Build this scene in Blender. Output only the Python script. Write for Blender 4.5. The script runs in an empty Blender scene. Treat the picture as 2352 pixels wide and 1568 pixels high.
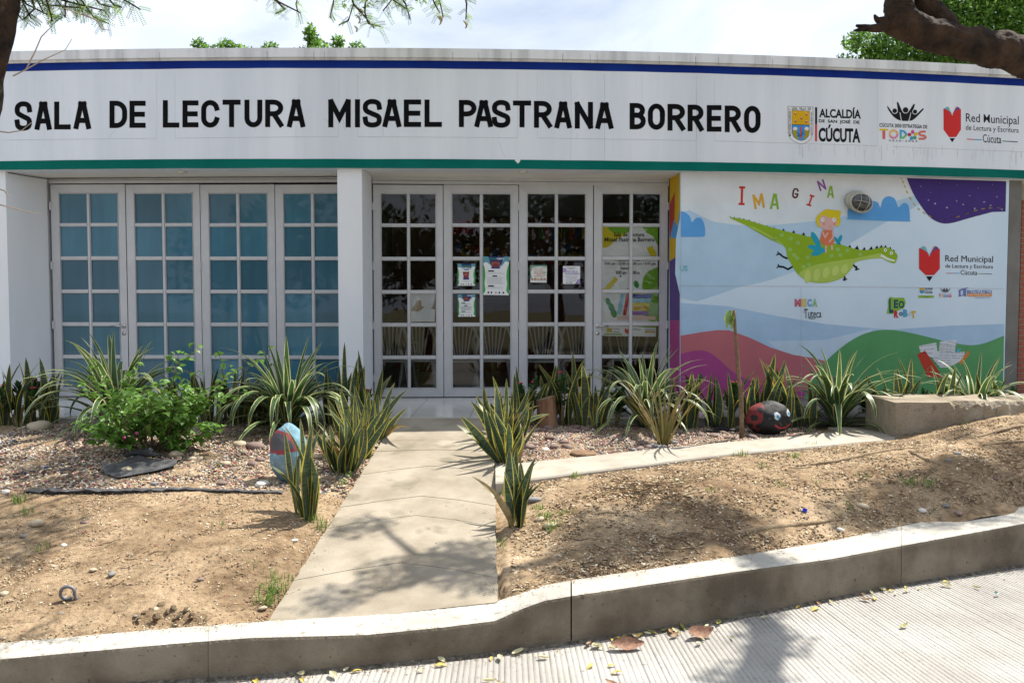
import bpy, math, random
import numpy as np
from mathutils import Vector, Matrix, noise
from mathutils.geometry import tessellate_polygon
R = random.Random(11)
rad = math.radians
scene = bpy.context.scene
# ------------------------------------------------------------------ camera, sky, sun, exposure
FPX = 1801.0
EYE = Vector((0, 0, 1.65))
PITCH = math.atan(75 / FPX)
cam_d = bpy.data.cameras.new('camera'); cam = bpy.data.objects.new('camera', cam_d)
scene.collection.objects.link(cam); scene.camera = cam
cam.location = EYE; cam.rotation_euler = (math.pi / 2 - PITCH, 0, 0)
cam_d.sensor_width = 36; cam_d.lens = 36 * FPX / 2352; cam_d.clip_end = 2000; cam_d.clip_start = .05
SUN = Vector((.52, .43, 1.0)).normalized()
world = bpy.data.worlds.new('World'); scene.world = world; world.use_nodes = True
wn, wl = world.node_tree.nodes, world.node_tree.links
wn.clear()
w_out = wn.new('ShaderNodeOutputWorld'); w_bg = wn.new('ShaderNodeBackground'); w_sky = wn.new('ShaderNodeTexSky')
w_sky.sky_type = 'NISHITA'; w_sky.sun_disc = False
w_sky.sun_elevation = math.asin(SUN.z); w_sky.sun_rotation = math.atan2(SUN.x, SUN.y)
w_sky.air_density = 1.0; w_sky.dust_density = 1.5
w_tc = wn.new('ShaderNodeTexCoord'); w_map = wn.new('ShaderNodeMapping'); w_map.inputs['Scale'].default_value = (1.2, 1.2, 3.4)
w_no = wn.new('ShaderNodeTexNoise'); w_no.inputs['Scale'].default_value = 2.3; w_no.inputs['Detail'].default_value = 7; w_no.inputs['Roughness'].default_value = .58
w_no.inputs['Distortion'].default_value = .35
w_cr = wn.new('ShaderNodeValToRGB'); w_cr.color_ramp.elements[0].position = .30; w_cr.color_ramp.elements[1].position = .56; w_cr.color_ramp.elements[0].color = (.48, .48, .48, 1)
w_mix = wn.new('ShaderNodeMixRGB'); w_mix.inputs['Color2'].default_value = (9.2, 10.1, 11.7, 1)
wl.new(w_tc.outputs['Generated'], w_map.inputs['Vector']); wl.new(w_map.outputs[0], w_no.inputs['Vector'])
wl.new(w_no.outputs['Fac'], w_cr.inputs[0]); wl.new(w_cr.outputs[0], w_mix.inputs['Fac'])
wl.new(w_sky.outputs[0], w_mix.inputs['Color1']); wl.new(w_mix.outputs[0], w_bg.inputs['Color'])
w_bg.inputs['Strength'].default_value = .058; wl.new(w_bg.outputs[0], w_out.inputs['Surface'])
sun_d = bpy.data.lights.new('sun', 'SUN'); sun = bpy.data.objects.new('sun', sun_d); scene.collection.objects.link(sun)
sun_d.energy = 5.0; sun_d.angle = rad(.55); sun_d.color = (1, .95, .86)
sun.rotation_euler = SUN.to_track_quat('Z', 'Y').to_euler(); sun.location = (6, 6, 12)
scene.view_settings.view_transform = 'Standard'; scene.view_settings.look = 'None'
scene.view_settings.gamma = 1; scene.view_settings.exposure = .92
scene.render.film_transparent = False
scene.cycles.max_bounces = 8; scene.cycles.transparent_max_bounces = 24

# ------------------------------------------------------------------ pixel -> place helpers (2352-wide photo pixels)
_c, _s = math.cos(PITCH), math.sin(PITCH)
def ray(x, y):
    a = (x - 1176) / FPX; b = (784 - y) / FPX
    return Vector((a, _c + b * _s, -_s + b * _c))
def at_z(x, y, z):
    d = ray(x, y); return EYE + d * ((z - EYE.z) / d.z)
def at_Y(x, y, Y):
    d = ray(x, y); return EYE + d * (Y / d.y)
def curveY(X): return 9 + .01 * (X + 2.23) ** 2          # plan of the gently bowed front
def on_fascia(x, y, off=0.0):
    d = ray(x, y); t = 9.0
    for _ in range(14): t = (curveY(d.x * t) - off) / d.y
    return EYE + d * t
def plan_pt(x, d, y=660):                                 # plan point on the front line shifted d behind
    return on_fascia(x, y, -d).xy
class Frame:                                              # a flat upright wall plane between two plan points
    def __init__(s, p0, p1):
        s.p0 = Vector((p0[0], p0[1], 0)); u = Vector((p1[0] - p0[0], p1[1] - p0[1], 0)); s.L = u.length; s.u = u.normalized()
        s.n = Vector((s.u.y, -s.u.x, 0))                  # faces the street
    def hit(s, x, y, off=0.0):
        d = ray(x, y); o = s.p0 + s.n * off
        return EYE + d * ((o - EYE).dot(s.n) / d.dot(s.n))
    def uz(s, x, y):
        p = s.hit(x, y) - s.p0; return p.dot(s.u), p.z
    def pt(s, u, z, off=0.0): return s.p0 + s.u * u + s.n * off + Vector((0, 0, z))
    @property
    def rz(s): return math.atan2(s.u.y, s.u.x)

# ------------------------------------------------------------------ materials
MATS = {}
def nodes_of(name):
    m = bpy.data.materials.new(name); m.use_nodes = True
    nt = m.node_tree; return m, nt, nt.nodes['Principled BSDF']
def mat(name, c1, c2=None, scale=6.0, rough=.8, bump=0.0, bscale=None, stretch=(1, 1, 1), spec=.3, lo=.35, hi=.65, detail=5, coat=0, metal=0, c3=None, s3=40, transl=0.0, hi3=.70):
    if name in MATS: return MATS[name]
    m, nt, b = nodes_of(name); N, Lk = nt.nodes, nt.links
    b.inputs['Roughness'].default_value = rough; b.inputs['Specular IOR Level'].default_value = spec; b.inputs['Metallic'].default_value = metal
    b.inputs['Coat Weight'].default_value = coat
    tc = N.new('ShaderNodeTexCoord'); mp = N.new('ShaderNodeMapping'); mp.inputs['Scale'].default_value = stretch
    Lk.new(tc.outputs['Object'], mp.inputs['Vector'])
    col = None
    if c2 is None: b.inputs['Base Color'].default_value = (*c1, 1)
    else:
        n = N.new('ShaderNodeTexNoise'); n.inputs['Scale'].default_value = scale; n.inputs['Detail'].default_value = detail; n.inputs['Roughness'].default_value = .6
        Lk.new(mp.outputs[0], n.inputs['Vector'])
        cr = N.new('ShaderNodeValToRGB'); cr.color_ramp.elements[0].position = lo; cr.color_ramp.elements[1].position = hi
        cr.color_ramp.elements[0].color = (*c1, 1); cr.color_ramp.elements[1].color = (*c2, 1)
        Lk.new(n.outputs['Fac'], cr.inputs[0]); col = cr.outputs[0]
        if c3 is not None:
            n2 = N.new('ShaderNodeTexNoise'); n2.inputs['Scale'].default_value = s3; n2.inputs['Detail'].default_value = 3
            Lk.new(mp.outputs[0], n2.inputs['Vector'])
            cr2 = N.new('ShaderNodeValToRGB'); cr2.color_ramp.elements[0].position = hi3 - .12; cr2.color_ramp.elements[1].position = hi3
            Lk.new(n2.outputs['Fac'], cr2.inputs[0])
            mx = N.new('ShaderNodeMixRGB'); mx.inputs['Color2'].default_value = (*c3, 1)
            Lk.new(cr2.outputs[0], mx.inputs['Fac']); Lk.new(col, mx.inputs['Color1']); col = mx.outputs[0]
        Lk.new(col, b.inputs['Base Color'])
    if bump:
        n = N.new('ShaderNodeTexNoise'); n.inputs['Scale'].default_value = bscale or scale * 4; n.inputs['Detail'].default_value = 6
        Lk.new(mp.outputs[0], n.inputs['Vector'])
        bp = N.new('ShaderNodeBump'); bp.inputs['Strength'].default_value = bump; bp.inputs['Distance'].default_value = .02
        Lk.new(n.outputs['Fac'], bp.inputs['Height']); Lk.new(bp.outputs[0], b.inputs['Normal'])
    if transl:
        tr = N.new('ShaderNodeBsdfTranslucent'); ms = N.new('ShaderNodeMixShader'); ms.inputs[0].default_value = transl
        if col is not None: Lk.new(col, tr.inputs['Color'])
        else: tr.inputs['Color'].default_value = (*c1, 1)
        out = N['Material Output']; Lk.new(b.outputs[0], ms.inputs[1]); Lk.new(tr.outputs[0], ms.inputs[2]); Lk.new(ms.outputs[0], out.inputs['Surface'])
    MATS[name] = m; return m
def vcol_mat(name, rough=.85, transl=0.0, bump=0.0, spec=.25):
    if name in MATS: return MATS[name]
    m, nt, b = nodes_of(name); N, Lk = nt.nodes, nt.links
    a = N.new('ShaderNodeVertexColor'); a.layer_name = 'Col'
    b.inputs['Roughness'].default_value = rough; b.inputs['Specular IOR Level'].default_value = spec
    Lk.new(a.outputs[0], b.inputs['Base Color'])
    if bump:
        n = N.new('ShaderNodeTexNoise'); n.inputs['Scale'].default_value = 90; bp = N.new('ShaderNodeBump'); bp.inputs['Strength'].default_value = bump; bp.inputs['Distance'].default_value = .005
        Lk.new(n.outputs['Fac'], bp.inputs['Height']); Lk.new(bp.outputs[0], b.inputs['Normal'])
    if transl:
        tr = N.new('ShaderNodeBsdfTranslucent'); ms = N.new('ShaderNodeMixShader'); ms.inputs[0].default_value = transl
        Lk.new(a.outputs[0], tr.inputs['Color'])
        Lk.new(b.outputs[0], ms.inputs[1]); Lk.new(tr.outputs[0], ms.inputs[2]); Lk.new(ms.outputs[0], N['Material Output'].inputs['Surface'])
    MATS[name] = m; return m
def flat(c, rough=.6, spec=.1):                          # printed / painted flat colour
    return mat('print_%02x%02x%02x' % tuple(int(max(0, min(1, v)) * 255) for v in c), c, tuple(v * .9 for v in c), scale=3, rough=rough, spec=spec)
def glass_mat(name, tint, fac=.16):
    if name in MATS: return MATS[name]
    m, nt, b = nodes_of(name); N, Lk = nt.nodes, nt.links
    tr = N.new('ShaderNodeBsdfTransparent'); tr.inputs[0].default_value = (*tint, 1)
    gl = N.new('ShaderNodeBsdfGlossy'); gl.inputs['Roughness'].default_value = .01
    fr = N.new('ShaderNodeFresnel'); fr.inputs['IOR'].default_value = 1.52
    ms = N.new('ShaderNodeMixShader'); Lk.new(fr.outputs[0], ms.inputs[0]); Lk.new(tr.outputs[0], ms.inputs[1]); Lk.new(gl.outputs[0], ms.inputs[2])
    Lk.new(ms.outputs[0], N['Material Output'].inputs['Surface']); MATS[name] = m; return m

# ------------------------------------------------------------------ mesh helpers
def tag(o, label=None, cat=None, group=None, kind=None):
    if label: o['label'] = label
    if cat: o['category'] = cat
    if group: o['group'] = group
    if kind: o['kind'] = kind
    return o
def empty(name, loc=(0, 0, 0), rz=0, **k):
    o = bpy.data.objects.new(name, None); scene.collection.objects.link(o); o.location = loc; o.rotation_euler.z = rz
    o.empty_display_size = .1
    return tag(o, **k)
class MB:
    def __init__(s): s.v, s.f, s.m, s.c = [], [], [], None
    def add(s, vs, fs, mi=0):
        o = len(s.v); s.v.extend([tuple(p) for p in vs])
        for f in fs: s.f.append([i + o for i in f]); s.m.append(mi)
        return s
    def box(s, x0, x1, y0, y1, z0, z1, mi=0, M=None):
        vs = [Vector(p) for p in ((x0, y0, z0), (x1, y0, z0), (x1, y1, z0), (x0, y1, z0), (x0, y0, z1), (x1, y0, z1), (x1, y1, z1), (x0, y1, z1))]
        if M is not None: vs = [M @ p for p in vs]
        return s.add(vs, [(0, 3, 2, 1), (4, 5, 6, 7), (0, 1, 5, 4), (1, 2, 6, 5), (2, 3, 7, 6), (3, 0, 4, 7)], mi)
    def prism(s, plan, z0, z1, mi=0):                     # plan counter-clockwise, z0/z1 number or list
        n = len(plan); a = z0 if hasattr(z0, '__len__') else [z0] * n; b = z1 if hasattr(z1, '__len__') else [z1] * n
        vs = [(p[0], p[1], a[i]) for i, p in enumerate(plan)] + [(p[0], p[1], b[i]) for i, p in enumerate(plan)]
        tri = [t for t in tessellate_polygon([[Vector((p[0], p[1], 0)) for p in plan]])]
        fs = [(i, (i + 1) % n, n + (i + 1) % n, n + i) for i in range(n)]
        if n == 4: fs += [(3, 2, 1, 0), (4, 5, 6, 7)]
        else:
            for t in tri:
                up = (Vector(plan[t[1]][:2]) - Vector(plan[t[0]][:2])).cross(Vector(plan[t[2]][:2]) - Vector(plan[t[0]][:2]))
                t = t if up > 0 else t[::-1]
                fs += [tuple(n + i for i in t), tuple(t[::-1])]
        return s.add(vs, fs, mi)
    def tube(s, pts, rr, n=6, mi=0, cap=True, jit=0.0):
        pts = [Vector(p) for p in pts]; k = len(pts); vs = []; fs = []
        up = Vector((0, 0, 1))
        for i, p in enumerate(pts):
            t = (pts[min(i + 1, k - 1)] - pts[max(i - 1, 0)]).normalized()
            a = t.cross(up)
            if a.length < .05: a = t.cross(Vector((1, 0, 0)))
            a.normalize(); b = t.cross(a); r = rr[i] if hasattr(rr, '__len__') else rr
            for j in range(n):
                q = 2 * math.pi * j / n; rj = r * (1 + (R.uniform(-jit, jit) if jit else 0))
                vs.append(p + a * (math.cos(q) * rj) + b * (math.sin(q) * rj))
        for i in range(k - 1):
            for j in range(n):
                fs.append((i * n + j, i * n + (j + 1) % n, (i + 1) * n + (j + 1) % n, (i + 1) * n + j))
        if cap: fs += [tuple(range(n - 1, -1, -1)), tuple((k - 1) * n + j for j in range(n))]
        return s.add(vs, fs, mi)
    def lathe(s, prof, n=16, mi=0, M=None):               # prof list of (r,z)
        vs = []; fs = []; k = len(prof)
        for r, z in prof:
            for j in range(n):
                q = 2 * math.pi * j / n; p = Vector((r * math.cos(q), r * math.sin(q), z)); vs.append(M @ p if M is not None else p)
        for i in range(k - 1):
            for j in range(n): fs.append((i * n + j, i * n + (j + 1) % n, (i + 1) * n + (j + 1) % n, (i + 1) * n + j))
        fs += [tuple(range(n - 1, -1, -1)), tuple((k - 1) * n + j for j in range(n))]
        return s.add(vs, fs, mi)
    def poly3(s, pts, mi=0):                              # arbitrary planar polygon given in 3d
        pts = [Vector(p) for p in pts]
        return s.add(pts, [tuple(t) for t in tessellate_polygon([pts])], mi)
    def build(s, name, mats, parent=None, loc=None, smooth=False, **k):
        me = bpy.data.meshes.new(name); me.from_pydata(s.v, [], s.f)
        for m in (mats if isinstance(mats, (list, tuple)) else [mats]): me.materials.append(m)
        if any(s.m): me.polygons.foreach_set('material_index', s.m)
        if smooth: me.polygons.foreach_set('use_smooth', [True] * len(me.polygons))
        o = bpy.data.objects.new(name, me); scene.collection.objects.link(o)
        if parent is not None: o.parent = parent
        if loc is not None: o.location = loc
        return tag(o, **k)
def link_mesh(name, me, parent=None, loc=(0, 0, 0), rot=(0, 0, 0), scl=None, **k):
    o = bpy.data.objects.new(name, me); scene.collection.objects.link(o); o.location = loc; o.rotation_euler = rot
    if scl is not None: o.scale = scl if hasattr(scl, '__len__') else (scl,) * 3
    if parent is not None: o.parent = parent
    return tag(o, **k)
def np_mesh(name, V, F, mats, col=None, mi=None, smooth=False):
    me = bpy.data.meshes.new(name); V = np.asarray(V, np.float32); F = np.asarray(F, np.int32); k = F.shape[1]
    me.vertices.add(len(V)); me.vertices.foreach_set('co', V.ravel())
    me.loops.add(F.size); me.loops.foreach_set('vertex_index', F.ravel())
    me.polygons.add(len(F)); me.polygons.foreach_set('loop_start', np.arange(0, F.size, k, dtype=np.int32))
    me.polygons.foreach_set('loop_total', np.full(len(F), k, np.int32))
    for m in (mats if isinstance(mats, (list, tuple)) else [mats]): me.materials.append(m)
    if mi is not None: me.polygons.foreach_set('material_index', np.asarray(mi, np.int32))
    if smooth: me.polygons.foreach_set('use_smooth', np.ones(len(F), bool))
    me.update(calc_edges=True)
    if col is not None:
        a = me.color_attributes.new('Col', 'FLOAT_COLOR', 'POINT'); c = np.ones((len(V), 4), np.float32); c[:, :3] = col; a.data.foreach_set('color', c.ravel())
    me.validate(); return me

# ------------------------------------------------------------------ common materials
m_wall = mat('white_wall_paint', (.63, .65, .68), (.70, .71, .73), scale=1.2, rough=.75, stretch=(1, 1, .35), bump=.05, bscale=60)
m_fascia = mat('white_fascia_paint', (.56, .59, .645), (.68, .705, .755), scale=1.1, rough=.7, stretch=(1.6, 1.6, .16), lo=.3, hi=.62, bump=.04, bscale=60)
m_cap = mat('parapet_concrete_paint', (.42, .42, .43), (.66, .66, .67), scale=2.2, rough=.8, stretch=(2.2, 1, .25), lo=.3, hi=.56)
m_blue = mat('blue_paint', (.004, .018, .16), (.006, .028, .20), scale=2, rough=.7, spec=.08)
m_green = mat('green_paint', (.0, .105, .085), (.002, .13, .105), scale=2, rough=.7, spec=.08)
m_black = mat('black_paint', (.004, .004, .005), (.007, .007, .008), scale=4, rough=.7, spec=.05)
m_line = mat('grey_joint_line', (.32, .32, .33), (.45, .45, .46), scale=9, rough=.9)
m_soffit = mat('soffit_paint', (.66, .64, .60), (.72, .70, .66), scale=2, rough=.85)
m_alu = mat('silver_aluminium', (.42, .42, .44), (.47, .47, .48), scale=5, rough=.42, spec=.5, metal=.25)
m_steel = mat('brushed_steel', (.5, .48, .45), rough=.3, metal=1)
m_gasket = mat('black_rubber', (.02, .02, .02), rough=.6)
m_pane = glass_mat('window_glass', (.90, .91, .90))
m_conc = mat('pale_concrete', (.31, .275, .225), (.40, .36, .30), scale=3, rough=.9, bump=.25, bscale=120, c3=(.27, .24, .19), s3=7)
m_kerb_top = mat('pale_kerb_concrete', (.35, .325, .28), (.50, .475, .425), scale=3.5, rough=.92, bump=.45, bscale=110, c3=(.25, .225, .18), s3=22, hi3=.72, detail=9)
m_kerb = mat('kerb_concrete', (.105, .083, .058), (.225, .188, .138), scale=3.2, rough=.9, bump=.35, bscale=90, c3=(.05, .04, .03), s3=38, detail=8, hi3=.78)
m_path = mat('path_concrete', (.225, .19, .14), (.345, .30, .235), scale=2.6, rough=.92, bump=.3, bscale=150, c3=(.19, .165, .12), s3=3.5, detail=8)
m_bark = mat('brown_bark', (.007, .0045, .003), (.052, .028, .015), scale=8, rough=.95, bump=1.0, bscale=26, detail=9, stretch=(1, 1, 1))
# ------------------------------------------------------------------ ground heights
def lerp_tab(x, tab):
    for (a, ya), (b, yb) in zip(tab, tab[1:]):
        if x <= b or b == tab[-1][0]: return ya + (yb - ya) * (x - a) / (b - a)
KB = [(-500, 1606), (0, 1590), (574, 1555), (844, 1532), (1025, 1514), (1137, 1501), (1313, 1477), (1665, 1424), (1894, 1379), (2073, 1343), (2352, 1299), (2900, 1212)]
KF = [(-500, 1548), (0, 1512), (402, 1476), (574, 1463), (844, 1456), (1025, 1438), (1137, 1424), (1205, 1394), (1250, 1378), (1313, 1367), (1665, 1315), (1908, 1282), (2070, 1252), (2352, 1201), (2900, 1100)]
KT = [(-500, 1515), (0, 1476), (402, 1441), (640, 1424), (844, 1413), (1025, 1393), (1137, 1381), (1205, 1359), (1250, 1344), (1313, 1332), (1665, 1281), (1908, 1242), (2103, 1201), (2352, 1162), (2900, 1068)]
def kerb_section(x):
    b = at_z(x, lerp_tab(x, KB), 0); f = at_Y(x, lerp_tab(x, KF), b.y + .012); t = at_z(x, lerp_tab(x, KT), f.z)
    return b, f, t
def path_z(Y): return .157 + .0985 * (Y - 3.86)
def on_path(x, y):
    z = .4
    for _ in range(30):
        p = at_z(x, y, z); z = path_z(p.y)
    return at_z(x, y, z)
Z_FLOOR = .56; Y_PORCH = 7.88
ctrl = []
for x in (-500, -200, 0, 200, 402, 574, 700, 1180, 1313, 1500, 1665, 1908, 2103, 2352, 2600, 2900):
    b, f, t = kerb_section(x); ctrl.append((t.x, t.y, t.z - .015))
for x, y, z in [(1222, 1112, .375), (1549, 1075, .415), (1857, 1040, .455), (2055, 1010, .485), (2200, 985, .60), (2352, 951, .72), (1500, 1160, .36), (1800, 1150, .375),
                (2100, 1090, .45), (2250, 1060, .54), (1200, 1010, .46), (1350, 1040, .41), (1600, 1000, .45), (1765, 995, .462), (1865, 999, .455),
                (650, 1130, .375), (400, 1132, .375), (100, 1135, .375), (300, 1045, .455), (650, 1040, .45), (50, 1040, .455), (100, 1250, .28), (400, 1260, .28), (600, 1255, .285)]:
    p = at_z(x, y, z); ctrl.append((p.x, p.y, z))
for X in (-7, -5, -3, -1.5, .3, 2, 3.6, 5, 7): ctrl.append((X, 7.9, .495 if X < .5 else .47))
for y in (1380, 1250, 1150, 1060, 1000):
    for x in ((1140,) if y < 1400 else ()):
        p = on_path(x, y); ctrl.append((p.x + .06, p.y, p.z - .03))
for x, y in ((625, 1410), (690, 1310), (745, 1220), (800, 1130), (850, 1050), (885, 990)):
    p = on_path(x, y); ctrl.append((p.x - .06, p.y, p.z - .03))
ctrl += [(6.5, 6.9, .85), (6.5, 5.6, .6), (-7, 6, .42), (-7, 4, .2)]
_C = np.array(ctrl); _P = _C[:, :2]
_K = np.linalg.norm(_P[:, None] - _P[None], axis=2) + np.eye(len(_P)) * .02
_A = np.block([[_K, np.c_[np.ones(len(_P)), _P]], [np.r_[np.ones((1, len(_P))), _P.T], np.zeros((3, 3))]])
_W = np.linalg.solve(_A, np.r_[_C[:, 2], 0, 0, 0])
def Hg_np(XY):
    XY = np.asarray(XY, float); d = np.linalg.norm(XY[:, None] - _P[None], axis=2)
    return d @ _W[:-3] + _W[-3] + XY @ _W[-2:]
def Hg(X, Y): return float(Hg_np([[X, Y]])[0])
def on_ground(x, y):
    d = ray(x, y); T = np.linspace(3.0, 9.5, 1300); P = np.array([[d.x * t, d.y * t] for t in T]); hz = Hg_np(P); rz = EYE.z + d.z * T
    k = np.argmax(rz < hz); t = T[k] if rz[k] < hz[k] else 8.5
    t = min(t, (Y_PORCH - .10 - .04 * math.sin(x)) / d.y)          # nothing is planted under the porch slab
    return Vector((d.x * t, d.y * t, Hg(d.x * t, d.y * t)))
def path_edges(Y):                                        # plan x of the path's two edges at depth Y
    pl0, pl1 = on_path(619, 1420), on_path(862, 1037); pr0, pr1 = on_path(1144, 1376), on_path(1135, 1041)
    l = pl0.x + (pl1.x - pl0.x) * (Y - pl0.y) / (pl1.y - pl0.y); r = pr0.x + (pr1.x - pr0.x) * (Y - pr0.y) / (pr1.y - pr0.y)
    return l, r
# ------------------------------------------------------------------ the setting: terrain, road, kerb, path
def soil_material():
    m, nt, b = nodes_of('sandy_soil'); N, Lk = nt.nodes, nt.links
    b.inputs['Roughness'].default_value = .95; b.inputs['Specular IOR Level'].default_value = .1
    tc = N.new('ShaderNodeTexCoord')
    def nz(s, d=6):
        n = N.new('ShaderNodeTexNoise'); n.inputs['Scale'].default_value = s; n.inputs['Detail'].default_value = d; n.inputs['Roughness'].default_value = .65; Lk.new(tc.outputs['Object'], n.inputs['Vector']); return n
    def ramp(n, stops):
        c = N.new('ShaderNodeValToRGB'); e = c.color_ramp.elements
        while len(e) < len(stops): e.new(.5)
        for i, (p, q) in enumerate(stops): e[i].position = p; e[i].color = (*q, 1)
        Lk.new(n.outputs[0], c.inputs[0]); return c
    big = ramp(nz(1.1), [(.32, (.17, .115, .07)), (.5, (.32, .235, .15)), (.66, (.46, .355, .24))])
    fine = ramp(nz(34, 10), [(.32, (.30, .27, .25)), (.46, (.82, .80, .77)), (.68, (1.1, 1.08, 1.04))])
    mid = ramp(nz(7, 6), [(.34, (.62, .58, .55)), (.5, (.95, .94, .93)), (.7, (1.12, 1.1, 1.08))]); m0 = N.new('ShaderNodeMixRGB'); m0.blend_type = 'MULTIPLY'; m0.inputs[0].default_value = 1; Lk.new(big.outputs[0], m0.inputs[1]); Lk.new(mid.outputs[0], m0.inputs[2])
    mx = N.new('ShaderNodeMixRGB'); mx.blend_type = 'MULTIPLY'; mx.inputs[0].default_value = .85
    Lk.new(m0.outputs[0], mx.inputs[1]); Lk.new(fine.outputs[0], mx.inputs[2]); Lk.new(mx.outputs[0], b.inputs['Base Color'])
    n = nz(60, 8); bp = N.new('ShaderNodeBump'); bp.inputs['Strength'].default_value = .7; bp.inputs['Distance'].default_value = .025
    Lk.new(n.outputs[0], bp.inputs['Height']); Lk.new(bp.outputs[0], b.inputs['Normal']); return m
m_soil = soil_material()
NX, NY = 330, 130
xs = np.linspace(-420, 2800, NX); V = []
for x in xs:
    b, f, t = kerb_section(float(x)); s0 = Vector((t.x, t.y)) * .65 + Vector((f.x, f.y)) * .35
    s1 = Vector((t.x * 1.18 + .1, Y_PORCH + .12)) if True else None
    # spread the far row so that it spans the whole front
    s1.x = -7.2 + 14.6 * (x + 420) / 3220
    for j in range(NY):
        q = (j / (NY - 1)) ** 1.15; p = s0.lerp(s1, q); V.append((p.x, p.y))
V = np.array(V); Z = Hg_np(V)
for i in range(len(V)):
    l, r = path_edges(V[i, 1])
    if l - .03 < V[i, 0] < r + .03: Z[i] = min(Z[i], path_z(V[i, 1]) - .05)
    else:
        Z[i] += .012 * noise.noise((V[i, 0] * 3, V[i, 1] * 3, 0)) + .009 * noise.noise((V[i, 0] * 9, V[i, 1] * 9, 3)) + .006 * noise.noise((V[i, 0] * 24, V[i, 1] * 24, 7))
hole = at_z(385, 1412, .19)
for i in range(len(V)):
    d = math.hypot((V[i, 0] - hole.x) / .20, (V[i, 1] - hole.y) / .10)
    if d < 1: Z[i] -= .055 * (1 - d * d) * (1 + .6 * noise.noise((V[i, 0] * 25, V[i, 1] * 25, 1)))
idx = np.arange(NX * NY).reshape(NX, NY)
F = np.stack([idx[:-1, :-1], idx[1:, :-1], idx[1:, 1:], idx[:-1, 1:]], -1).reshape(-1, 4)
link_mesh('garden_ground', np_mesh('garden_ground', np.c_[V, Z], F, m_soil, smooth=True), label='sandy garden soil in front of the building', kind='structure')
mb = MB().add([(-300, -300, -.06), (300, -300, -.06), (300, 300, -.06), (-300, 300, -.06)], [(0, 1, 2, 3)])
mb.build('terrain', mat('dry_terrain', (.16, .13, .08), (.20, .20, .09), scale=.3, rough=.95), kind='structure', label='dry ground around the plot reaching the horizon')
# road of grooved concrete
m_road = mat('grooved_concrete', (.30, .282, .255), (.41, .392, .362), scale=1.6, rough=.92, bump=.5, bscale=160, c3=(.22, .2, .17), s3=30, hi3=.74)
NG, NS = 300, 70; prof = [(-.0131, 0), (.0104, 0), (.0110, -.0024), (.0124, -.0024)]
ys = np.linspace(2.2, 6.6, NS); V = []; rr = np.random.default_rng(4)
for g in range(NG):
    xb = -3.3 + g * .0262 + rr.uniform(-.0007, .0007); th = math.radians(-(2 + 4.2 * (xb - .8)) if xb > .8 else -(2 + 1.6 * (xb - .8)))
    dep = rr.uniform(.7, 1.25, NS); zn = np.array([.0015 * noise.noise((xb * 2, y * 2, 3)) for y in ys])
    wob = np.array([.006 * noise.noise((xb * .9, y * 1.1, 8)) for y in ys]) + rr.normal(0, .0005, NS)
    for k, (dx, dz) in enumerate(prof):
        X = xb + dx + np.tan(th) * -(3.9 - ys) * 1.0 + wob
        X = xb + dx - np.tan(-th) * (ys - 3.9) + wob
        V.append(np.stack([X, ys, np.full(NS, dz * dep) + zn], -1))
V = np.concatenate(V); n = NG * 4; idx = np.arange(n * NS).reshape(n, NS)
F = np.stack([idx[:-1, :-1], idx[1:, :-1], idx[1:, 1:], idx[:-1, 1:]], -1).reshape(-1, 4)
road = link_mesh('road', np_mesh('road', V, F, m_road), label='pale concrete road with fine cross grooves', kind='structure')
MB().add([(-60, -5, -.012), (60, -5, -.012), (60, 6.4, -.012), (-60, 6.4, -.012)], [(0, 1, 2, 3)]).build('road_base', m_road, kind='structure', label='concrete road continuing past the grooved stretch')
MB().box(-60, 60, -8, -5, -.05, .12).build('pavement', m_conc, kind='structure', label='pavement on the far side of the road')
# kerb blocks
kerb = empty('kerb', kerb_section(1100)[0], kind='structure', label='raised concrete kerb stepping up beside the path')
joints = [-480, 478, 1312, 2070, 2860]
for a, b_ in zip(joints, joints[1:]):
    xs_ = np.linspace(a + (1.6 if a == 1312 else .5), b_ - (1.6 if b_ == 1312 else .5), 110); vs = []
    for x in xs_:
        b, f, t = kerb_section(float(x)); out = Vector((t.x - f.x, t.y - f.y, 0)).normalized(); j = .0022 * noise.noise((x * .02, 0, a)); j2 = .0024 * noise.noise((x * .13, 4, a)) + .0022 * noise.noise((x * .45, 2, a))
        vs += [b - Vector((0, 0, .05)), b.lerp(f, .55) + out * j, f + out * j2 - Vector((0, 0, .016)), f + out * (.005 + j2) - Vector((0, 0, .004)), f + out * .016 + Vector((0, 0, j2)), f.lerp(t, .5) + Vector((0, 0, j)), t + Vector((0, 0, j2)), t - Vector((0, 0, .25))]
    k = 8; n = len(xs_); fs = []
    for i in range(n - 1):
        for j in range(k): fs.append((i * k + j, (i + 1) * k + j, (i + 1) * k + (j + 1) % k, i * k + (j + 1) % k))
    fs += [tuple(range(k)), tuple((n - 1) * k + j for j in range(k - 1, -1, -1))]
    m = MB(); m.add([v - kerb.location for v in vs], fs); m.m = [1 if (i < len(fs) - 2 and i % k in (3, 4, 5)) else 0 for i in range(len(fs))]; m.build('kerb_block', [m_kerb, m_kerb_top], kerb)  # top faces take the paler concrete, all other faces the darker brown one
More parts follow.
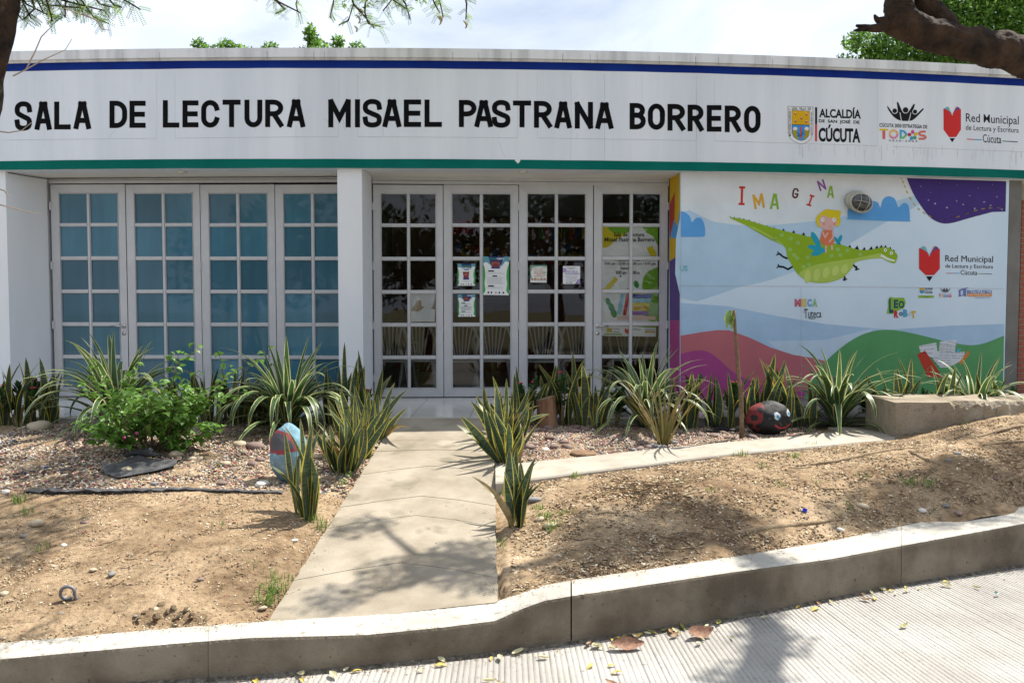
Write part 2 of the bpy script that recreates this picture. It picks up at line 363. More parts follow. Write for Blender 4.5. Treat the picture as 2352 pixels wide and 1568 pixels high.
# dirt fillet where kerb and road meet
vs = []; fs = []
xs_ = np.linspace(-450, 2800, 420)
for i, x in enumerate(xs_):
    b, f, t = kerb_section(float(x)); w = .008 + .026 * max(0, noise.noise((x * .03, 2, 0))) + .012 * noise.noise((x * .17, 7, 0))
    vs += [b + Vector((0, .02, .012 + .02 * noise.noise((x * .08, 9, 0)))), b + Vector((0, -w * .5, .010)), b + Vector((0, -w - .012, .0008))]
    if i: o = 3 * i; fs += [(o - 3, o, o + 1, o - 2), (o - 2, o + 1, o + 2, o - 1)]
MB().add(vs, fs).build('gutter_dirt', mat('gutter_dirt', (.07, .06, .045), (.22, .19, .15), scale=40, rough=1, bump=1, bscale=90), kind='stuff', label='dark dirt gathered along the foot of the kerb')
# path of chevron slabs
path = empty('path', on_path(1000, 1200), kind='structure', label='concrete garden path leading up to the glass doors')
ye = [1380, 1327, 1262, 1208, 1161, 1122, 1087, 1062]
Yj = [on_path(1138, y).y for y in ye]; Yj += [Yj[-1] + .33 * (k + 1) for k in range(20) if Yj[-1] + .33 * (k + 1) < Y_PORCH - .3]
for i in range(len(Yj)):
    def joint(Y, dy):
        out = []
        for q, ch in ((0, -.03), (.25, .10), (.5, .20), (.75, .12), (1, 0)):
            YY = Y + ch * (1 if Y < Yj[7] + .01 else .25) + dy; l, r = path_edges(YY); out.append((l + (r - l) * q, YY))
        return out
    A = joint(Yj[i], .0017)
    if i == 0:
        A = [(path_edges(Y)[0] + (path_edges(Y)[1] - path_edges(Y)[0]) * q, Y) for q, Y in ((0, 3.652), (.25, 3.73), (.5, 3.79), (.75, 3.86), (1, 3.925))]
    if i + 1 < len(Yj): B = joint(Yj[i + 1], -.0017)
    else: B = [(path_edges(Y_PORCH)[0] + (path_edges(Y_PORCH)[1] - path_edges(Y_PORCH)[0]) * q, Y_PORCH - .004) for q in (0, .25, .5, .75, 1)]
    pl = A + [(A[-1][0] + (B[-1][0] - A[-1][0]) * t + R.uniform(-.007, .003), A[-1][1] + (B[-1][1] - A[-1][1]) * t) for t in (.2, .4, .6, .8)] + B[::-1] + [(B[0][0] + (A[0][0] - B[0][0]) * t + R.uniform(-.003, .007), B[0][1] + (A[0][1] - B[0][1]) * t) for t in (.2, .4, .6, .8)]; h = R.uniform(-.002, .002)
    z1 = [path_z(p[1]) + h for p in pl]; o = path.location
    MB().prism([(p[0] - o.x, p[1] - o.y) for p in pl], [z - .09 - o.z for z in z1], [z - o.z for z in z1]).build('slab', m_path, path)
MB().add([(-.02 + path_edges(y)[k] if k else path_edges(y)[k] + .02, y, path_z(y) - .012) for y in (3.95, Y_PORCH) for k in (0, 1)], [(0, 1, 3, 2)]).build('path_bed', mat('joint_sand', (.14, .11, .07), (.2, .16, .1), scale=30, rough=1), path).location = -path.location
# porch floor with its tiles
porch = empty('porch', (0, Y_PORCH, 0), kind='structure', label='raised porch of large pale tiles before the doors')
m_tile = mat('polished_tile', (.56, .54, .50), (.62, .60, .56), scale=1.5, rough=.16, spec=.5)
MB().box(1.95, 7.4, -.012, 1.6, .2, Z_FLOOR - .002).build('porch_apron', mat('grey_apron_concrete', (.12, .115, .105), (.18, .17, .155), scale=3, rough=.9), porch)
MB().box(-7.2, 7.4, 0, 2.4, .2, Z_FLOOR - .012).build('porch_slab', mat('porch_mortar', (.30, .29, .27), (.36, .35, .33), scale=8), porch)
for i in range(24):
    for j in range(3):
        x0 = -7.19 + i * .605 + .12
        if x0 > 1.75: continue
        MB().box(x0, x0 + .6, -.012 + j * .605, -.012 + j * .605 + .6, Z_FLOOR - .016, Z_FLOOR).build('floor_tile', m_tile, porch)
# ------------------------------------------------------------------ flat print / paint helper (shapes given as photo pixels, laid on a wall plane)
FONT_CACHE = {}
def text_mesh(txt, bold=0.0):
    key = (txt, bold)
    if key not in FONT_CACHE:
        c = bpy.data.curves.new('t', 'FONT'); c.body = txt; c.size = 1; c.offset = bold; c.resolution_u = 3; c.fill_mode = 'FRONT'
        o = bpy.data.objects.new('t', c); scene.collection.objects.link(o)
        bpy.context.view_layer.update()
        me = bpy.data.meshes.new_from_object(o.evaluated_get(bpy.context.evaluated_depsgraph_get()))
        v = [p.co.copy() for p in me.vertices]; f = [tuple(p.vertices) for p in me.polygons]
        bpy.data.objects.remove(o); bpy.data.curves.remove(c); bpy.data.meshes.remove(me)
        FONT_CACHE[key] = (v, f)
    return FONT_CACHE[key]
def smooth_pts(p, n=6, closed=False):
    p = [Vector(q) for q in p]; k = len(p); out = []
    for i in range(k if closed else k - 1):
        a, b, c, d = (p[(i + j) % k] if closed else p[max(0, min(k - 1, i + j))] for j in (-1, 0, 1, 2))
        for s in range(n):
            t = s / n; out.append(.5 * (2 * b + (c - a) * t + (2 * a - 5 * b + 4 * c - d) * t * t + (3 * b - a - 3 * c + d) * t ** 3))
    if not closed: out.append(p[-1])
    return [(q.x, q.y) for q in out]
def ell(cx, cy, rx, ry, rot=0, n=20, a0=0, a1=360):
    c, s = math.cos(rad(rot)), math.sin(rad(rot)); o = []
    full = abs(a1 - a0) >= 360
    for i in range(n if full else n + 1):
        q = rad(a0 + (a1 - a0) * i / n); x, y = rx * math.cos(q), ry * math.sin(q); o.append((cx + x * c - y * s, cy + x * s + y * c))
    return o
class Paint:
    def __init__(s, hit, base=.0015, step=.0006): s.hit, s.off, s.step, s.mb, s.mats = hit, base, step, MB(), []
    def mi(s, m):
        if not isinstance(m, bpy.types.Material): m = flat(m)
        if m not in s.mats: s.mats.append(m)
        return s.mats.index(m)
    def up(s): s.off += s.step; return s
    def poly(s, pts, m, up=True):
        if up: s.up()
        v3 = [s.hit(x, y, s.off) for x, y in pts]
        tris = tessellate_polygon([[Vector((x, y, 0)) for x, y in pts]])
        fs = []
        for t in tris:
            a, b, c = (Vector(pts[i]) for i in t); fs.append(tuple(t) if (b - a).cross(c - a) < 0 else tuple(t[::-1]))
        s.mb.add(v3, fs, s.mi(m)); return s
    def ribbon(s, pts, w, m, cap=False, up=True):
        if up: s.up()
        p = [Vector(q) for q in pts]; p = [q for i, q in enumerate(p) if not i or (q - p[i - 1]).length > 1e-3]; k = len(p); L = []; Rr = []
        if cap:
            p[0] = p[0] + (p[0] - p[1]).normalized() * w * .5; p[-1] = p[-1] + (p[-1] - p[-2]).normalized() * w * .5
        for i in range(k):
            a = (p[i] - p[i - 1]).normalized() if i else (p[1] - p[0]).normalized(); b = (p[i + 1] - p[i]).normalized() if i < k - 1 else a
            t = (a + b); t = t.normalized() if t.length > 1e-4 else a; nrm = Vector((-t.y, t.x)); sc = 1 / max(.35, nrm.dot(Vector((-a.y, a.x))))
            L.append(p[i] + nrm * (w * .5 * sc)); Rr.append(p[i] - nrm * (w * .5 * sc))
        v3 = [s.hit(q.x, q.y, s.off) for pr in zip(L, Rr) for q in pr]
        s.mb.add(v3, [(2 * i, 2 * i + 1, 2 * i + 3, 2 * i + 2) for i in range(k - 1)], s.mi(m)); return s
    def text(s, txt, quad, m, bold=0.0, up=True):        # quad: top-left, top-right, bottom-right, bottom-left of the ink box
        if up: s.up()
        v, f = text_mesh(txt, bold)
        x0 = min(p.x for p in v); x1 = max(p.x for p in v); y0 = min(p.y for p in v); y1 = max(p.y for p in v)
        q = [Vector(c) for c in quad]
        def mp(p):
            a = (p.x - x0) / (x1 - x0); b = (y1 - p.y) / (y1 - y0); z = q[0].lerp(q[1], a).lerp(q[3].lerp(q[2], a), b); return s.hit(z.x, z.y, s.off)
        s.mb.add([mp(p) for p in v], f, s.mi(m)); return s
    def build(s, name, parent, loc=(0, 0, 0), **k): return s.mb.build(name, s.mats, parent, loc, **k)
def rect(x0, y0, x1, y1): return [(x0, y0), (x1, y0), (x1, y1), (x0, y1)]
ARC = lambda cx, cy, rx, ry, a, b, n=10: [(cx + rx * math.cos(rad(a + (b - a) * i / n)), cy + ry * math.sin(rad(a + (b - a) * i / n))) for i in range(n + 1)]
_S = smooth_pts([(1, .76), (.93, .92), (.68, 1), (.32, 1), (.06, .9), (0, .74), (.1, .60), (.5, .48), (.9, .37), (1, .24), (.93, .08), (.68, 0), (.32, 0), (.07, .08), (0, .25)], 4)
GLYPH = {'A': [[(0, 0), (.40, 1)], [(1, 0), (.60, 1)], [(.36, .98), (.64, .98)], [(.2, .27), (.8, .27)]], 'L': [[(0, 1), (0, 0), (1, 0)]], 'E': [[(1, 1), (0, 1), (0, 0), (1, 0)], [(0, .5), (.93, .5)]], 'T': [[(0, 1), (1, 1)], [(.5, 1), (.5, 0)]],
         'I': [[(.5, 1), (.5, 0)]], 'S': [_S], 'D': [[(0, 0), (0, 1), (.35, 1)] + ARC(.35, .62, .65, .38, 90, 0, 7) + ARC(.35, .38, .65, .38, 0, -90, 7) + [(0, 0)]],
         'C': [ARC(.5, .70, .5, .30, 10, 180, 10) + ARC(.5, .30, .5, .30, 180, 350, 10)], 'O': [ARC(.5, .66, .5, .34, 0, 180, 12) + ARC(.5, .34, .5, .34, 180, 360, 12) + [(1, .66)]],
         'U': [[(0, 1)] + ARC(.5, .30, .5, .30, 180, 360, 12) + [(1, 1)]], 'P': [[(0, 0), (0, 1), (.45, 1)] + ARC(.45, .74, .55, .26, 90, -90, 10) + [(.45, .48), (0, .48)]],
         'R': [[(0, 0), (0, 1), (.45, 1)] + ARC(.45, .74, .55, .26, 90, -90, 10) + [(.45, .48), (0, .48)], [(.5, .45), (1, 0)]],
         'B': [[(0, 0), (0, 1), (.45, 1)] + ARC(.45, .77, .48, .23, 90, -90, 8) + [(0, .54)], [(.45, .54)] + ARC(.45, .27, .55, .27, 90, -90, 8) + [(0, 0)]],
         'M': [[(0, 0), (0, 1)], [(1, 0), (1, 1)], [(.03, 1), (.5, .3), (.97, 1)]], 'N': [[(0, 0), (0, 1)], [(1, 1), (1, 0)], [(.02, 1), (.98, 0)]],
         'G': [ARC(.5, .68, .5, .32, 20, 180, 10) + ARC(.5, .32, .5, .32, 180, 350, 10) + [(1, .42), (.6, .42)]]}
def glyph(pt, ch, x0, x1, y0, y1, t, m, rot=0.0, shear=0.0):
    cx, cy = (x0 + x1) / 2, (y0 + y1) / 2; c, s_ = math.cos(rad(rot)), math.sin(rad(rot)); h = t / 2
    for st in GLYPH[ch]:
        q = []
        for gx, gy in st:
            x = x0 + h + gx * (x1 - x0 - t) - cx; y = y1 - h - gy * (y1 - y0 - t) - cy
            q.append((cx + x * c - y * s_, cy + x * s_ + y * c))
        pt.ribbon(q, t, m, cap=True)
# ------------------------------------------------------------------ the building
BL = Vector((0, 9.3, Z_FLOOR))
bld = empty('reading_room_building', BL)
tag(bld, 'single storey white reading room building with lettered fascia and paned glass doors', 'building')
def BP(mb_, name, mats, **k): return mb_.build(name, mats, bld, -BL, **k)
Z_TOP, Z_CAP, Z_BLUE, Z_GREEN, Z_SOF = 4.58, 4.472, 4.37, 3.352, 3.248
XS = np.linspace(-7.4, 8.0, 120)
def sweep(d0, d1, z0, z1, xs=XS, wob=0.0):                # slab following the bowed front
    vs = []; fs = []
    for i, X in enumerate(xs):
        Y = curveY(X); w0 = wob * noise.noise((X * 2.1, 0, z0)); w1 = wob * noise.noise((X * 2.1, 5, z1))
        vs += [(X, Y + d0, z0 + w0), (X, Y + d0, z1 + w1), (X, Y + d1, z1 + w1), (X, Y + d1, z0 + w0)]
        if i:
            o = 4 * i
            for j in range(4): fs.append((o - 4 + j, o - 4 + (j + 1) % 4, o + (j + 1) % 4, o + j))
    n = len(xs); fs = [f[::-1] for f in fs] + [(0, 1, 2, 3), (4 * n - 1, 4 * n - 2, 4 * n - 3, 4 * n - 4)]
    return MB().add(vs, fs)
fascia = BP(sweep(0, .25, Z_SOF, Z_CAP), 'fascia', m_fascia)
BP(sweep(-.055, .30, Z_CAP + .006, Z_TOP), 'parapet_cap', m_cap)
BP(sweep(-.022, 0, Z_CAP - .016, Z_CAP + .006), 'cap_drip_edge', m_cap)
BP(sweep(-.0025, .002, Z_BLUE, Z_CAP - .016, wob=.003), 'blue_band', m_blue)
BP(sweep(-.0025, .002, Z_SOF + .001, Z_GREEN, wob=.003), 'green_band', m_green)
BP(sweep(.25, .85, Z_SOF + .002, Z_SOF + .06), 'soffit', m_soffit)
BP(MB().box(-7.4, 8, 9.9, 15.2, 3.7, 3.95), 'roof', m_conc)
sweep(.25, 1.2, 3.72, 3.9).build('roof_front', m_conc, bld, -BL)
FL = Frame(plan_pt(114, .55), plan_pt(802, .55)); FR = Frame(plan_pt(856, .55), plan_pt(1536, .55))
FM = Frame(plan_pt(1562, .10), plan_pt(2312, .10))
def wall_plan(pts, z0, z1, name, m): return BP(MB().prism(pts, z0, z1), name, m)
# left pier, pillar between the bays, mural wall, right column
p_l = FL.hit(113, 660); q_l = on_fascia(15, 500, -.06)
wall_plan([(-7.4, curveY(-7.4) + .06), (q_l.x, q_l.y), (p_l.x, p_l.y), (p_l.x, p_l.y + .3), (-7.4, curveY(-7.4) + .9)], .3, Z_SOF, 'left_pier', m_wall)
a, b = plan_pt(777, .06), plan_pt(833, .06); c = FR.hit(855, 660)
wall_plan([(a.x, a.y), (b.x, b.y), (c.x, c.y), (c.x, c.y + .2), (a.x + .01, c.y + .2)], .3, Z_SOF, 'pillar', m_wall)
mr = FR.hit(1537, 660); g0, g1 = FM.pt(0, 0), FM.pt(FM.L, 0)
m_mural = mat('mural_sky_print', (.50, .61, .72), (.56, .66, .76), scale=1.2, rough=.45, spec=.35)
mural = BP(MB().prism([(g0.x, g0.y), (g1.x, g1.y), (g1.x, g1.y + .5), (mr.x, mr.y + .25), (mr.x, mr.y)], .3, Z_SOF), 'mural_wall', m_mural)
c0, c1 = plan_pt(2313, .14), plan_pt(2341, .14)
wall_plan([(c0.x, c0.y), (c1.x, c1.y), (c1.x + .05, c1.y + .5), (c0.x, c0.y + .5)], .3, Z_SOF, 'concrete_column', mat('grey_column', (.13, .125, .115), (.18, .17, .16), scale=3, rough=.9))
# brick wall right of the column: every brick its own piece
FB = Frame(plan_pt(2342, .42), plan_pt(2500, .42))
bw = BP(MB().prism([tuple(FB.pt(0, 0, -.004).xy), tuple(FB.pt(1.6, 0, -.004).xy), tuple(FB.pt(1.6, 0, -.25).xy), tuple(FB.pt(0, 0, -.25).xy)], .3, Z_SOF), 'brick_wall', mat('brick_mortar', (.30, .27, .24), (.36, .33, .3), scale=20))
bm = MB().box(0, .225, 0, .09, 0, .058); bmesh_ = bm.build('brick', mat('red_brick', (.26, .08, .045), (.36, .13, .08), scale=9, rough=.9, bump=.3)); brick_me = bmesh_.data; bpy.data.objects.remove(bmesh_)
for r_ in range(38):
    for k in range(7):
        x = k * .235 - (.117 if r_ % 2 else 0) + .002
        if x < 0: x = .002
        p = FB.pt(x, .40 + r_ * .07, .006 + R.uniform(-.002, .002)); link_mesh('brick', brick_me, bw, p, (0, 0, FB.rz), (.5 if (r_ % 2 and k == 0) else 1, 1, 1))
# interior room seen through the clear panes
m_in = mat('interior_wall', (.28, .25, .22), (.34, .30, .26), scale=2)
bw_in = mat('interior_brick', (.16, .085, .06), (.24, .13, .09), scale=7, rough=.9)
BP(MB().box(-7.2, 7.8, 14.2, 14.4, .3, 3.72), 'back_wall', bw_in)
BP(MB().box(-2.3, -2.15, 9.95, 14.2, .3, 3.72), 'room_partition', m_in)
BP(MB().box(3.0, 3.15, 9.95, 14.2, .3, 3.72), 'room_partition', m_in)
BP(MB().box(-7.2, 7.8, 9.78, 14.2, .3, Z_FLOOR - .004), 'room_floor', mat('room_floor_tile', (.30, .28, .26), (.34, .32, .3), scale=2, rough=.3))
BP(MB().box(-7.2, 7.8, 9.9, 14.2, 3.30, 3.5), 'room_ceiling', mat('room_ceiling', (.42, .42, .41), (.46, .46, .45), scale=2))
BP(MB().box(-7.4, -7.2, 9.95, 15.2, .3, 3.72), 'end_wall', m_wall); BP(MB().box(7.8, 8.0, 9.95, 15.2, .3, 3.72), 'end_wall', m_wall)
# door leaves
m_films = [mat('blue_frosted_film_%d' % i, (.022 * k, .088 * k, .130 * k), (.034 * k, .118 * k, .172 * k), scale=1.7, rough=.35, spec=.2, coat=.6, stretch=(2.5, 1, .4)) for i, k in enumerate((.85, 1.0, 1.15, 1.35))]
ROWS = [(.0415, .180), (.197, .3365), (.3545, .493), (.5107, .648), (.6663, .803), (.821, .958)]; COLS = [(.113, .482), (.527, .897)]
def bar_box(m, x0, x1, z0, z1):                           # chamfered glazing bar standing proud of the leaf
    m.box(x0, x1, .004, .034, z0, z1); w = .008
    if x1 - x0 > z1 - z0: m.box(x0, x1, -.006, .0045, z0 + w, z1 - w)
    else: m.box(x0 + w, x1 - w, -.0062, .0045, z0, z1)
def hinge_mesh():
    m = MB(); m.tube([(0, -.006, -.05), (0, -.006, .05)], .009, 8); m.box(-.02, .02, -.004, .001, -.045, .045); return m
HW, HH = None, None
def make_leaf(F_, xa, xb, blue, handle=None, hinges=()):
    (u0, zt), (u1, _) = F_.uz(xa, 424.3), F_.uz(xb, 424.3); W = u1 - u0 - .006; zb = Z_FLOOR + .012; H = zt - zb
    fr = MB(); st = .085; d0, d1 = 0, .045
    colp = [(W * a, W * b) for a, b in COLS]; rowp = [(H * (1 - b), H * (1 - a)) for a, b in ROWS]
    x_in0, x_in1 = colp[0][0] - .008, colp[1][1] + .008; z_in0, z_in1 = rowp[-1][0] - .008, rowp[0][1] + .008
    # four mitred members
    def member(poly): fr.add([(x, d0, z) for x, z in poly] + [(x, d1, z) for x, z in poly], [(0, 1, 2, 3), (7, 6, 5, 4), (0, 4, 5, 1), (1, 5, 6, 2), (2, 6, 7, 3), (3, 7, 4, 0)])
    g = .0007
    member([(0, 0), (x_in0, z_in0 + g), (x_in0, z_in1 - g), (0, H)][::1]); member([(W, H), (x_in1, z_in1 - g), (x_in1, z_in0 + g), (W, 0)])
    member([(g * 2, 0), (W - g * 2, 0), (x_in1 - g, z_in0), (x_in0 + g, z_in0)]); member([(W - g * 2, H), (g * 2, H), (x_in0 + g, z_in1), (x_in1 - g, z_in1)])
    leaf = fr.build('door_leaf', m_alu, bld, F_.pt(u0 + .003, zb) - BL); leaf.rotation_euler.z = F_.rz
    # bead round the glazing
    bd = MB(); t = .012
    bar_box(bd, x_in0, x_in0 + t, z_in0, z_in1); bar_box(bd, x_in1 - t, x_in1, z_in0, z_in1)
    bar_box(bd, x_in0 + t, x_in1 - t, z_in0, z_in0 + t); bar_box(bd, x_in0 + t, x_in1 - t, z_in1 - t, z_in1); bd.build('glazing_bead', m_alu, leaf)
    vb = MB(); bar_box(vb, colp[0][1], colp[1][0], z_in0 + t, z_in1 - t); vb.build('glazing_bar', m_alu, leaf)
    for k in range(5):
        for (ca, cb) in ((x_in0 + t, colp[0][1]), (colp[1][0], x_in1 - t)):
            hb = MB(); bar_box(hb, ca, cb, rowp[k + 1][1], rowp[k][0]); hb.build('glazing_bar', m_alu, leaf)
    for (za, zb_) in rowp:
        for (ca, cb) in colp:
            dx = R.uniform(-.0012, .0012); p = MB(); y = .018
            if blue: p.box(ca - .004, cb + .004, y, y + .006, za - .004, zb_ + .004)
            else: p.add([(ca - .004, y + dx, za - .004), (cb + .004, y - dx, za - .004), (cb + .004, y, zb_ + .004), (ca - .004, y + dx, zb_ + .004)], [(0, 1, 2, 3)])
            p.build('pane', R.choice(m_films) if blue else m_pane, leaf)
    for side in hinges:
        for zf in (.09, .34, .62, .90):
            h = hinge_mesh().build('hinge', m_alu, leaf, (0 if side < 0 else W, 0, H * zf), smooth=False)
    if handle:
        sx, xx, zz = handle; h = MB(); M_ = Matrix.Translation((xx, 0, zz)) @ Matrix.Rotation(math.pi / 2, 4, 'X')
        h.lathe([(.024, 0), (.026, .004), (.024, .009)], 20, 0, M_); h.lathe([(.009, .009), (.009, .045)], 12, 0, M_)
        h.tube([(xx, -.045, zz), (xx + sx * .02, -.05, zz), (xx + sx * .13, -.05, zz)], .009, 10); h.build('handle', m_steel, leaf, smooth=True)
        k = MB(); M2 = Matrix.Translation((xx, 0, zz - .09)) @ Matrix.Rotation(math.pi / 2, 4, 'X'); k.lathe([(.024, 0), (.025, .004), (.022, .008), (.009, .009), (.008, .013)], 20, 0, M2); k.build('lock_cylinder', m_steel, leaf, smooth=True)
    return leaf
for i, (xa, xb) in enumerate([(115, 287), (288, 458.5), (459, 630.5), (631, 802)]):
    W_ = FL.uz(xb, 424)[0] - FL.uz(xa, 424)[0]
    make_leaf(FL, xa, xb, True, (-1, W_ * .945, 1.005 - .14) if i == 0 else None, (-1,) if i == 0 else ((1,) if i in (1,) else ()))
RLEAVES = []
for i, (xa, xb) in enumerate([(856, 1017.5), (1018, 1191), (1191.5, 1363), (1364, 1535)]):
    RLEAVES.append(make_leaf(FR, xa, xb, False, (1, .05, 1.005 - .14) if i == 3 else None, (-1,) if i == 0 else ((1,) if i in (1, 3) else ())))
for F_, xa, xb in ((FL, 113, 803), (FR, 855, 1537)):
    u0, zt = F_.uz(xa, 423); u1, _ = F_.uz(xb, 423); m = MB(); M_ = Matrix.Translation(F_.pt(u0, 0)) @ Matrix.Rotation(F_.rz, 4, 'Z')
    m.box(0, u1 - u0, -.006, .08, zt + .006, zt + .042, 0, M_); m.box(0, u1 - u0, .004, .08, zt + .048, Z_SOF + .03, 0, M_); m.box(0, u1 - u0, .02, .07, zt - .002, zt + .05, 1, M_)
    BP(m, 'door_head_frame', [m_alu, m_gasket])
    m = MB(); m.box(0, u1 - u0, .01, .06, Z_FLOOR - .002, Z_FLOOR + .008, 0, M_); BP(m, 'door_threshold', m_gasket)
    m = MB(); m.box(-.2, u1 - u0 + .2, .07, .4, zt + .05, 3.72, 0, M_); BP(m, 'lintel', m_wall)
# ------------------------------------------------------------------ lettering on the fascia: one piece per letter
t_ = 11.6
WORDS = [('S', 0, 125, 273, 870, 1117), ('A', 0, 297, 441, 870, 1111), ('L', 0, 463, 604, 870, 1108), ('A', 0, 630, 777, 868, 1105), ('D', 0, 936, 1087, 863, 1096), ('E', 0, 1107, 1245, 863, 1094),
         ('L', 0, 1392, 1533, 858, 1092), ('E', 0, 1560, 1697, 860, 1090), ('C', 0, 1720, 1875, 857, 1093), ('T', 0, 1903, 2057, 854, 1088), ('U', 0, 2090, 2243, 854, 1090),
         ('R', 574, 130, 285, 853, 1088), ('A', 574, 318, 472, 851, 1089), ('M', 574, 670, 862, 851, 1090), ('I', 574, 898, 941, 850, 1090), ('S', 574, 965, 1128, 850, 1090), ('A', 574, 1135, 1294, 851, 1088), ('E', 574, 1316, 1464, 852, 1087), ('L', 574, 1493, 1642, 853, 1087),
         ('P', 574, 1787, 1938, 856, 1088), ('A', 574, 1921, 2077, 858, 1088), ('S', 574, 2070, 2228, 858, 1092), ('T', 1148, 112, 268, 861, 1090), ('R', 1148, 292, 445, 864, 1094), ('A', 1148, 468, 615, 870, 1098), ('N', 1148, 641, 797, 873, 1101), ('A', 1148, 818, 971, 877, 1103),
         ('B', 1148, 1110, 1249, 882, 1107), ('O', 1148, 1266, 1412, 887, 1111), ('R', 1148, 1434, 1584, 890, 1118), ('R', 1148, 1606, 1742, 896, 1123), ('E', 1148, 1770, 1896, 900, 1127), ('R', 1148, 1923, 2062, 904, 1131), ('O', 1148, 2088, 2230, 906, 1138)]
for ch, ox, x0, x1, y0, y1 in WORDS:
    p = Paint(on_fascia, .0016, .00035); glyph(p, ch, ox + x0 * .2686, ox + x1 * .2686, y0 * .2686, y1 * .2686, t_, m_black); p.build('painted_letter', fascia)
jl = Paint(on_fascia, .0004, .00001)
for (xa, ya, xb, yb) in [(4, 322, 360, 318), (402, 317.5, 778, 314), (821, 314, 1189, 317), (1234, 317, 1599, 323), (1641, 324, 2015, 335), (2051, 337, 2352, 349)]:
    n = 16; jl.ribbon([(xa + (xb - xa) * i / n, ya + (yb - ya) * i / n + R.uniform(-.3, .3)) for i in range(n + 1)], .85, m_line)
    for xv, yv in ((xa, ya), (xb, yb)):
        if 20 < xv < 2340: jl.ribbon([(xv, yv), (xv, yv - 70), (xv, 170 + max(0, (xv - 1200) * .02))], .45, m_line)
for xv in (1311, 1388, 1599):
    jl.ribbon([(xv, 165 + (xv - 1100) * .02), (xv + 1, 260), (xv, 365 + (xv - 1100) * .012)], .7, m_line)
for pts in ([(783, 272), (790, 275), (787, 285), (792, 300)], [(1142, 325), (1150, 332), (1152, 345), (1160, 360)], [(740, 272), (760, 280), (770, 300)], [(1325, 306), (1327, 312), (1325, 318)], [(250, 318), (258, 306), (266, 298)]):
    jl.ribbon(pts, .5, m_line)
jl.build('plaster_joint_lines', fascia, kind='stuff')
st = Paint(on_fascia, .0003, .000008); rq = random.Random(3); m_drip = [mat('grey_drip_%d' % i, c, tuple(v * .92 for v in c), scale=20, rough=.85) for i, c in enumerate(((.57, .59, .62), (.53, .545, .57), (.47, .48, .50)))]
for i in range(90):
    x = rq.uniform(1820, 2350) if i < 58 else rq.uniform(20, 1800); y0 = (335 + (x - 1900) * .035 + rq.uniform(-12, 6)) if i < 58 else rq.uniform(162, 300); L = rq.uniform(8, 34) if i < 58 else rq.uniform(15, 60); st.ribbon([(x, y0), (x + rq.uniform(-.5, .5), y0 + L * .6), (x, y0 + L)], rq.uniform(.5, 1.6) if i < 58 else rq.uniform(.4, .9), m_drip[rq.choice((0, 0, 1, 1, 2))] if i < 58 else m_drip[0])
st.build('rain_streaks', fascia, kind='stuff')
pl = Paint(on_fascia, .004, .0003); pl.poly([(1183, 365), (1196, 365), (1194, 372), (1189, 376), (1186, 372), (1183, 370)], (.7, .7, .7)); pl.build('peeled_paint_patch', fascia)
cj = Paint(lambda x, y, o=0: on_fascia(x, y, o + .055), .001, .0001)
m_stain = mat('dark_rain_stain', (.16, .155, .15), (.28, .275, .27), scale=30)
for xv, w in [(282, .8), (366, .9), (614, 1), (721, 1.2), (745, .8), (1040, .9), (1100, .7), (1174, .9), (1293, 1.3), (1356, .8), (1372, .6), (1514, 1.1), (1598, 1.3), (1650, .9), (1775, .8), (1812, .9), (2164, .8), (2195, .8), (2274, 1)]:
    yt = on_fascia(xv, 400); lo, hi = None, None
    d = ray(xv, 130); P = lambda z: 709 - (z - 1.65) * FPX / (curveY(yt.x) - .055) * 1.003
    cj.ribbon([(xv, P(Z_TOP - .004)), (xv + R.uniform(-.6, .6), P(4.53)), (xv, P(Z_CAP + .01))], w, m_stain)
cj.build('parapet_stains', bld, -BL, kind='stuff')
# ------------------------------------------------------------------ painted emblems on the fascia
def conv(ox, oy, s): return lambda pts: [(ox + x * s, oy + y * s) for x, y in pts]
K_ = (.012, .012, .014); RED = (.55, .03, .03)
C5 = conv(1780, 218.2, .09765); C6 = conv(1998.2, 218.2, .1504)
def tquad(cv, x0, y0, x1, y1, dy=0, h=None): return cv([(x0, y0), (x1, y0 + dy), (x1, y1 + dy), (x0, y1)])
p = Paint(on_fascia, .0012, .00008)
shield = lambda i: C5([(300 + i, 265 + i), (898 - i, 283 + i), (898 - i, 880), (870 - i * .9, 980 - i * .4), (800 - i * .6, 1080 - i * .7), (720 - i * .3, 1135 - i), (630, 1160 - i), (540 + i * .3, 1140 - i), (440 + i * .6, 1095 - i * .7), (350 + i * .8, 1010 - i * .4), (308 + i, 900)])
p.poly(shield(0), K_); p.poly(shield(9), (.72, .72, .73))
inner = lambda i: C5([(392 + i, 358 + i), (818 - i, 378 + i), (815 - i, 880), (790 - i * .9, 980 - i * .4), (720 - i * .4, 1050 - i), (620, 1082 - i), (520 + i * .4, 1055 - i), (430 + i * .8, 985 - i * .4), (394 + i, 890)])
p.poly(inner(0), K_); p.poly(inner(7), (.05, .26, .60)); p.poly(C5([(399, 366), (811, 386), (811, 705), (399, 693)]), (.62, .36, .01)); p.poly(C5([(394, 693), (816, 705), (816, 717), (394, 705)]), K_)
for x, y in ((482, 440), (740, 455), (622, 548), (482, 615), (735, 630)):
    p.poly(C5([(x, y - 48), (x + 12, y - 10), (x + 38, y + 10), (x + 12, y + 18), (x, y + 48), (x - 12, y + 18), (x - 38, y + 10), (x - 12, y - 10)]), (.40, .05, .07)); p.poly(C5(ell(x, y - 18, 8, 20, n=8)), (.75, .7, .7))
p.poly(C5([(588, 745), (628, 745), (630, 1000), (608, 1030), (590, 1000)]), (.5, .08, .07))
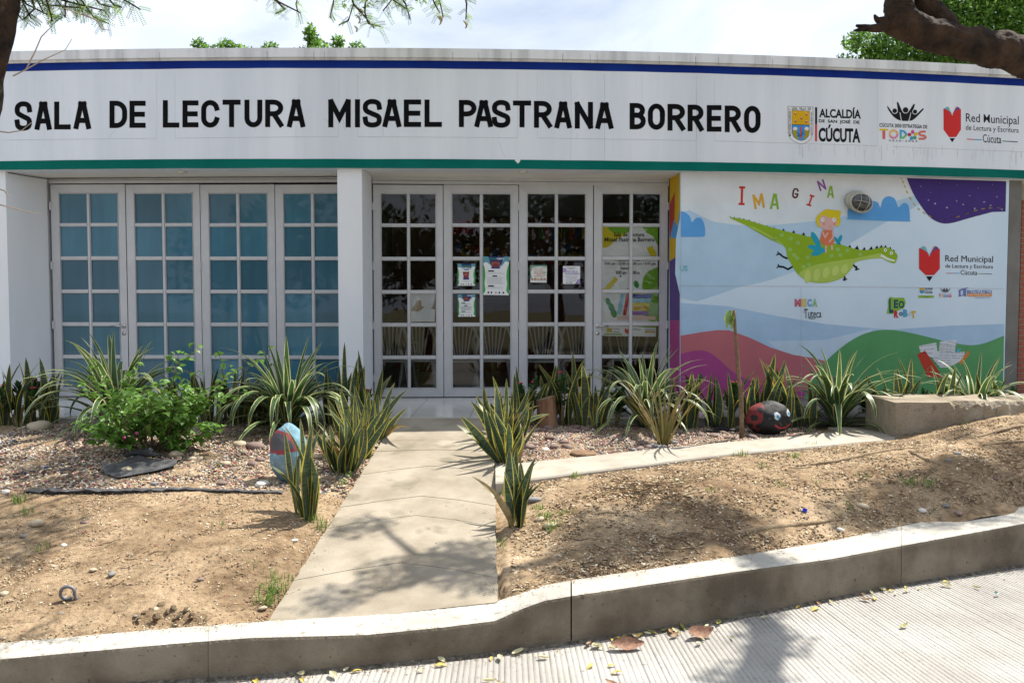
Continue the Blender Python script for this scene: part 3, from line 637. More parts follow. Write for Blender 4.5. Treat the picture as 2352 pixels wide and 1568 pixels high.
for s_, ox in ((1, 410), (-1, 812)):
    p.poly(C5([(ox + s_ * 5, 830), (ox + s_ * 120, 830), (ox + s_ * 95, 930), (ox + s_ * 160, 1052), (ox + s_ * 90, 1030), (ox + s_ * 15, 940)]), (.36, .28, .01)); p.poly(C5(ell(ox + s_ * 66, 795, 55, 42, n=10)), (.72, .66, .66))
p.ribbon(C5([(525, 890), (580, 930), (530, 975), (600, 965)]), 1.0, K_); p.ribbon(C5([(610, 960), (665, 860), (640, 930), (600, 965)]), 1.0, K_)
p.text('LEAL  VILLA  DE', tquad(C5, 402, 292, 848, 350, 10), K_, .015)
p.text('MUY NOBLE VALEROSA Y', C5([(325, 980), (320, 310), (372, 330), (380, 960)]), K_, .01); p.text('SAN JOSE DE CUCUTA', C5([(878, 400), (875, 960), (820, 950), (830, 405)]), K_, .01)
p.build('city_crest', fascia)
p = Paint(on_fascia, .0012, .00008)
p.poly(C5([(943, 292), (993, 293), (992, 688), (943, 686)]), K_); p.poly(C5([(943, 688), (992, 690), (990, 1094), (943, 1092)]), (.55, .05, .06))
p.text('ALCALDÍA', C5([(1040, 275), (2022, 300), (2022, 566), (1040, 532)]), K_, .035); p.text('DE  SAN  JOSÉ  DE', C5([(1032, 556), (1990, 590), (1990, 706), (1032, 668)]), K_, .03); p.text('CÚCUTA', C5([(1025, 690), (2008, 712), (2008, 1130), (1025, 1100)]), K_, .04)
p.build('town_hall_lettering', fascia)
p = Paint(on_fascia, .0012, .00008)
p.poly(C6(smooth_pts([(262, 175), (275, 178), (330, 250), (365, 288), (400, 285), (425, 250), (410, 125), (420, 112), (435, 120), (470, 200), (505, 268), (545, 278), (590, 255), (660, 150), (675, 140), (686, 150), (665, 220), (650, 270), (675, 298), (720, 285), (800, 212), (818, 212), (818, 225), (730, 320), (660, 380), (600, 398), (480, 395), (400, 365), (330, 300), (280, 225)], 3, True)), K_)
for cx, cy, r_ in ((378, 244, 36), (544, 232, 43), (688, 257, 33)): p.poly(C6(ell(cx, cy, r_ + 9, r_ + 9, n=16)), (.72, .72, .74)); p.poly(C6(ell(cx, cy, r_, r_, n=16)), K_)
p.ribbon(C6([(458, 268), (468, 330), (480, 395)]), 1.5, (.72, .72, .74)); p.ribbon(C6([(624, 270), (612, 335), (592, 398)]), 1.5, (.72, .72, .74))
p.text('CÚCUTA 2050 ESTRATEGIA DE', C6([(145, 418), (875, 446), (875, 516), (145, 488)]), K_, .02)
TC = [(.70, .48, .03), (.62, .12, .12), (.70, .42, .12), (.62, .22, .32), (.08, .35, .60), (.14, .45, .15)]
p.poly(C6([(145, 515), (280, 518), (280, 545), (145, 543)]), TC[0]); p.poly(C6([(190, 546), (236, 547), (234, 675), (192, 674)]), TC[1])
p.ribbon(C6(ell(361, 600, 58, 58, n=20, a0=0, a1=-200)), 4.6, TC[2]); p.ribbon(C6(ell(361, 600, 58, 58, n=12, a0=0, a1=160)), 4.6, TC[3])
p.ribbon(C6([(470, 655), (470, 548), (515, 553), (550, 590), (548, 620)]), 5, TC[4]); p.ribbon(C6([(455, 657), (510, 655), (556, 612)]), 4.6, TC[5])
for a, c in ((-90, (.55, .08, .35)), (-20, (.66, .45, .03)), (50, (.10, .30, .14)), (110, (.05, .30, .55)), (190, (.5, .04, .06))): p.poly(C6(ell(652 + 50 * math.cos(rad(a)), 615 + 50 * math.sin(rad(a)), 33, 28, a, 7)), c)
p.ribbon(C6(smooth_pts([(852, 562), (800, 560), (755, 580), (770, 612), (830, 625), (850, 650), (820, 670), (745, 668)], 4)), 4.8, (.62, .16, .12))
p.text('2 0 2 0 - 2 0 2 3', C6([(290, 683), (720, 695), (720, 720), (290, 708)]), K_, .01)
p.build('development_plan_logo', fascia)
def book_pencil(p, cv, x0, x1, y0, yb, yt, scale):        # red book shaped as a pencil
    w = x1 - x0; m_ = (x0 + x1) / 2
    for dx, c, sgn in ((.20, (.35, .40, .16), -1), (.30, (.10, .40, .50), -1), (.20, (.60, .28, .06), 1), (.30, (.12, .06, .25), 1)):
        p.poly(cv([(m_, y0 + .36 * w), (m_ + sgn * w * .12, y0 + .12 * w), (m_ + sgn * w * dx, y0 - .10 * w), (m_ + sgn * w * (dx + .16), y0 + .02 * w), (m_ + sgn * w * .2, y0 + .2 * w)]), c)
    p.poly(cv([(x0, y0), (x0 + .25 * w, y0 + .10 * w), (x0 + .4 * w, y0 + .22 * w), (m_, y0 + .42 * w), (x0 + .6 * w, y0 + .22 * w), (x0 + .75 * w, y0 + .10 * w), (x1, y0 + .03 * w), (x1, yb), (m_ + .22 * w, yt), (m_ - .18 * w, yt), (x0, yb)]), RED)
    p.poly(cv([(m_ - .16 * w, yt + .06 * w), (m_ + .16 * w, yt + .06 * w), (m_, yt + .30 * w)]), K_)
def red_mun(p, cv, X, Y, bold=.012):                      # X: left,right ; Y: three line boxes
    (a0, a1), (b0, b1), (c0, c1) = Y; x0, x1, d = X
    p.text('Red Municipal', cv([(x0, a0), (x1, a0 + d), (x1, a1 + d), (x0, a1)]), K_, bold); p.text('de Lectura y Escritura', cv([(x0, b0), (x1, b0 + d), (x1, b1 + d), (x0, b1)]), K_, bold * .6)
    m0 = x0 + (x1 - x0) * .32; m1 = x0 + (x1 - x0) * .67
    p.text('Cúcuta', cv([(m0, c0 + d * .3), (m1, c0 + d * .7), (m1, c1 + d * .7), (m0, c1 + d * .3)]), K_, bold)
    yy = (c0 + c1) / 2 + (c1 - c0) * .15; h = (c1 - c0) * .12
    for u0, u1, c in ((.02, .16, (.55, .12, .10)), (.16, .30, (.06, .30, .55)), (.69, .83, (.08, .26, .10)), (.83, .98, (.10, .07, .20))):
        p.poly(cv([(x0 + (x1 - x0) * u0, yy + d * u0), (x0 + (x1 - x0) * u1, yy + d * u1), (x0 + (x1 - x0) * u1, yy + h + d * u1), (x0 + (x1 - x0) * u0, yy + h + d * u0)]), c)
p = Paint(on_fascia, .0012, .00008); book_pencil(p, C6, 1123, 1390, 205, 530, 645, 1); p.build('reading_network_emblem', fascia); p = Paint(on_fascia, .0012, .00008); red_mun(p, C6, (1465, 2272, 45), ((280, 450), (455, 560), (585, 710)), .004); p.build('reading_network_lettering', fascia)
# ------------------------------------------------------------------ the printed mural
Q = conv(1492.4, 373.2, .3662); NN = conv(1527.4, 390.5, .2271); WW = conv(1894.9, 390.5, .2271); KK = conv(2067, 746.5, .12453)
MH = FM.hit
def mural_part(name, fn, base, **k):
    p = Paint(MH, .0008 + base * .22, .00007); fn(p); p.build(name, mural, **k)
def f(p):
    p.poly(Q([(194, 60), (2236, 103), (2236, 130), (1700, 190), (1200, 240), (700, 260), (194, 250)]), (.62, .64, .66)); p.poly(Q([(194, 250), (700, 260), (1200, 240), (1700, 190), (1650, 215), (1250, 332), (900, 382), (620, 397), (400, 372), (194, 322)]), (.60, .655, .70))
    p.poly(Q(smooth_pts([(194, 322), (400, 372), (620, 397), (900, 382), (1250, 332), (1650, 212), (1690, 262), (1450, 392), (1100, 600), (800, 722), (560, 782), (194, 850)], 3, True)), (.40, .55, .70))
    p.poly(Q([(194, 880), (480, 900), (800, 962), (1100, 1012), (1500, 1048), (1900, 1022), (2224, 1012), (2220, 1300), (194, 1300)]), (.36, .51, .68)); p.poly(Q([(740, 1120), (1100, 1112), (1400, 1040), (1300, 1250), (900, 1250)]), (.48, .60, .72))
mural_part('sky_band', f, .001)
def f(p):
    p.poly(Q([(194, 1085), (330, 1062), (430, 1050), (500, 1052), (620, 1095), (760, 1160), (900, 1205), (1040, 1228), (1120, 1250), (1000, 1495), (194, 1495)]), (.46, .14, .16)); p.poly(Q(smooth_pts([(194, 1200), (280, 1180), (360, 1185), (430, 1230), (520, 1310), (640, 1370), (800, 1420), (1000, 1440)], 3)) + Q([(980, 1497), (194, 1497)]), (.36, .065, .22))
mural_part('pink_hill', f, .005)
def f(p):
    p.poly(Q(smooth_pts([(955, 1498), (1030, 1350), (1120, 1230), (1280, 1105), (1430, 1052), (1600, 1060), (1900, 1130), (2060, 1142), (2222, 1085)], 4)) + Q([(2213, 1498)]), (.10, .30, .12))
    for _ in range(150):
        x, y = R.uniform(1080, 2190), R.uniform(1090, 1480)
        if y < 1060 + abs(x - 1450) * .16 + (40 if x > 1700 else 0) or y < 1400 - (x - 1050) * 1.1: continue
        a = R.uniform(0, 3.14); p.ribbon(Q([(x - 7 * math.cos(a), y - 7 * math.sin(a)), (x + 7 * math.cos(a), y + 7 * math.sin(a))]), .6, (.15, .38, .17), up=False)
mural_part('green_hill', f, .007)
def f(p):
    p.poly(Q([(1612, 98), (2236, 118), (2232, 308), (2150, 310)] + smooth_pts([(2150, 310), (2000, 350), (1900, 378), (1830, 380), (1760, 345), (1700, 270), (1650, 190), (1612, 98)], 4)[1:-1]), (.055, .03, .17))
    for x, y in [(1830, 202), (1748, 237), (1790, 258), (1864, 283), (1924, 243), (1966, 264), (2006, 208), (2097, 248), (2178, 214), (2138, 270), (2038, 289), (2210, 294), (1700, 150), (1930, 140), (2060, 160), (2150, 140), (1820, 130), (1760, 190)]:
        r_ = 9 if y > 195 else 4; p.poly(Q([(x, y - r_), (x + 2, y - 2), (x + r_, y), (x + 2, y + 2), (x, y + r_), (x - 2, y + 2), (x - r_, y), (x - 2, y - 2)]), (.6, .58, .65), up=False)
    for (x, y), (x2, y2) in zip(*(lambda s: (s[0::2], s[1::2]))(smooth_pts([(1578, 98), (1592, 130), (1610, 175), (1640, 235), (1680, 285), (1730, 322), (1790, 352), (1850, 358), (1920, 345), (2000, 315), (2080, 292), (2150, 285), (2225, 288)], 3))):
        p.ribbon(Q([(x, y), (x2, y2)]), 2.6, (.50, .34, .04), up=False)
mural_part('night_sky_patch', f, .010)
def f(p): p.poly(Q(smooth_pts([(1242, 350), (1245, 290), (1290, 262), (1340, 262), (1375, 240), (1430, 250), (1446, 285), (1460, 235), (1495, 212), (1535, 225), (1552, 265), (1562, 280), (1590, 255), (1618, 262), (1630, 310), (1630, 360), (1610, 370), (1260, 358)], 3, True)), (.10, .32, .66))
mural_part('blue_cloud', f, .010)
def f(p): p.poly(Q([(194, 306)] + smooth_pts([(215, 308), (250, 335), (265, 375), (290, 348), (325, 352), (345, 400), (347, 455), (335, 466)], 3) + [(194, 467)]), (.10, .32, .66))
mural_part('blue_cloud', f, .010)
for LET in [('I', 748, 808, 170, 350, 22, 2, (.50, .03, .03)), ('M', 895, 1000, 242, 390, 22, -10, (.62, .34, .03)), ('A', 1065, 1155, 240, 397, 22, 2, (.22, .40, .03)), ('G', 1288, 1352, 182, 288, 17, 8, (.10, .03, .03)), ('I', 1448, 1496, 258, 358, 16, 18, (.50, .03, .03)), ('N', 1550, 1620, 100, 208, 17, -18, (.24, .08, .28)), ('A', 1642, 1710, 162, 282, 17, 2, (.22, .40, .03))]:
    def f(p, LET=LET):
        ch, x0, x1, y0, y1, t, rot, c = LET
        (a, b), (c_, d) = NN([(x0, y0), (x1, y1)]); glyph(p, ch, a, c_, b, d, t * .2271, c, rot)
        if ch == 'I':
            s = math.sin(rad(rot)); cx = (a + c_) / 2; w = (c_ - a) / 2
            for sg in (-1, 1):
                yy = (b + d) / 2 + sg * (d - b) / 2 * .93; xx = cx - sg * s * (d - b) / 2
                p.ribbon([(xx - w, yy - w * s), (xx + w, yy + w * s)], t * .2271, c)
    mural_part('printed_letter', f, .012)
def f(p):   # long green flying creature
    G1, G2, DK = (.24, .38, .02), (.36, .48, .09), (.012, .016, .016)
    for x, y, s in [(505, 343, 6), (530, 345, 6), (560, 350, 7), (590, 356, 8), (622, 364, 9), (656, 378, 10), (688, 390, 11), (733, 412, 20), (778, 420, 16), (836, 435, 22), (900, 448, 24), (962, 463, 26), (1010, 475, 12), (1190, 515, 14), (1252, 536, 22), (1298, 542, 22), (1344, 548, 18), (1388, 543, 18), (1424, 536, 16), (1452, 530, 14), (1478, 531, 14), (1508, 540, 12), (1530, 556, 12)]:
        p.poly(Q([(x - s * .75, y + s * .2), (x + s * .2, y - s), (x + s * .75, y + s * .4)]), DK, up=False)
    for leg in ([(865, 603), (835, 590), (815, 572), (802, 575)], [(900, 650), (868, 670), (838, 655), (808, 650)], [(1275, 640), (1296, 660), (1300, 676)], [(1218, 700), (1224, 725), (1222, 742)]): p.ribbon(Q(leg), 4.2, DK)
    for x, y in ((806, 572), (808, 652), (1300, 664), (1224, 728)):
        for a in (20, 140, 260): p.ribbon(Q([(x, y), (x + 16 * math.cos(rad(a)), y + 16 * math.sin(rad(a)))]), 2.4, DK, up=False)
    body = [(500, 345), (600, 358), (700, 388), (850, 430), (1000, 465), (1080, 497), (1200, 515), (1300, 545), (1380, 548), (1460, 531), (1510, 540), (1553, 578), (1548, 612), (1535, 632), (1490, 618), (1452, 600), (1380, 605), (1290, 625), (1268, 662), (1220, 715), (1150, 745), (1080, 755), (1000, 745), (930, 700), (890, 640), (862, 590), (846, 528), (760, 485), (680, 440), (600, 392)]
    p.poly(Q(smooth_pts(body, 3, True)), G1)
    p.poly(Q(smooth_pts([(935, 702), (1000, 655), (1120, 625), (1290, 600), (1380, 582), (1450, 570), (1452, 598), (1380, 604), (1290, 624), (1266, 662), (1218, 714), (1148, 743), (1080, 752), (1000, 743)], 3, True)), G2)
    for i in range(5): p.poly(Q(ell(990 + i * 58, 715 - i * 12, 20, 42 - i * 3, 6 + i * 4, 14)), (.46, .56, .15), up=(i == 0))
    p.poly(Q([(620, 400), (700, 440), (790, 492), (842, 524), (835, 510), (740, 450), (650, 405)]), G2)
    for x, y in [(828, 455), (885, 478), (930, 505), (880, 545), (925, 600), (965, 655), (785, 480), (1140, 585), (1195, 580), (1240, 552), (990, 595), (1000, 640), (1320, 575), (1180, 545), (905, 580)]: p.poly(Q(ell(x, y, 13, 13, 20, 8)), (.26, .44, .12), up=False)
    p.poly(Q([(1450, 572), (1500, 600), (1540, 612), (1536, 622), (1490, 612), (1448, 590)]), (.66, .68, .6))
    for x, y in ((1478, 549), (1515, 568)): p.poly(Q(ell(x, y, 10, 11, n=12)), (.7, .7, .68)); p.poly(Q(ell(x, y, 3.5, 4, n=8)), K_)
    for a, cx, cy, L_ in ((62, 1042, 485, 56), (15, 1050, 540, 62), (-18, 1052, 565, 42)): p.poly(Q(ell(cx, cy, L_, 18, a, 14)), (.02, .30, .42))
    p.poly(Q(ell(1190, 485, 34, 12, -65, 12)), (.02, .30, .42)); p.poly(Q(ell(1172, 488, 28, 9, 60, 12)), (.02, .28, .40))
mural_part('flying_dinosaur_drawing', f, .014)
def f(p):   # seated child with yellow hair
    SK, YL, DR = (.62, .38, .36), (.62, .50, .02), (.56, .17, .08)
    for x0 in (1108, 1140): p.ribbon(Q([(x0, 505), (x0 + (2 if x0 > 1120 else -2) * 2, 545), (x0 - 2, 565 - (20 if x0 > 1120 else 0))]), 4, SK)
    p.poly(Q([(1082, 424), (1150, 424), (1158, 500), (1142, 520), (1092, 520), (1066, 492)]), DR)
    p.ribbon(Q([(1080, 428), (1100, 470), (1118, 440)]), 3.4, SK); p.ribbon(Q([(1148, 428), (1150, 470), (1125, 500)]), 3.4, SK)
    p.poly(Q(ell(1070, 365, 28, 42, 0, 16)), YL); p.poly(Q(ell(1180, 365, 17, 36, 0, 14)), YL)
    p.poly(Q(ell(1118, 372, 56, 52, 0, 24)), SK)
    p.poly(Q(smooth_pts([(1048, 372), (1062, 325), (1105, 295), (1150, 298), (1196, 305), (1192, 335), (1170, 348), (1120, 345), (1085, 330), (1070, 350)], 4, True)), YL)
    for x in (1085, 1156): p.poly(Q(ell(x, 358, 11, 12, n=12)), (.75, .75, .72)); p.poly(Q(ell(x + 1, 357, 3.5, 4, n=8)), K_)
    for x in (1092, 1158): p.poly(Q(ell(x, 386, 7, 6, n=10)), (.6, .17, .14), up=False)
    p.ribbon(Q([(1126, 400), (1132, 403), (1138, 400)]), .9, (.4, .1, .1))
mural_part('seated_child_drawing', f, .026)
mural_part('reading_network_emblem', lambda p: book_pencil(p, WW, 952, 1162, 788, 998, 1062, 1), .012)
mural_part('reading_network_lettering', lambda p: red_mun(p, WW, (1218, 1700, 8), ((862, 945), (950, 1000), (1008, 1056)), .0), .012)
def f(p):
    p.poly(WW(rect(958, 1188, 1002, 1216)), (.55, .38, .05)); p.poly(WW([(958, 1216), (1002, 1216), (1000, 1238), (980, 1250), (960, 1238)]), (.07, .26, .48)); p.poly(WW(rect(1009, 1186, 1013, 1248)), K_)
    p.text('ALCALDÍA', WW(rect(1017, 1184, 1088, 1208)), K_, .03); p.text('DE SAN JOSÉ DE', WW(rect(1017, 1212, 1088, 1222)), K_, .02); p.text('CÚCUTA', WW(rect(1017, 1222, 1088, 1248)), K_, .03); p.poly(WW(rect(944, 1268, 1102, 1292)), (.25, .42, .06)); p.text('SECRETARÍA DE CULTURA', WW(rect(962, 1272, 1080, 1279)), K_, .01)
    p.text('Y TURISMO', WW(rect(1000, 1282, 1050, 1289)), K_, .01)
mural_part('town_hall_logo', f, .012)
def f(p):
    p.poly(WW(smooth_pts([(1166, 1190), (1190, 1215), (1205, 1188), (1218, 1212), (1232, 1188), (1246, 1214), (1270, 1190), (1252, 1225), (1218, 1236), (1184, 1225)], 3, True)), (.10, .10, .12)); p.text('CÚCUTA 2050 ESTRATEGIA DE', WW(rect(1150, 1241, 1282, 1250)), (.25, .25, .28), .01)
    for ch, x, c in zip('TODOS', (1152, 1180, 1205, 1230, 1258), [TC[1], TC[2], TC[4], (.5, .06, .3), (.6, .14, .1)]): p.text(ch, WW(rect(x, 1258, x + 23, 1288)), c, .04)
mural_part('development_plan_logo', f, .012)
def f(p):
    p.poly(WW([(1350, 1215), (1400, 1192), (1455, 1186), (1430, 1200), (1426, 1284), (1404, 1270), (1352, 1280), (1356, 1240)]), (.14, .18, .40)); p.poly(WW([(1372, 1222), (1396, 1212), (1396, 1262), (1372, 1264)]), (.50, .58, .68))
    p.text('BIBLIOTECA PÚBLICA', WW(rect(1438, 1205, 1690, 1246)), (.05, .10, .35), .008); p.poly(WW(rect(1438, 1248, 1688, 1278)), (.58, .22, .05)); p.text('JULIO PÉREZ FERRERO', WW(rect(1444, 1253, 1682, 1272)), (.72, .70, .66), .01); p.text('Patrimonio que nos une...', WW(rect(1520, 1284, 1680, 1300)), (.08, .12, .35), .0)
mural_part('public_library_logo', f, .012)
def f(p):
    for ch, x0, x1, c in (('M', 1312, 1374, (.50, .12, .18)), ('E', 1380, 1432, (.60, .46, .14)), ('C', 1438, 1486, (.16, .36, .62)), ('A', 1490, 1542, (.26, .46, .22))): p.text(ch, NN(rect(x0, 1302, x1, 1382)), c, .07)
    p.text('La', NN([(1398, 1418), (1418, 1410), (1418, 1440), (1398, 1444)]), (.5, .12, .18), .0); p.text('Tuteca', NN([(1408, 1402), (1582, 1412), (1582, 1492), (1408, 1500)]), K_, .0)
    p.ribbon(NN(smooth_pts([(1455, 1498), (1490, 1506), (1522, 1498)], 4)), 1.0, K_)
mural_part('name_lettering', f, .012)
def f(p):
    p.poly(WW([(655, 1283), (700, 1290), (800, 1290), (818, 1340), (800, 1395), (740, 1420), (680, 1455), (625, 1450), (640, 1380), (636, 1320)]), (.22, .42, .05))
    for ch, x0, x1, y0, y1 in (('L', 648, 692, 1300, 1446), ('E', 696, 740, 1312, 1396), ('O', 744, 802, 1322, 1396)): p.text(ch, WW(rect(x0, y0, x1, y1)), (.02, .07, .12), .05)
    for ch, x0, x1, y0, y1, c in (('R', 698, 744, 1420, 1494, RED), ('O', 750, 786, 1434, 1474, (.03, .08, .14)), ('B', 790, 834, 1408, 1486, (.08, .32, .52)), ('O', 840, 872, 1436, 1476, (.55, .58, .6)), ('T', 872, 918, 1424, 1498, (.62, .40, .05))): p.text(ch, WW(rect(x0, y0, x1, y1)), c, .06)
mural_part('name_lettering', f, .012)
def f(p):
    p.text('US', NN([(150, 965), (230, 962), (230, 1024), (150, 1024)]), (.20, .42, .52), .05)
mural_part('name_lettering', f, .012)
def f(p):
    PG = (.60, .62, .66)
    p.poly(KK([(345, 385), (670, 320), (690, 480), (640, 620), (380, 500)]), PG); p.poly(KK([(740, 300), (1050, 270), (1010, 500), (1200, 490), (1160, 640), (900, 780), (740, 780), (620, 640), (560, 480), (720, 480)]), PG)
    p.poly(KK([(315, 540), (465, 470), (800, 970), (620, 972), (520, 972)]), (.45, .05, .03)); p.poly(KK([(1265, 455), (1280, 545), (1120, 735), (1090, 690)]), (.58, .20, .05)); p.poly(KK([(1030, 500), (1070, 440), (1130, 430), (1110, 470), (1050, 505)]), (.08, .38, .58))
    for t, x0, y0, x1, dy in (('corrió p', 880, 290, 1045, 28), ('su sombrero d', 745, 325, 1030, 40), ('arse cuenta qu', 742, 362, 1030, 40), ('aba a la deriv', 738, 400, 1008, 42), ('eve calzaba', 730, 440, 980, 42), ('bía que cocodrilo', 735, 490, 1190, 10), ('to con que con', 730, 545, 1180, 8), ('enfant y los j. doras', 590, 590, 1110, 6), ('y col mam ieto', 600, 635, 940, 6), ('ahí su n coco', 640, 680, 930, 6), ('ta u no asust', 700, 730, 950, 6), ('ando en perro mi', 350, 385, 668, -40), ('so de la gen', 365, 450, 640, -30), ('arma la vent', 380, 490, 600, 15)):
        p.text(t, KK([(x0, y0), (x1, y0 + dy), (x1, y0 + dy + 26), (x0, y0 + 26)]), K_, .0, up=False)
mural_part('paper_collage_drawing', f, .011)
def f(p):
    p.ribbon(Q([(194, 772), (900, 776), (1500, 782), (2226, 792)]), .7, m_line); p.ribbon(Q([(948, 780), (950, 1100), (952, 1480)]), .6, m_line); p.ribbon(Q([(194, 64), (194, 700), (188, 1480)]), 1.0, (.45, .47, .5))
mural_part('panel_joint_lines', f, .0285)
# painted return of the mural wall
FV = Frame((mr.x + .001, mr.y), (g0.x + .001, g0.y)); p = Paint(lambda x, y, o=0: FV.hit(x, y, o), .002, .0006)
p.poly([(1538, 408), (1561, 394), (1561, 560), (1552, 590), (1538, 600)], (.58, .36, .02)); p.poly([(1538, 470), (1550, 440), (1549, 520), (1538, 545)], (.42, .06, .04)); p.poly([(1538, 600), (1552, 590), (1561, 560), (1561, 740), (1538, 740)], (.11, .07, .22)); p.poly([(1541, 535), (1548, 505), (1556, 520), (1561, 480), (1561, 545), (1541, 548)], (.10, .32, .66)); p.poly([(1538, 735), (1561, 735), (1561, 905), (1538, 912)], (.36, .065, .20))
p.build('painted_return', mural)
# ------------------------------------------------------------------ notices taped to the panes
def notice(name, quad, label, fn, off=.012, cat='poster'):
    x = [c[0] for c in quad]; y = [c[1] for c in quad]; cx, cy = sum(x) / 4, sum(y) / 4; o = FR.hit(cx, max(y), off)
    root = empty(name, o, label=label, cat=cat)
    m = MB(); v = [FR.hit(a, b, off) - o for a, b in quad]; v2 = [q - FR.n * .0012 for q in v]
    m.add(v + v2, [(3, 2, 1, 0), (4, 5, 6, 7), (0, 1, 5, 4), (1, 2, 6, 5), (2, 3, 7, 6), (3, 0, 4, 7)]); m.build('sheet', flat((.72, .73, .74)), root)
    p = Paint(FR.hit, off + .0006, .0004)
    q = [Vector(c) for c in quad]
    def cv(pts): return [tuple(q[0].lerp(q[1], a / 100).lerp(q[3].lerp(q[2], a / 100), b / 100)) for a, b in pts]
    fn(p, cv); p.build('print', root, -o); return root
GN, NV = (.06, .33, .08), (.03, .05, .16)
def contest(full):
    def fn(p, cv):
        p.poly(cv([(0, 0), (100, 0), (100, 14), (85, 12), (75, 22), (60, 30), (38, 30), (25, 20), (12, 14), (0, 18)]), (.12, .30, .36)); p.poly(cv([(20, 0), (80, 0), (72, 18), (60, 26), (40, 26), (28, 18)]), NV)
        p.poly(cv(smooth_pts([(0, 18), (6, 30), (9, 50), (6, 70), (9, 88), (0, 98)], 3) + [(0, 18)]), GN); p.poly(cv(smooth_pts([(100, 16), (93, 32), (90, 52), (93, 70), (90, 88), (100, 98)], 3) + [(100, 16)]), GN)
        p.text('CÚCUTA', cv(rect(22, 3, 50, 8)) if full else cv(rect(26, 6, 72, 14)), GN, .03); p.text('CUENTA', cv(rect(52, 3, 80, 8)) if full else cv(rect(26, 16, 72, 25)), (.72, .73, .74), .03)
        y0 = 12 if full else 36
        p.poly(cv([(30, y0), (66, y0), (62, y0 + (15 if full else 30)), (34, y0 + (15 if full else 30))]), (.22, .05, .06))
        for i, c in enumerate(((.45, .16, .10), (.5, .2, .12), (.38, .12, .1))): p.poly(cv(ell(37 + i * 11, y0 + (6 if full else 12), 4.5, 3.5 if full else 7, n=10)), c, up=False)
        p.poly(cv(rect(32, y0 + (15 if full else 28), 65, y0 + (19 if full else 36))), NV)
        if full:
            for y in (36, 49, 75): p.poly(cv(rect(20 if y != 49 else 36, y, 42 if y != 49 else 54, y + 3)), K_, up=False)
            for i in range(16):
                y = 41 + i * 2 + (6 if i > 2 else 0) + (6 if i > 12 else 0); p.ribbon(cv([(14, y), (R.uniform(70, 84), y)]), .35, (.35, .36, .38), up=False)
        else: p.text('Del 1 al 30 de agosto de 2021', cv(rect(24, 79, 76, 82)), K_, .0)
        for x in (18, 30, 48, 60, 76): p.poly(cv(rect(x, 91, x + (5 if x != 48 else 3), 96)), K_ if x != 48 else RED, up=False)
    return fn
notice('contest_poster', [(1051, 606), (1091.5, 606), (1091.5, 656), (1051, 656)], 'small story contest poster with dark blue top, upper of two on the left pane', contest(False))
notice('contest_rules_sheet', [(1051.5, 676), (1091.5, 676), (1092, 727), (1052, 727)], 'small white rules sheet hanging below the little contest poster', contest(True))
notice('contest_rules_poster', [(1109.5, 589), (1169.5, 589.5), (1169, 678), (1109.5, 677)], 'largest white and green contest rules poster taped across the door panes', contest(True), .020)
def fn(p, cv):
    p.poly(cv([(0, 0), (100, 0), (98, 12), (60, 8), (20, 12), (4, 40), (10, 70), (0, 80)]), (.16, .30, .22)); p.poly(cv([(10, 14), (96, 14), (96, 72), (10, 72)]), (.72, .71, .66))
    p.text('HORARIO DE ATENCIÓN', cv(rect(8, 15, 98, 22)), (.3, .05, .05), .02); p.text('LUNES A VIERNES', cv(rect(22, 27, 78, 33)), (.3, .05, .05), .02)
    for y, t in ((37, '8:00 AM -12:00 M'), (45, '2:00 PM -6:00 PM'), (61, '8:00 AM -12:00 M')): p.text(t, cv(rect(22, y, 80, y + 6)), (.4, .08, .06), .02)
    p.text('SÁBADOS', cv(rect(40, 53, 66, 58)), (.3, .05, .05), .02)
    for i, c in enumerate(((.10, .05, .03), (.06, .03, .02), (.6, .42, .1), (.15, .07, .04), (.2, .08, .05))): p.poly(cv(ell(12 + i * 19, 82, 8, 8, n=10)), c); p.poly(cv(ell(12 + i * 19, 84, 6, 6, n=10)), (.6, .38, .3))
    p.ribbon(cv(ell(88, 40, 5, 5, n=8)), 1.2, (.04, .25, .15)); p.poly(cv([(78, 50), (82, 48), (92, 60), (88, 63)]), (.6, .42, .05))
notice('opening_hours_notice', [(1217.5, 609), (1256, 609), (1255.5, 649), (1218, 648.5)], 'square colourful opening hours notice with row of cartoon heads', fn)
def fn(p, cv):
    LV = (.38, .30, .52); p.poly(cv([(0, 12), (14, 10), (22, 20), (14, 34), (0, 38)]), LV); p.poly(cv([(100, 70), (84, 76), (80, 92), (66, 100), (100, 100)]), LV)
    p.text('ESTUDIA AQUÍ', cv(rect(26, 5, 72, 12)), K_, .01); p.text('¡GRATIS!', cv(rect(34, 15, 64, 21)), K_, .01); p.text('ESCUELA', cv(rect(18, 26, 88, 37)), LV, .03); p.text('de Innovación', cv(rect(12, 36, 96, 47)), LV, .02)
    for y in (52, 60, 65, 71, 78, 83): p.ribbon(cv([(10 + (y % 3) * 5, y), (90 - (y % 4) * 4, y)]), .5, (.30, .26, .38), up=False)
    for x in (18, 34, 46, 76): p.poly(cv(rect(x, 90, x + 9, 94)), K_, up=False)
notice('free_school_notice', [(1293, 611), (1332.5, 611), (1332.5, 652), (1293, 652)], 'square white and lilac free school notice on the third leaf', fn)
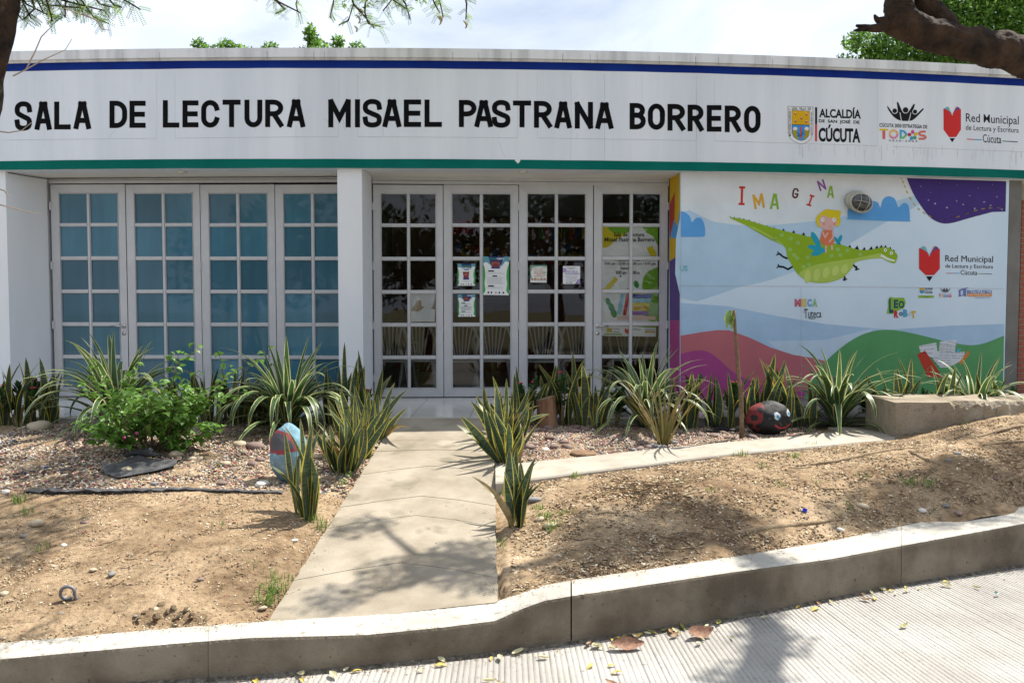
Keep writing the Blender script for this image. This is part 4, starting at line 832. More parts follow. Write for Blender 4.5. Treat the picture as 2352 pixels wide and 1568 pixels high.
def fn(p, cv):
    GR, YL = (.20, .40, .04), (.58, .50, .03)
    p.poly(cv(smooth_pts([(0, 0), (38, 0), (44, 7), (30, 12), (22, 16), (12, 21), (0, 20)], 3, True)), YL); p.poly(cv(smooth_pts([(14, 0), (52, 0), (48, 6), (30, 7), (18, 5)], 3, True)), GR)
    p.poly(cv([(72, 0), (100, 0), (100, 20), (92, 10), (80, 6)]), GR)
    p.poly(cv(smooth_pts([(100, 42), (80, 48), (72, 60), (76, 72), (70, 84), (84, 98), (100, 98)], 4) + [(100, 42)]), GR)
    p.text('Sala de Lectura', cv(rect(22, 6, 76, 10)), K_, .02); p.text('Misael Pastrana Borrero', cv(rect(6, 11, 94, 15.5)), K_, .02)
    p.text('Lunes a Viernes', cv(rect(30, 33, 68, 36)), K_, .015); p.text('8:00 am - 12:00 m  2:00 pm - 6:00 pm', cv(rect(6, 37, 96, 40.5)), K_, .015); p.text('Sabados', cv(rect(34, 41.5, 54, 44.5)), K_, .015); p.text('8:00 am - 12:00 m', cv(rect(26, 46, 68, 49.5)), K_, .015)
    p.poly(cv([(80, 22), (90, 20), (98, 28), (96, 31), (86, 30)]), YL); p.poly(cv([(2, 66), (24, 52), (30, 55), (8, 70)]), YL); p.poly(cv([(32, 50.5), (36, 51), (34, 53)]), K_, up=False)
    for x, y, r_ in ((62, 60, 5), (58, 68, 4), (18, 84, 6), (12, 78, 5), (22, 90, 6)): p.poly(cv(ell(x, y, r_, r_ * .7, 30, 12)), (.06, .28, .08), up=False)
    p.poly(cv([(36, 68), (43, 69), (34, 92), (27, 91)]), (.30, .52, .62)); p.poly(cv([(46, 64.5), (52, 65), (44, 92), (38, 92)]), (.48, .05, .06))
    for i, (c, x0, x1) in enumerate([((.62, .52, .03), 50, 80), ((.05, .08, .35), 54, 90), ((.30, .55, .66), 50, 88), ((.62, .5, .03), 48, 86), ((.60, .42, .03), 48, 84), ((.22, .06, .32), 52, 84)]): p.poly(cv(rect(x0, 66 + i * 4.4, x1, 70 + i * 4.4)), c, up=(i == 0))
    p.poly(cv(rect(28, 93, 96, 97)), (.66, .50, .46))
notice('reading_room_poster', [(1381, 521), (1511, 521), (1511, 741), (1381, 741)], 'tall white and green reading room poster with book stack behind the rightmost leaf', fn, -.026)
def fn(p, cv):
    p.poly(cv(rect(10, 22, 20, 62)), (.5, .4, .06)); p.text('ALCALDÍA', cv(rect(22, 20, 34, 34)), K_, .02); p.text('CÚCUTA', cv(rect(22, 50, 34, 66)), K_, .03); p.poly(cv(rect(6, 76, 38, 88)), (.25, .42, .06))
    book_pencil(p, cv, 45, 55, 20, 60, 70, 1) if False else p.poly(cv([(43, 20), (48, 32), (53, 20), (53, 60), (48, 80), (43, 60)]), RED)
    p.text('Red Municipal', cv(rect(56, 24, 72, 40)), K_, .005); p.text('BIBLIOTECA PÚBLICA', cv(rect(80, 22, 99, 40)), (.05, .1, .35), .005); p.poly(cv(rect(80, 46, 99, 62)), (.58, .3, .06)); p.poly(cv([(64, 0), (100, 0), (100, 12), (80, 10)]), (.2, .4, .05))
notice('sponsor_logo_strip', [(1381, 748), (1507, 750), (1506, 773), (1381, 771)], 'narrow white strip of sponsor logos low on the rightmost leaf', fn, -.026)
def fn(p, cv):
    p.poly(cv([(4, 54), (14, 46), (28, 24), (42, 26), (46, 46), (58, 48), (44, 58), (30, 64), (4, 62)]), (.50, .46, .02)); p.poly(cv([(100, 20), (90, 48), (84, 54), (100, 58)]), (.50, .46, .02))
nt = notice('torn_paper_sheet', [(943, 674), (999, 672), (999, 739), (942, 739)], 'brown torn paper sheet with yellow showing behind the leftmost clear leaf', fn, -.03, 'paper'); nt.children[0].data.materials[0] = flat((.40, .32, .22))
# ------------------------------------------------------------------ low concrete border, step and block
def strip_z(x): return .400 + (.50 - .400) * (x - 1137) / (2055 - 1137)
SFt = [(1150, 1106), (1222, 1098.5), (1359, 1081), (1492, 1065), (1675, 1042), (1857, 1026), (2058, 1008)]; SBk = [(1137, 1068), (1311, 1051), (1492, 1031.5), (1675, 1014), (1865, 997), (2062, 977)]
vs = []; fs = []
xs_ = np.linspace(1138, 2056, 50)
for i, x in enumerate(xs_):
    z = strip_z(x); j = .004 * noise.noise((x * .03, 1, 0)); a = at_z(x, lerp_tab(x, SFt), z); b = at_z(x, lerp_tab(x, SBk), z); out = (b - a).normalized()
    if i == 0: o0 = Vector((a.x, a.y, .3))
    vs += [q - o0 for q in (a - Vector((0, 0, .25)), a + out * j - Vector((0, 0, .012)), a + out * (.012 + j), b - out * .01, b - Vector((0, 0, .01)), b - Vector((0, 0, .25)))]
    if i:
        o = 6 * i
        for k in range(6): fs.append((o - 6 + k, o + k, o + (k + 1) % 6, o - 6 + (k + 1) % 6))
fs += [tuple(range(6)), tuple(len(vs) - 1 - k for k in range(6))]
MB().add(vs, fs).build('border_wall', m_conc, loc=o0, label='long low concrete border strip running from the path to the block', cat='border')
A, B = at_z(1865, 967.6, .498), at_z(1934, 991, .498)
MB().prism([(0, 0), (.75, .03), (.75, .30), (-.02, .28)], -.2, 0).build('concrete_step', m_conc, loc=B, label='small flat concrete step beside the big concrete block', cat='step')
# big rough block
a0 = at_z(2056, 1006, .49); nx, ny, nz_ = 60, 16, 10
m = MB(); o0 = Vector((a0.x, a0.y, .3)); LX, LY, LZ = 2.3, .66, .51
def blk(u, v, w):                                         # unit cube -> rough block
    p = Vector((u * LX + (.03 * v), v * LY + u * .10, w * LZ))
    e = (1 - v) * w
    if v < .12 and w > .55 and u > .22: p.y += (.12 - v) * .5 * (w - .55) * (1 + 1.5 * noise.noise((u * 22, w * 6, 0))) * min(1, (u - .22) * 4); p.z -= .20 * (w - .55) * (1 - v * 6) * max(0, .45 + noise.noise((u * 26, 2, v * 9)) + .5 * noise.noise((u * 70, 5, v * 30)))
    p += Vector((noise.noise((u * 9, v * 4, w * 4)), noise.noise((u * 9 + 7, v * 4, w * 4)), noise.noise((u * 9, v * 4 + 5, w * 4)))) * .008
    return p
def face(fn, n1, n2):
    vs = [fn(i / n1, j / n2) for i in range(n1 + 1) for j in range(n2 + 1)]; m.add(vs, [(i * (n2 + 1) + j, (i + 1) * (n2 + 1) + j, (i + 1) * (n2 + 1) + j + 1, i * (n2 + 1) + j + 1) for i in range(n1) for j in range(n2)])
face(lambda u, w: blk(u, 0, w), 140, 20); face(lambda u, v: blk(u, v, 1), 140, 24); face(lambda v, w: blk(0, 1 - v, w), 16, 16); face(lambda v, w: blk(1, v, w), 10, 10); face(lambda u, w: blk(1 - u, 1, w), 40, 6)
m.build('concrete_block', mat('weathered_concrete', (.20, .16, .11), (.33, .285, .22), scale=2.2, rough=.95, bump=.7, bscale=45, c3=(.17, .14, .10), s3=12), loc=o0, label='large weathered concrete block with a crumbling front edge', cat='block')
# ------------------------------------------------------------------ stones
def rock_mesh(name, m_, seed, sx=1, sy=1, sz=1, amp=.12, n=12, k=8):
    v = []; f_ = []
    for i in range(k + 1):
        th = math.pi * i / k
        for j in range(n):
            ph = 2 * math.pi * j / n; d = Vector((math.sin(th) * math.cos(ph), math.sin(th) * math.sin(ph), math.cos(th))); r_ = 1 + amp * noise.noise(d * 1.3 + Vector((seed * 7.3, 0, 0))) * 2
            v.append((d.x * r_ * sx, d.y * r_ * sy, d.z * r_ * sz))
    for i in range(k):
        for j in range(n): f_.append((i * n + j, (i + 1) * n + j, (i + 1) * n + (j + 1) % n, i * n + (j + 1) % n))
    me = bpy.data.meshes.new(name); me.from_pydata(v, [], f_); me.materials.append(m_); me.polygons.foreach_set('use_smooth', [True] * len(f_)); me.validate(); return me
ST = {c: [rock_mesh('river_stone', mat('stone_' + c, *q, scale=14, rough=.75), i + 3 * k, 1, .72, .42) for i in range(3)] for k, (c, q) in enumerate({'brown': ((.15, .10, .085), (.22, .155, .13)), 'tan': ((.36, .29, .20), (.45, .38, .28)), 'white': ((.52, .49, .43), (.62, .59, .54)), 'grey': ((.15, .145, .14), (.23, .22, .21))}.items())}
L6 = conv(803.6, 774.9, .3173); L5 = conv(0, 746.5, .3418); L1 = conv(0, 861.3, .4507); L4 = conv(1665, 803.9, .4874)
def stones(pts, colr, size, label, group):
    for (x, y), c, s in zip(pts, colr, size):
        if 'soil' in label: s *= .72
        lb, gr = label, group
        if group: lb = label if c in label else (label.replace('river stone', c + ' river stone', 1) if 'river stone' in label else label.replace('stone', c + ' stone', 1)); gr = group + ', ' + c
        p = on_ground(x, y); link_mesh('river_stone', R.choice(ST[c]), None, p + Vector((0, 0, s * .18)), (R.uniform(-.15, .15), R.uniform(-.15, .15), R.uniform(0, 6)), s, label=lb, cat='stone', group=gr)
stones(L6([(1440, 662), (1640, 655), (1590, 675), (1240, 780), (1335, 778), (1450, 735), (1500, 690), (1395, 680), (1550, 765), (1575, 800), (1620, 685), (1700, 670), (1480, 800), (1300, 800)]), ['brown'] * 14, [R.uniform(.045, .065) for _ in range(14)], 'smooth dark brown river stone in the gravel near the tree stump', 'river stones near the stump')
stones(L6([(1415, 818)]), ['white'], [.045], 'single white river stone on the gravel before the tree stump', None)
stones(L6([(2130, 772), (2340, 768), (2200, 795), (2160, 800), (2050, 820), (2090, 812), (2260, 800)]), ['brown', 'grey', 'grey', 'brown', 'grey', 'brown', 'grey'], [.06, .055, .06, .05, .045, .05, .05], 'rounded river stone around the foot of the bronze spiky plant', 'river stones by the spiky plant')
stones([(1610, 1000), (1640, 1003), (1672, 1007), (1712, 1002), (1730, 1006), (1660, 995), (1690, 1010)], ['brown'] * 7, [.05, .06, .05, .06, .055, .04, .04], 'brown river stone lying by the dead sapling', 'river stones by the sapling')
stones(L5([(265, 697)]), ['tan'], [.13], 'large tan boulder half sunk at the back of the left gravel bed', None)
stones(L5([(1225, 630)]), ['tan'], [.10], 'beige rounded boulder behind the leafy shrub', None)
stones(L5([(1180, 880)]), ['tan'], [.075], 'tan stone at the foot of the leafy shrub', None)
stones(L5([(1610, 810), (1715, 825), (1275, 840), (1260, 802), (1515, 938), (1750, 912), (1290, 908), (1100, 925), (1565, 975), (1700, 940), (2230, 872), (2120, 890), (1640, 860), (1350, 900)]), ['tan', 'brown', 'brown', 'grey', 'tan', 'brown', 'tan', 'white', 'brown', 'brown', 'brown', 'tan', 'tan', 'tan'], [.07, .085, .06, .045, .05, .055, .05, .045, .04, .05, .055, .05, .04, .035], 'river stone scattered on the left gravel between shrub and painted rock', 'river stones on the left gravel')
stones(L1([(1335, 562)]), ['white'], [.062], 'pale round stone just left of the blue painted rock', None)
stones(L1([(190, 762), (120, 825), (30, 600), (570, 1015), (475, 995), (1020, 1045), (1130, 556), (790, 556), (20, 1118), (310, 1215), (795, 1195), (690, 1230), (660, 915), (325, 870), (1500, 845), (1340, 1190), (430, 755)]), ['tan', 'grey', 'white', 'grey', 'tan', 'brown', 'brown', 'grey', 'tan', 'grey', 'tan', 'grey', 'grey', 'white', 'white', 'tan', 'brown'], [.075, .04, .05, .035, .03, .028, .06, .05, .04, .02, .025, .02, .014, .03, .03, .035, .04], 'stone lying loose on the bare left soil', 'stones on the left soil')
stones(L4([(1095, 492), (1055, 522), (1275, 606), (1100, 775), (650, 740), (545, 848), (1040, 738), (500, 905), (930, 760), (780, 690)]), ['grey', 'grey', 'brown', 'brown', 'tan', 'white', 'grey', 'tan', 'white', 'tan'], [.05, .04, .035, .05, .06, .035, .04, .03, .045, .03], 'stone lying loose on the sloping right soil', 'stones on the right soil')
stones([(1228, 1152), (1262, 1210), (1240, 1195)], ['grey', 'tan', 'tan'], [.055, .05, .04], 'stone beside the snake plant right of the path', 'stones by the right path edge')
# ------------------------------------------------------------------ gravel and litter
rg = np.random.default_rng(5)
OCT = np.array([(1, 0, 0), (-1, 0, 0), (0, 1, 0), (0, -1, 0), (0, 0, 1), (0, 0, -1)], float); OF = np.array([(0, 2, 4), (2, 1, 4), (1, 3, 4), (3, 0, 4), (2, 0, 5), (1, 2, 5), (3, 1, 5), (0, 3, 5)])
def pebbles(name, XY, smin, smax, pal, w, label, sink=.3):
    n = len(XY); z = Hg_np(XY); s = rg.uniform(smin, smax, n) ** 1.0
    sc = np.stack([s * rg.uniform(.8, 1.4, n), s * rg.uniform(.6, 1.0, n), s * rg.uniform(.35, .7, n)], -1)
    V = OCT[None] * sc[:, None] * rg.uniform(.75, 1.15, (n, 6, 1)); a = rg.uniform(0, 6.28, n); b = rg.uniform(-.5, .5, n)
    x = V[..., 0] * np.cos(b)[:, None] + V[..., 2] * np.sin(b)[:, None]; zz = -V[..., 0] * np.sin(b)[:, None] + V[..., 2] * np.cos(b)[:, None]
    X = x * np.cos(a)[:, None] - V[..., 1] * np.sin(a)[:, None]; Y = x * np.sin(a)[:, None] + V[..., 1] * np.cos(a)[:, None]
    P = np.stack([X + XY[:, :1], Y + XY[:, 1:], zz + (z + sc[:, 2] * sink)[:, None]], -1).reshape(-1, 3)
    pal = np.array(pal); w = np.array(w) / sum(w); c = pal[rg.choice(len(pal), n, p=w)] * rg.uniform(.75, 1.2, (n, 1))
    F = (OF[None] + (np.arange(n) * 6)[:, None, None]).reshape(-1, 3)
    return link_mesh(name, np_mesh(name, P, F, vcol_mat('gravel_stone', .85), np.repeat(c, 6, 0)), label=label, kind='stuff')
def scatter(n, x0, x1, y0, y1, keep):
    P = np.stack([rg.uniform(x0, x1, n * 3), rg.uniform(y0, y1, n * 3)], -1); k = np.array([keep(*q) for q in P]); return P[k][:n]
PATH_L = np.polyfit([4, 7], [path_edges(4)[0], path_edges(7)[0]], 1); PATH_R = np.polyfit([4, 7], [path_edges(4)[1], path_edges(7)[1]], 1)
edge_pts = [on_ground(x, y) for x, y in ((-300, 1128), (60, 1131), (250, 1133), (420, 1130), (600, 1128), (720, 1130))]
def edge_Y(X):
    return float(np.interp(X, [p.x for p in edge_pts], [p.y for p in edge_pts]))
GP = [(.46, .38, .28), (.30, .225, .15), (.60, .55, .47), (.16, .14, .125), (.05, .046, .046), (.30, .075, .09), (.42, .33, .25), (.10, .15, .26)]
P = scatter(21000, -4.8, -.9, 5.2, 7.9, lambda x, y: x < np.polyval(PATH_L, y) - .02 and y > edge_Y(x) + .02 * noise.noise((x * 4, 0, 0)))
pebbles('gravel_left', P, .008, .018, GP, [4, 5, 2.2, 4, 2.4, 2.0, 4, .4], 'cream brown and pinkish gravel covering the left planting bed').name = 'gravel'
sb = [at_z(x, lerp_tab(x, SBk), strip_z(x)) for x in np.linspace(1138, 2055, 12)]
sbx, sby = [p.x for p in sb], [p.y for p in sb]
P = scatter(13000, -.2, 3.9, 6.0, 7.9, lambda x, y: x > np.polyval(PATH_R, y) + .01 and y > np.interp(x, sbx, sby) + .005 and not (x > 3.0 and y < 8.05))
pebbles('gravel', P, .008, .017, GP, [4, 4, 2.6, 3.5, 2, 2.8, 4, .3], 'pale and pinkish gravel covering the right planting bed')
kb_ = [kerb_section(float(x))[2] for x in np.linspace(-400, 2800, 30)]; kbx, kby = [p.x for p in kb_], [p.y for p in kb_]
sf_ = [at_z(x, lerp_tab(x, SFt), strip_z(x)) for x in np.linspace(1150, 2056, 12)]; sfx, sfy = [p.x for p in sf_], [p.y for p in sf_]
def right_soil(x, y): return x > np.polyval(PATH_R, y) + .01 and np.interp(x, kbx, kby) + .005 < y < (np.interp(x, sfx, sfy) - .005 if x < 3.4 else 6.93)
def right_dense(x, y):
    if not right_soil(x, y): return False
    d = y - np.interp(x, kbx, kby); q = noise.noise((x * 1.7, y * 1.7, 5)) + .5 * noise.noise((x * 6, y * 6, 2))
    return rg.random() < max(.45, .98 - d * 1.0 - max(0, x - .9) * .32) + max(0, q) * .55 + (.4 if np.interp(x, sfx, sfy) - y < .14 and x < 3.3 else 0)
LP = [(.50, .41, .28), (.34, .24, .14), (.58, .51, .39), (.20, .13, .08), (.11, .08, .06), (.42, .30, .18)]
pebbles('soil_chips', scatter(16000, 0, 4.6, 3.9, 7.0, right_dense), .004, .012, LP, [3, 4, 2, 4, 3, 3], 'wood chips and grit scattered over the right soil slope')
def left_soil(x, y): return x < np.polyval(PATH_L, y) - .01 and np.interp(x, kbx, kby) + .005 < y < edge_Y(x) + .03
def left_dense(x, y):
    if not left_soil(x, y): return False
    q = noise.noise((x * 1.4, y * 1.4, 9)) + .5 * noise.noise((x * 5, y * 5, 2)); e = edge_Y(x) - y; pe = np.polyval(PATH_L, y) - x
    return rg.random() < .22 + max(0, q) * .7 + (.6 if e < .2 else 0) + (.35 if pe < .12 else 0) + (.5 if x < -2.4 else 0) * max(0, q + .4) + (.3 if y - np.interp(x, kbx, kby) < .08 else 0)
pebbles('soil_chips', scatter(6500, -3.6, -.9, 3.3, 5.8, left_dense), .003, .009, LP + [(.40, .10, .11)], [4, 4, 3, 2, 1.5, 3, .4], 'grit and chips scattered over the bare left soil')
# dry leaf litter: thin flakes
def litter(name, XY, smin, smax, pal, label, zf=None, lift=.004):
    n = len(XY); z = Hg_np(XY) if zf is None else zf(XY); s = rg.uniform(smin, smax, n); w = s * rg.uniform(.15, .45, n); a = rg.uniform(0, 6.28, n); t = rg.uniform(-.35, .35, (n, 2)); h = rg.uniform(0, .25, n) * s
    loc = np.stack([np.stack([-s, 0 * s, 0 * s], -1), np.stack([0 * s, w, h], -1), np.stack([s, 0 * s, .4 * h], -1), np.stack([0 * s, -w, h * .6], -1)], 1)
    X = loc[..., 0] * np.cos(a)[:, None] - loc[..., 1] * np.sin(a)[:, None]; Y = loc[..., 0] * np.sin(a)[:, None] + loc[..., 1] * np.cos(a)[:, None]
    Z = loc[..., 2] + X * t[:, :1] + Y * t[:, 1:] + (z + lift)[:, None]
    c = np.array(pal)[rg.integers(0, len(pal), n)] * rg.uniform(.7, 1.2, (n, 1))
    P = np.stack([X + XY[:, :1], Y + XY[:, 1:], Z], -1).reshape(-1, 3)
    return link_mesh(name, np_mesh(name, P, np.arange(n * 4).reshape(-1, 4), vcol_mat('dry_litter', .9, .2), np.repeat(c, 4, 0)), label=label, kind='stuff')
LT = [(.52, .42, .26), (.36, .26, .14), (.24, .15, .085), (.58, .52, .40), (.14, .09, .06)]
litter('leaf_litter', scatter(6500, 0, 4.6, 3.9, 7.0, right_dense), .008, .022, LT, 'dry leaf flakes strewn over the right soil slope')
litter('leaf_litter', scatter(1700, -3.6, -.9, 3.3, 5.8, left_dense), .006, .018, LT, 'dry leaf flakes strewn over the left soil')
litter('leaf_litter', scatter(1500, -4.8, 3.0, 5.6, 7.8, lambda x, y: (left_soil(x, y) or y > 5.9) and not (np.polyval(PATH_L, y) < x < np.polyval(PATH_R, y))), .008, .02, LT, 'dry leaf flakes lying on the gravel beds', lift=.012)

P = np.array([q for q in scatter(700, -1.2, 0, 3.8, 7.8, lambda x, y: np.polyval(PATH_L, y) < x < np.polyval(PATH_R, y) and y > 4.0 and rg.random() < .05 + max(0, .9 - 9 * min(x - np.polyval(PATH_L, y), np.polyval(PATH_R, y) - x)))][:230])
litter('path_litter', P, .004, .012, LT, 'soil crumbs and leaf bits along the path edges', zf=lambda Q_: .157 + .0985 * (Q_[:, 1] - 3.86), lift=.003)
xs_ = rg.uniform(300, 2352, 900); P = np.array([tuple(at_z(float(x), lerp_tab(float(x), KB) + abs(rg.normal(0, 9)) + 2, 0).xy) for x in xs_]); litter('gutter_litter', P, .003, .011, LT + [(.10, .08, .05)], 'grit and leaf bits lying along the foot of the kerb', zf=lambda Q_: np.zeros(len(Q_)), lift=.003)

P = []; Zk = []
for x in rg.uniform(-50, 2352, 900):
    b, f, t = kerb_section(float(x))
    if 650 < x < 1130: continue
    q = t.lerp(f, min(.9, abs(rg.normal(0, .22)) - .05)); P.append((q.x, q.y)); Zk.append(q.z)
litter('kerb_litter', np.array(P), .003, .010, LT, 'soil crumbs spilling over the back edge of the kerb', zf=lambda Q_: np.array(Zk), lift=.004)
# ------------------------------------------------------------------ plants
def leaf_mat(name, c1, c2, scale=7, stretch=(1, 1, 1), transl=.28, rough=.45, spec=.4): return mat(name, c1, c2, scale=scale, rough=rough, stretch=stretch, transl=transl, spec=spec)
m_ag = leaf_mat('agave_green', (.028, .072, .024), (.075, .15, .045), 5); m_agy = leaf_mat('agave_cream_margin', (.52, .50, .22), (.64, .62, .34), 5, transl=.3)
m_sn = leaf_mat('snake_plant_banded', (.018, .040, .020), (.085, .125, .07), 9, (1.2, 1.2, 5.5)); m_sny = leaf_mat('snake_plant_yellow_margin', (.46, .40, .05), (.58, .50, .10), 6, transl=.3)
m_dk = leaf_mat('dark_spurge_leaf', (.015, .05, .014), (.035, .10, .025), 12, transl=.2); m_br = leaf_mat('bronze_leaf', (.10, .12, .03), (.22, .14, .05), 3, (1, 1, 2)); m_sh = leaf_mat('shrub_leaf', (.09, .20, .025), (.18, .34, .06), 15, transl=.35)
m_stem = mat('green_brown_stem', (.09, .07, .035), (.15, .11, .06), scale=20)
def strap(L, W, e0, bend, fold=.25, n=14, twist=0.0, margin=.75, peak=.35, base=.55, mats=(m_ag, m_agy), pw=1.5, wave=0.0, name='leaf', close=0.0):
    pos = Vector((0, 0, 0)); vs = []; fs = []; mi = []; cols = (-1, -margin, 0, margin, 1)
    for i in range(n + 1):
        t = i / n; ang = rad(e0 - bend * t ** pw); d = Vector((math.cos(ang), 0, math.sin(ang))); nr = Vector((-math.sin(ang), 0, math.cos(ang)))
        if i: pos = pos + d * (L / n)
        w = W * (base + (1 - base) * math.sin(min(1, t / peak) * math.pi / 2)) * (max(0, 1 - max(0, t - peak) / (1 - peak)) ** .62 if t > peak else 1)
        w = max(w, .0008); tw = twist * t; side = Vector((0, math.cos(tw), 0)) + nr * math.sin(tw); nn = nr * math.cos(tw) - Vector((0, math.sin(tw), 0))
        for c in cols: vs.append(pos + side * (c * w) + nn * (abs(c) * fold * w + wave * w * math.sin(9 * t + 2 * c)))
        if i:
            o = 5 * i
            for k in range(4): fs.append((o - 5 + k, o - 4 + k, o + 1 + k, o + k)); mi.append(1 if k in (0, 3) else 0)
    me = bpy.data.meshes.new(name); me.from_pydata(vs, [], fs)
    for m_ in mats: me.materials.append(m_)
    me.polygons.foreach_set('material_index', mi); me.polygons.foreach_set('use_smooth', [True] * len(fs)); return me
AG_UP = [strap(1, .042, R.uniform(66, 86), R.uniform(10, 45), pw=2) for _ in range(5)]
AG_MID = [strap(1, .040, R.uniform(52, 76), R.uniform(60, 115), pw=2.0, fold=.2) for _ in range(8)]
AG_DROOP = [strap(1, .042, R.uniform(54, 76), R.uniform(130, 165), pw=1.75, fold=.15) for _ in range(9)]
AG_LOW = [strap(1, .038, R.uniform(16, 44), R.uniform(50, 95), pw=1.7, fold=.15) for _ in range(7)]
def agave(px, py, L, n, label, droop=.5, base=None, seed=1):
    rr_ = random.Random(seed); p = base or on_ground(px, py); root = empty('variegated_agave', p - Vector((0, 0, .02)), label=label, cat='agave', group='variegated agaves in the planting beds')
    ga = 2.39996
    for i in range(n):
        t = i / n; a = i * ga + rr_.uniform(-.2, .2)
        if t < .13: me = rr_.choice(AG_UP); s = L * rr_.uniform(.64, .80); z = .10
        elif t < .13 + .87 * (1 - droop) * .62: me = rr_.choice(AG_MID); s = L * rr_.uniform(.74, .94); z = .08
        elif t < .78: me = rr_.choice(AG_DROOP if rr_.random() < droop + .25 else AG_MID); s = L * rr_.uniform(.75, 1.0); z = .05
        else: me = rr_.choice(AG_LOW); s = L * rr_.uniform(.6, .85); z = .02
        link_mesh('leaf', me, root, (.035 * math.cos(a), .035 * math.sin(a), z), (rr_.uniform(-.08, .08), rr_.uniform(-.06, .06), a), (s, s * rr_.uniform(.85, 1.15), s))
    c = MB().lathe([(.05, 0), (.075, .05), (.06, .12), (.02, .16)], 10); c.build('heart', m_ag, root, smooth=True); return root
agave(268, 985, 1.14, 70, 'variegated agave at far left, partly hidden behind the leafy green shrub', .35, seed=3)
agave(662, 985, 1.12, 84, 'drooping variegated agave between the blue doors and the blue painted rock', .72, seed=8)
agave(1482, 978, 1.02, 70, 'variegated agave in front of the rightmost glass door leaf', .45, seed=5)
agave(1922, 975, 1.02, 70, 'variegated agave between ladybird rock and concrete step', .35, seed=9)
bk = at_Y(2240, 925, 7.77); agave(0, 0, .90, 44, 'rightmost variegated agave rising behind the big concrete block', .4, Vector((bk.x, bk.y, .50)), seed=6)
# snake plants: every clump has its own list of leaves
SN = [strap(1, R.uniform(.040, .052), 90, R.uniform(-4, 10), fold=.30, n=12, twist=R.uniform(-.9, .9), margin=.80, peak=.45, base=.45, mats=(m_sn, m_sny), wave=.10) for _ in range(9)]
SN_C = [strap(1, R.uniform(.045, .055), 90, R.uniform(14, 38), fold=.30, n=12, twist=R.uniform(-.7, .7), margin=.79, peak=.5, base=.4, mats=(m_sn, m_sny), wave=.12) for _ in range(6)]
m_dry = leaf_mat('dry_snake_leaf', (.22, .15, .06), (.38, .30, .14), 8, transl=.15)
SN_D = [strap(1, .036, 88, R.uniform(20, 70), fold=.6, n=12, twist=R.uniform(-2, 2), mats=(m_dry, m_dry), wave=.3) for _ in range(3)]
def snake(px, py, h, n, label, spread=.07, lean=.22, seed=0, tall=None, wide=1.0, base=None):
    rr_ = random.Random(seed * 31 + n + int(px)); p = base or on_ground(px, py); root = empty('snake_plant', p - Vector((0, 0, .015)), label=label, cat='snake plant', group='snake plants along porch and path')
    for i in range(n):
        a = rr_.uniform(0, 6.28); r_ = spread * math.sqrt(rr_.random()); s = h * rr_.uniform(.55, 1.0) if i else h; q = rr_.uniform(.02, 1) ** .8 * lean if i else .06
        me = rr_.choice(SN if rr_.random() < .48 else SN_C); b = math.atan2(math.sin(a) * r_, math.cos(a) * r_) + rr_.uniform(-.6, .6)
        if i > 3 and rr_.random() < .07: me = rr_.choice(SN_D); s *= .8
        # lean outwards: rotate about horizontal axis perpendicular to b
        eul = (Matrix.Rotation(b, 3, 'Z') @ Matrix.Rotation(q, 3, 'Y') @ Matrix.Rotation(rr_.uniform(0, 6.28), 3, 'Z')).to_euler()
        w = s * .50 + .46 * wide
        link_mesh('leaf', me, root, (r_ * math.cos(a), r_ * math.sin(a), 0), eul, (w, w, s))
    return root
for i, (x, y, h, n, lb) in enumerate([
    (6, 968, .55, 6, 'snake plant cut by the left edge of the picture'), (45, 962, .60, 6, 'snake plant before the left pier, second from the left edge'), (88, 966, .58, 6, 'snake plant before the left pier edge, third from the left'), (118, 962, .42, 4, 'short snake plant under the left door hinge'),
    (425, 948, .50, 6, 'dark snake plant rising behind the leafy shrub'), (490, 948, .52, 7, 'dark snake plant between the shrub and the drooping agave, left one'), (545, 946, .50, 7, 'dark snake plant between the shrub and the drooping agave, right one'), (600, 944, .46, 5, 'snake plant just left behind the drooping agave'),
    (760, 948, .50, 5, 'snake plant at the left foot of the white pillar'), (812, 945, .74, 5, 'tall dark snake plant in front of the white pillar'), (846, 938, .66, 4, 'tall dark snake plant at the right edge of the white pillar'),
    (1262, 950, .52, 5, 'snake plant directly behind the tree stump'), (1300, 946, .60, 3, 'upright pair of snake plant leaves right of the stump'), (1338, 948, .66, 4, 'tall snake plant before the third clear door leaf'), (1378, 944, .50, 4, 'snake plant left behind the agave at the glass doors'),
    (1558, 944, .40, 3, 'short snake plant at the left foot of the mural'), (1585, 946, .50, 4, 'snake plant under the pink hill of the mural, left one'), (1632, 948, .46, 4, 'snake plant under the pink hill of the mural, middle one'), (1668, 946, .52, 4, 'snake plant just left of the dead sapling'),
    (1728, 946, .50, 4, 'snake plant just right of the dead sapling'), (1757, 944, .66, 5, 'tall snake plant rising behind the ladybird rock'), (1800, 944, .60, 5, 'snake plant right behind the ladybird rock'), (1850, 942, .42, 3, 'snake plant left behind the agave by the step'),
    (2040, 936, .50, 4, 'snake plant behind the left end of the big block'), (2080, 932, .58, 5, 'snake plant rising behind the big block, second from its left end'), (2172, 928, .56, 4, 'snake plant before the paper collage on the mural'), (2282, 924, .50, 3, 'snake plant behind the right end of the big block')]):
    q = at_Y(x, 960, 7.76 if x < 2100 else 7.79); snake(x, max(y, 967), h + .11, n + (7 if 400 < x < 620 else 3), lb, .085 if 400 < x < 620 else .065, .28, i + 1, wide=1.25, base=Vector((q.x, q.y, Hg(q.x, q.y) if x < 2100 else .5)) if x > 2030 else None)
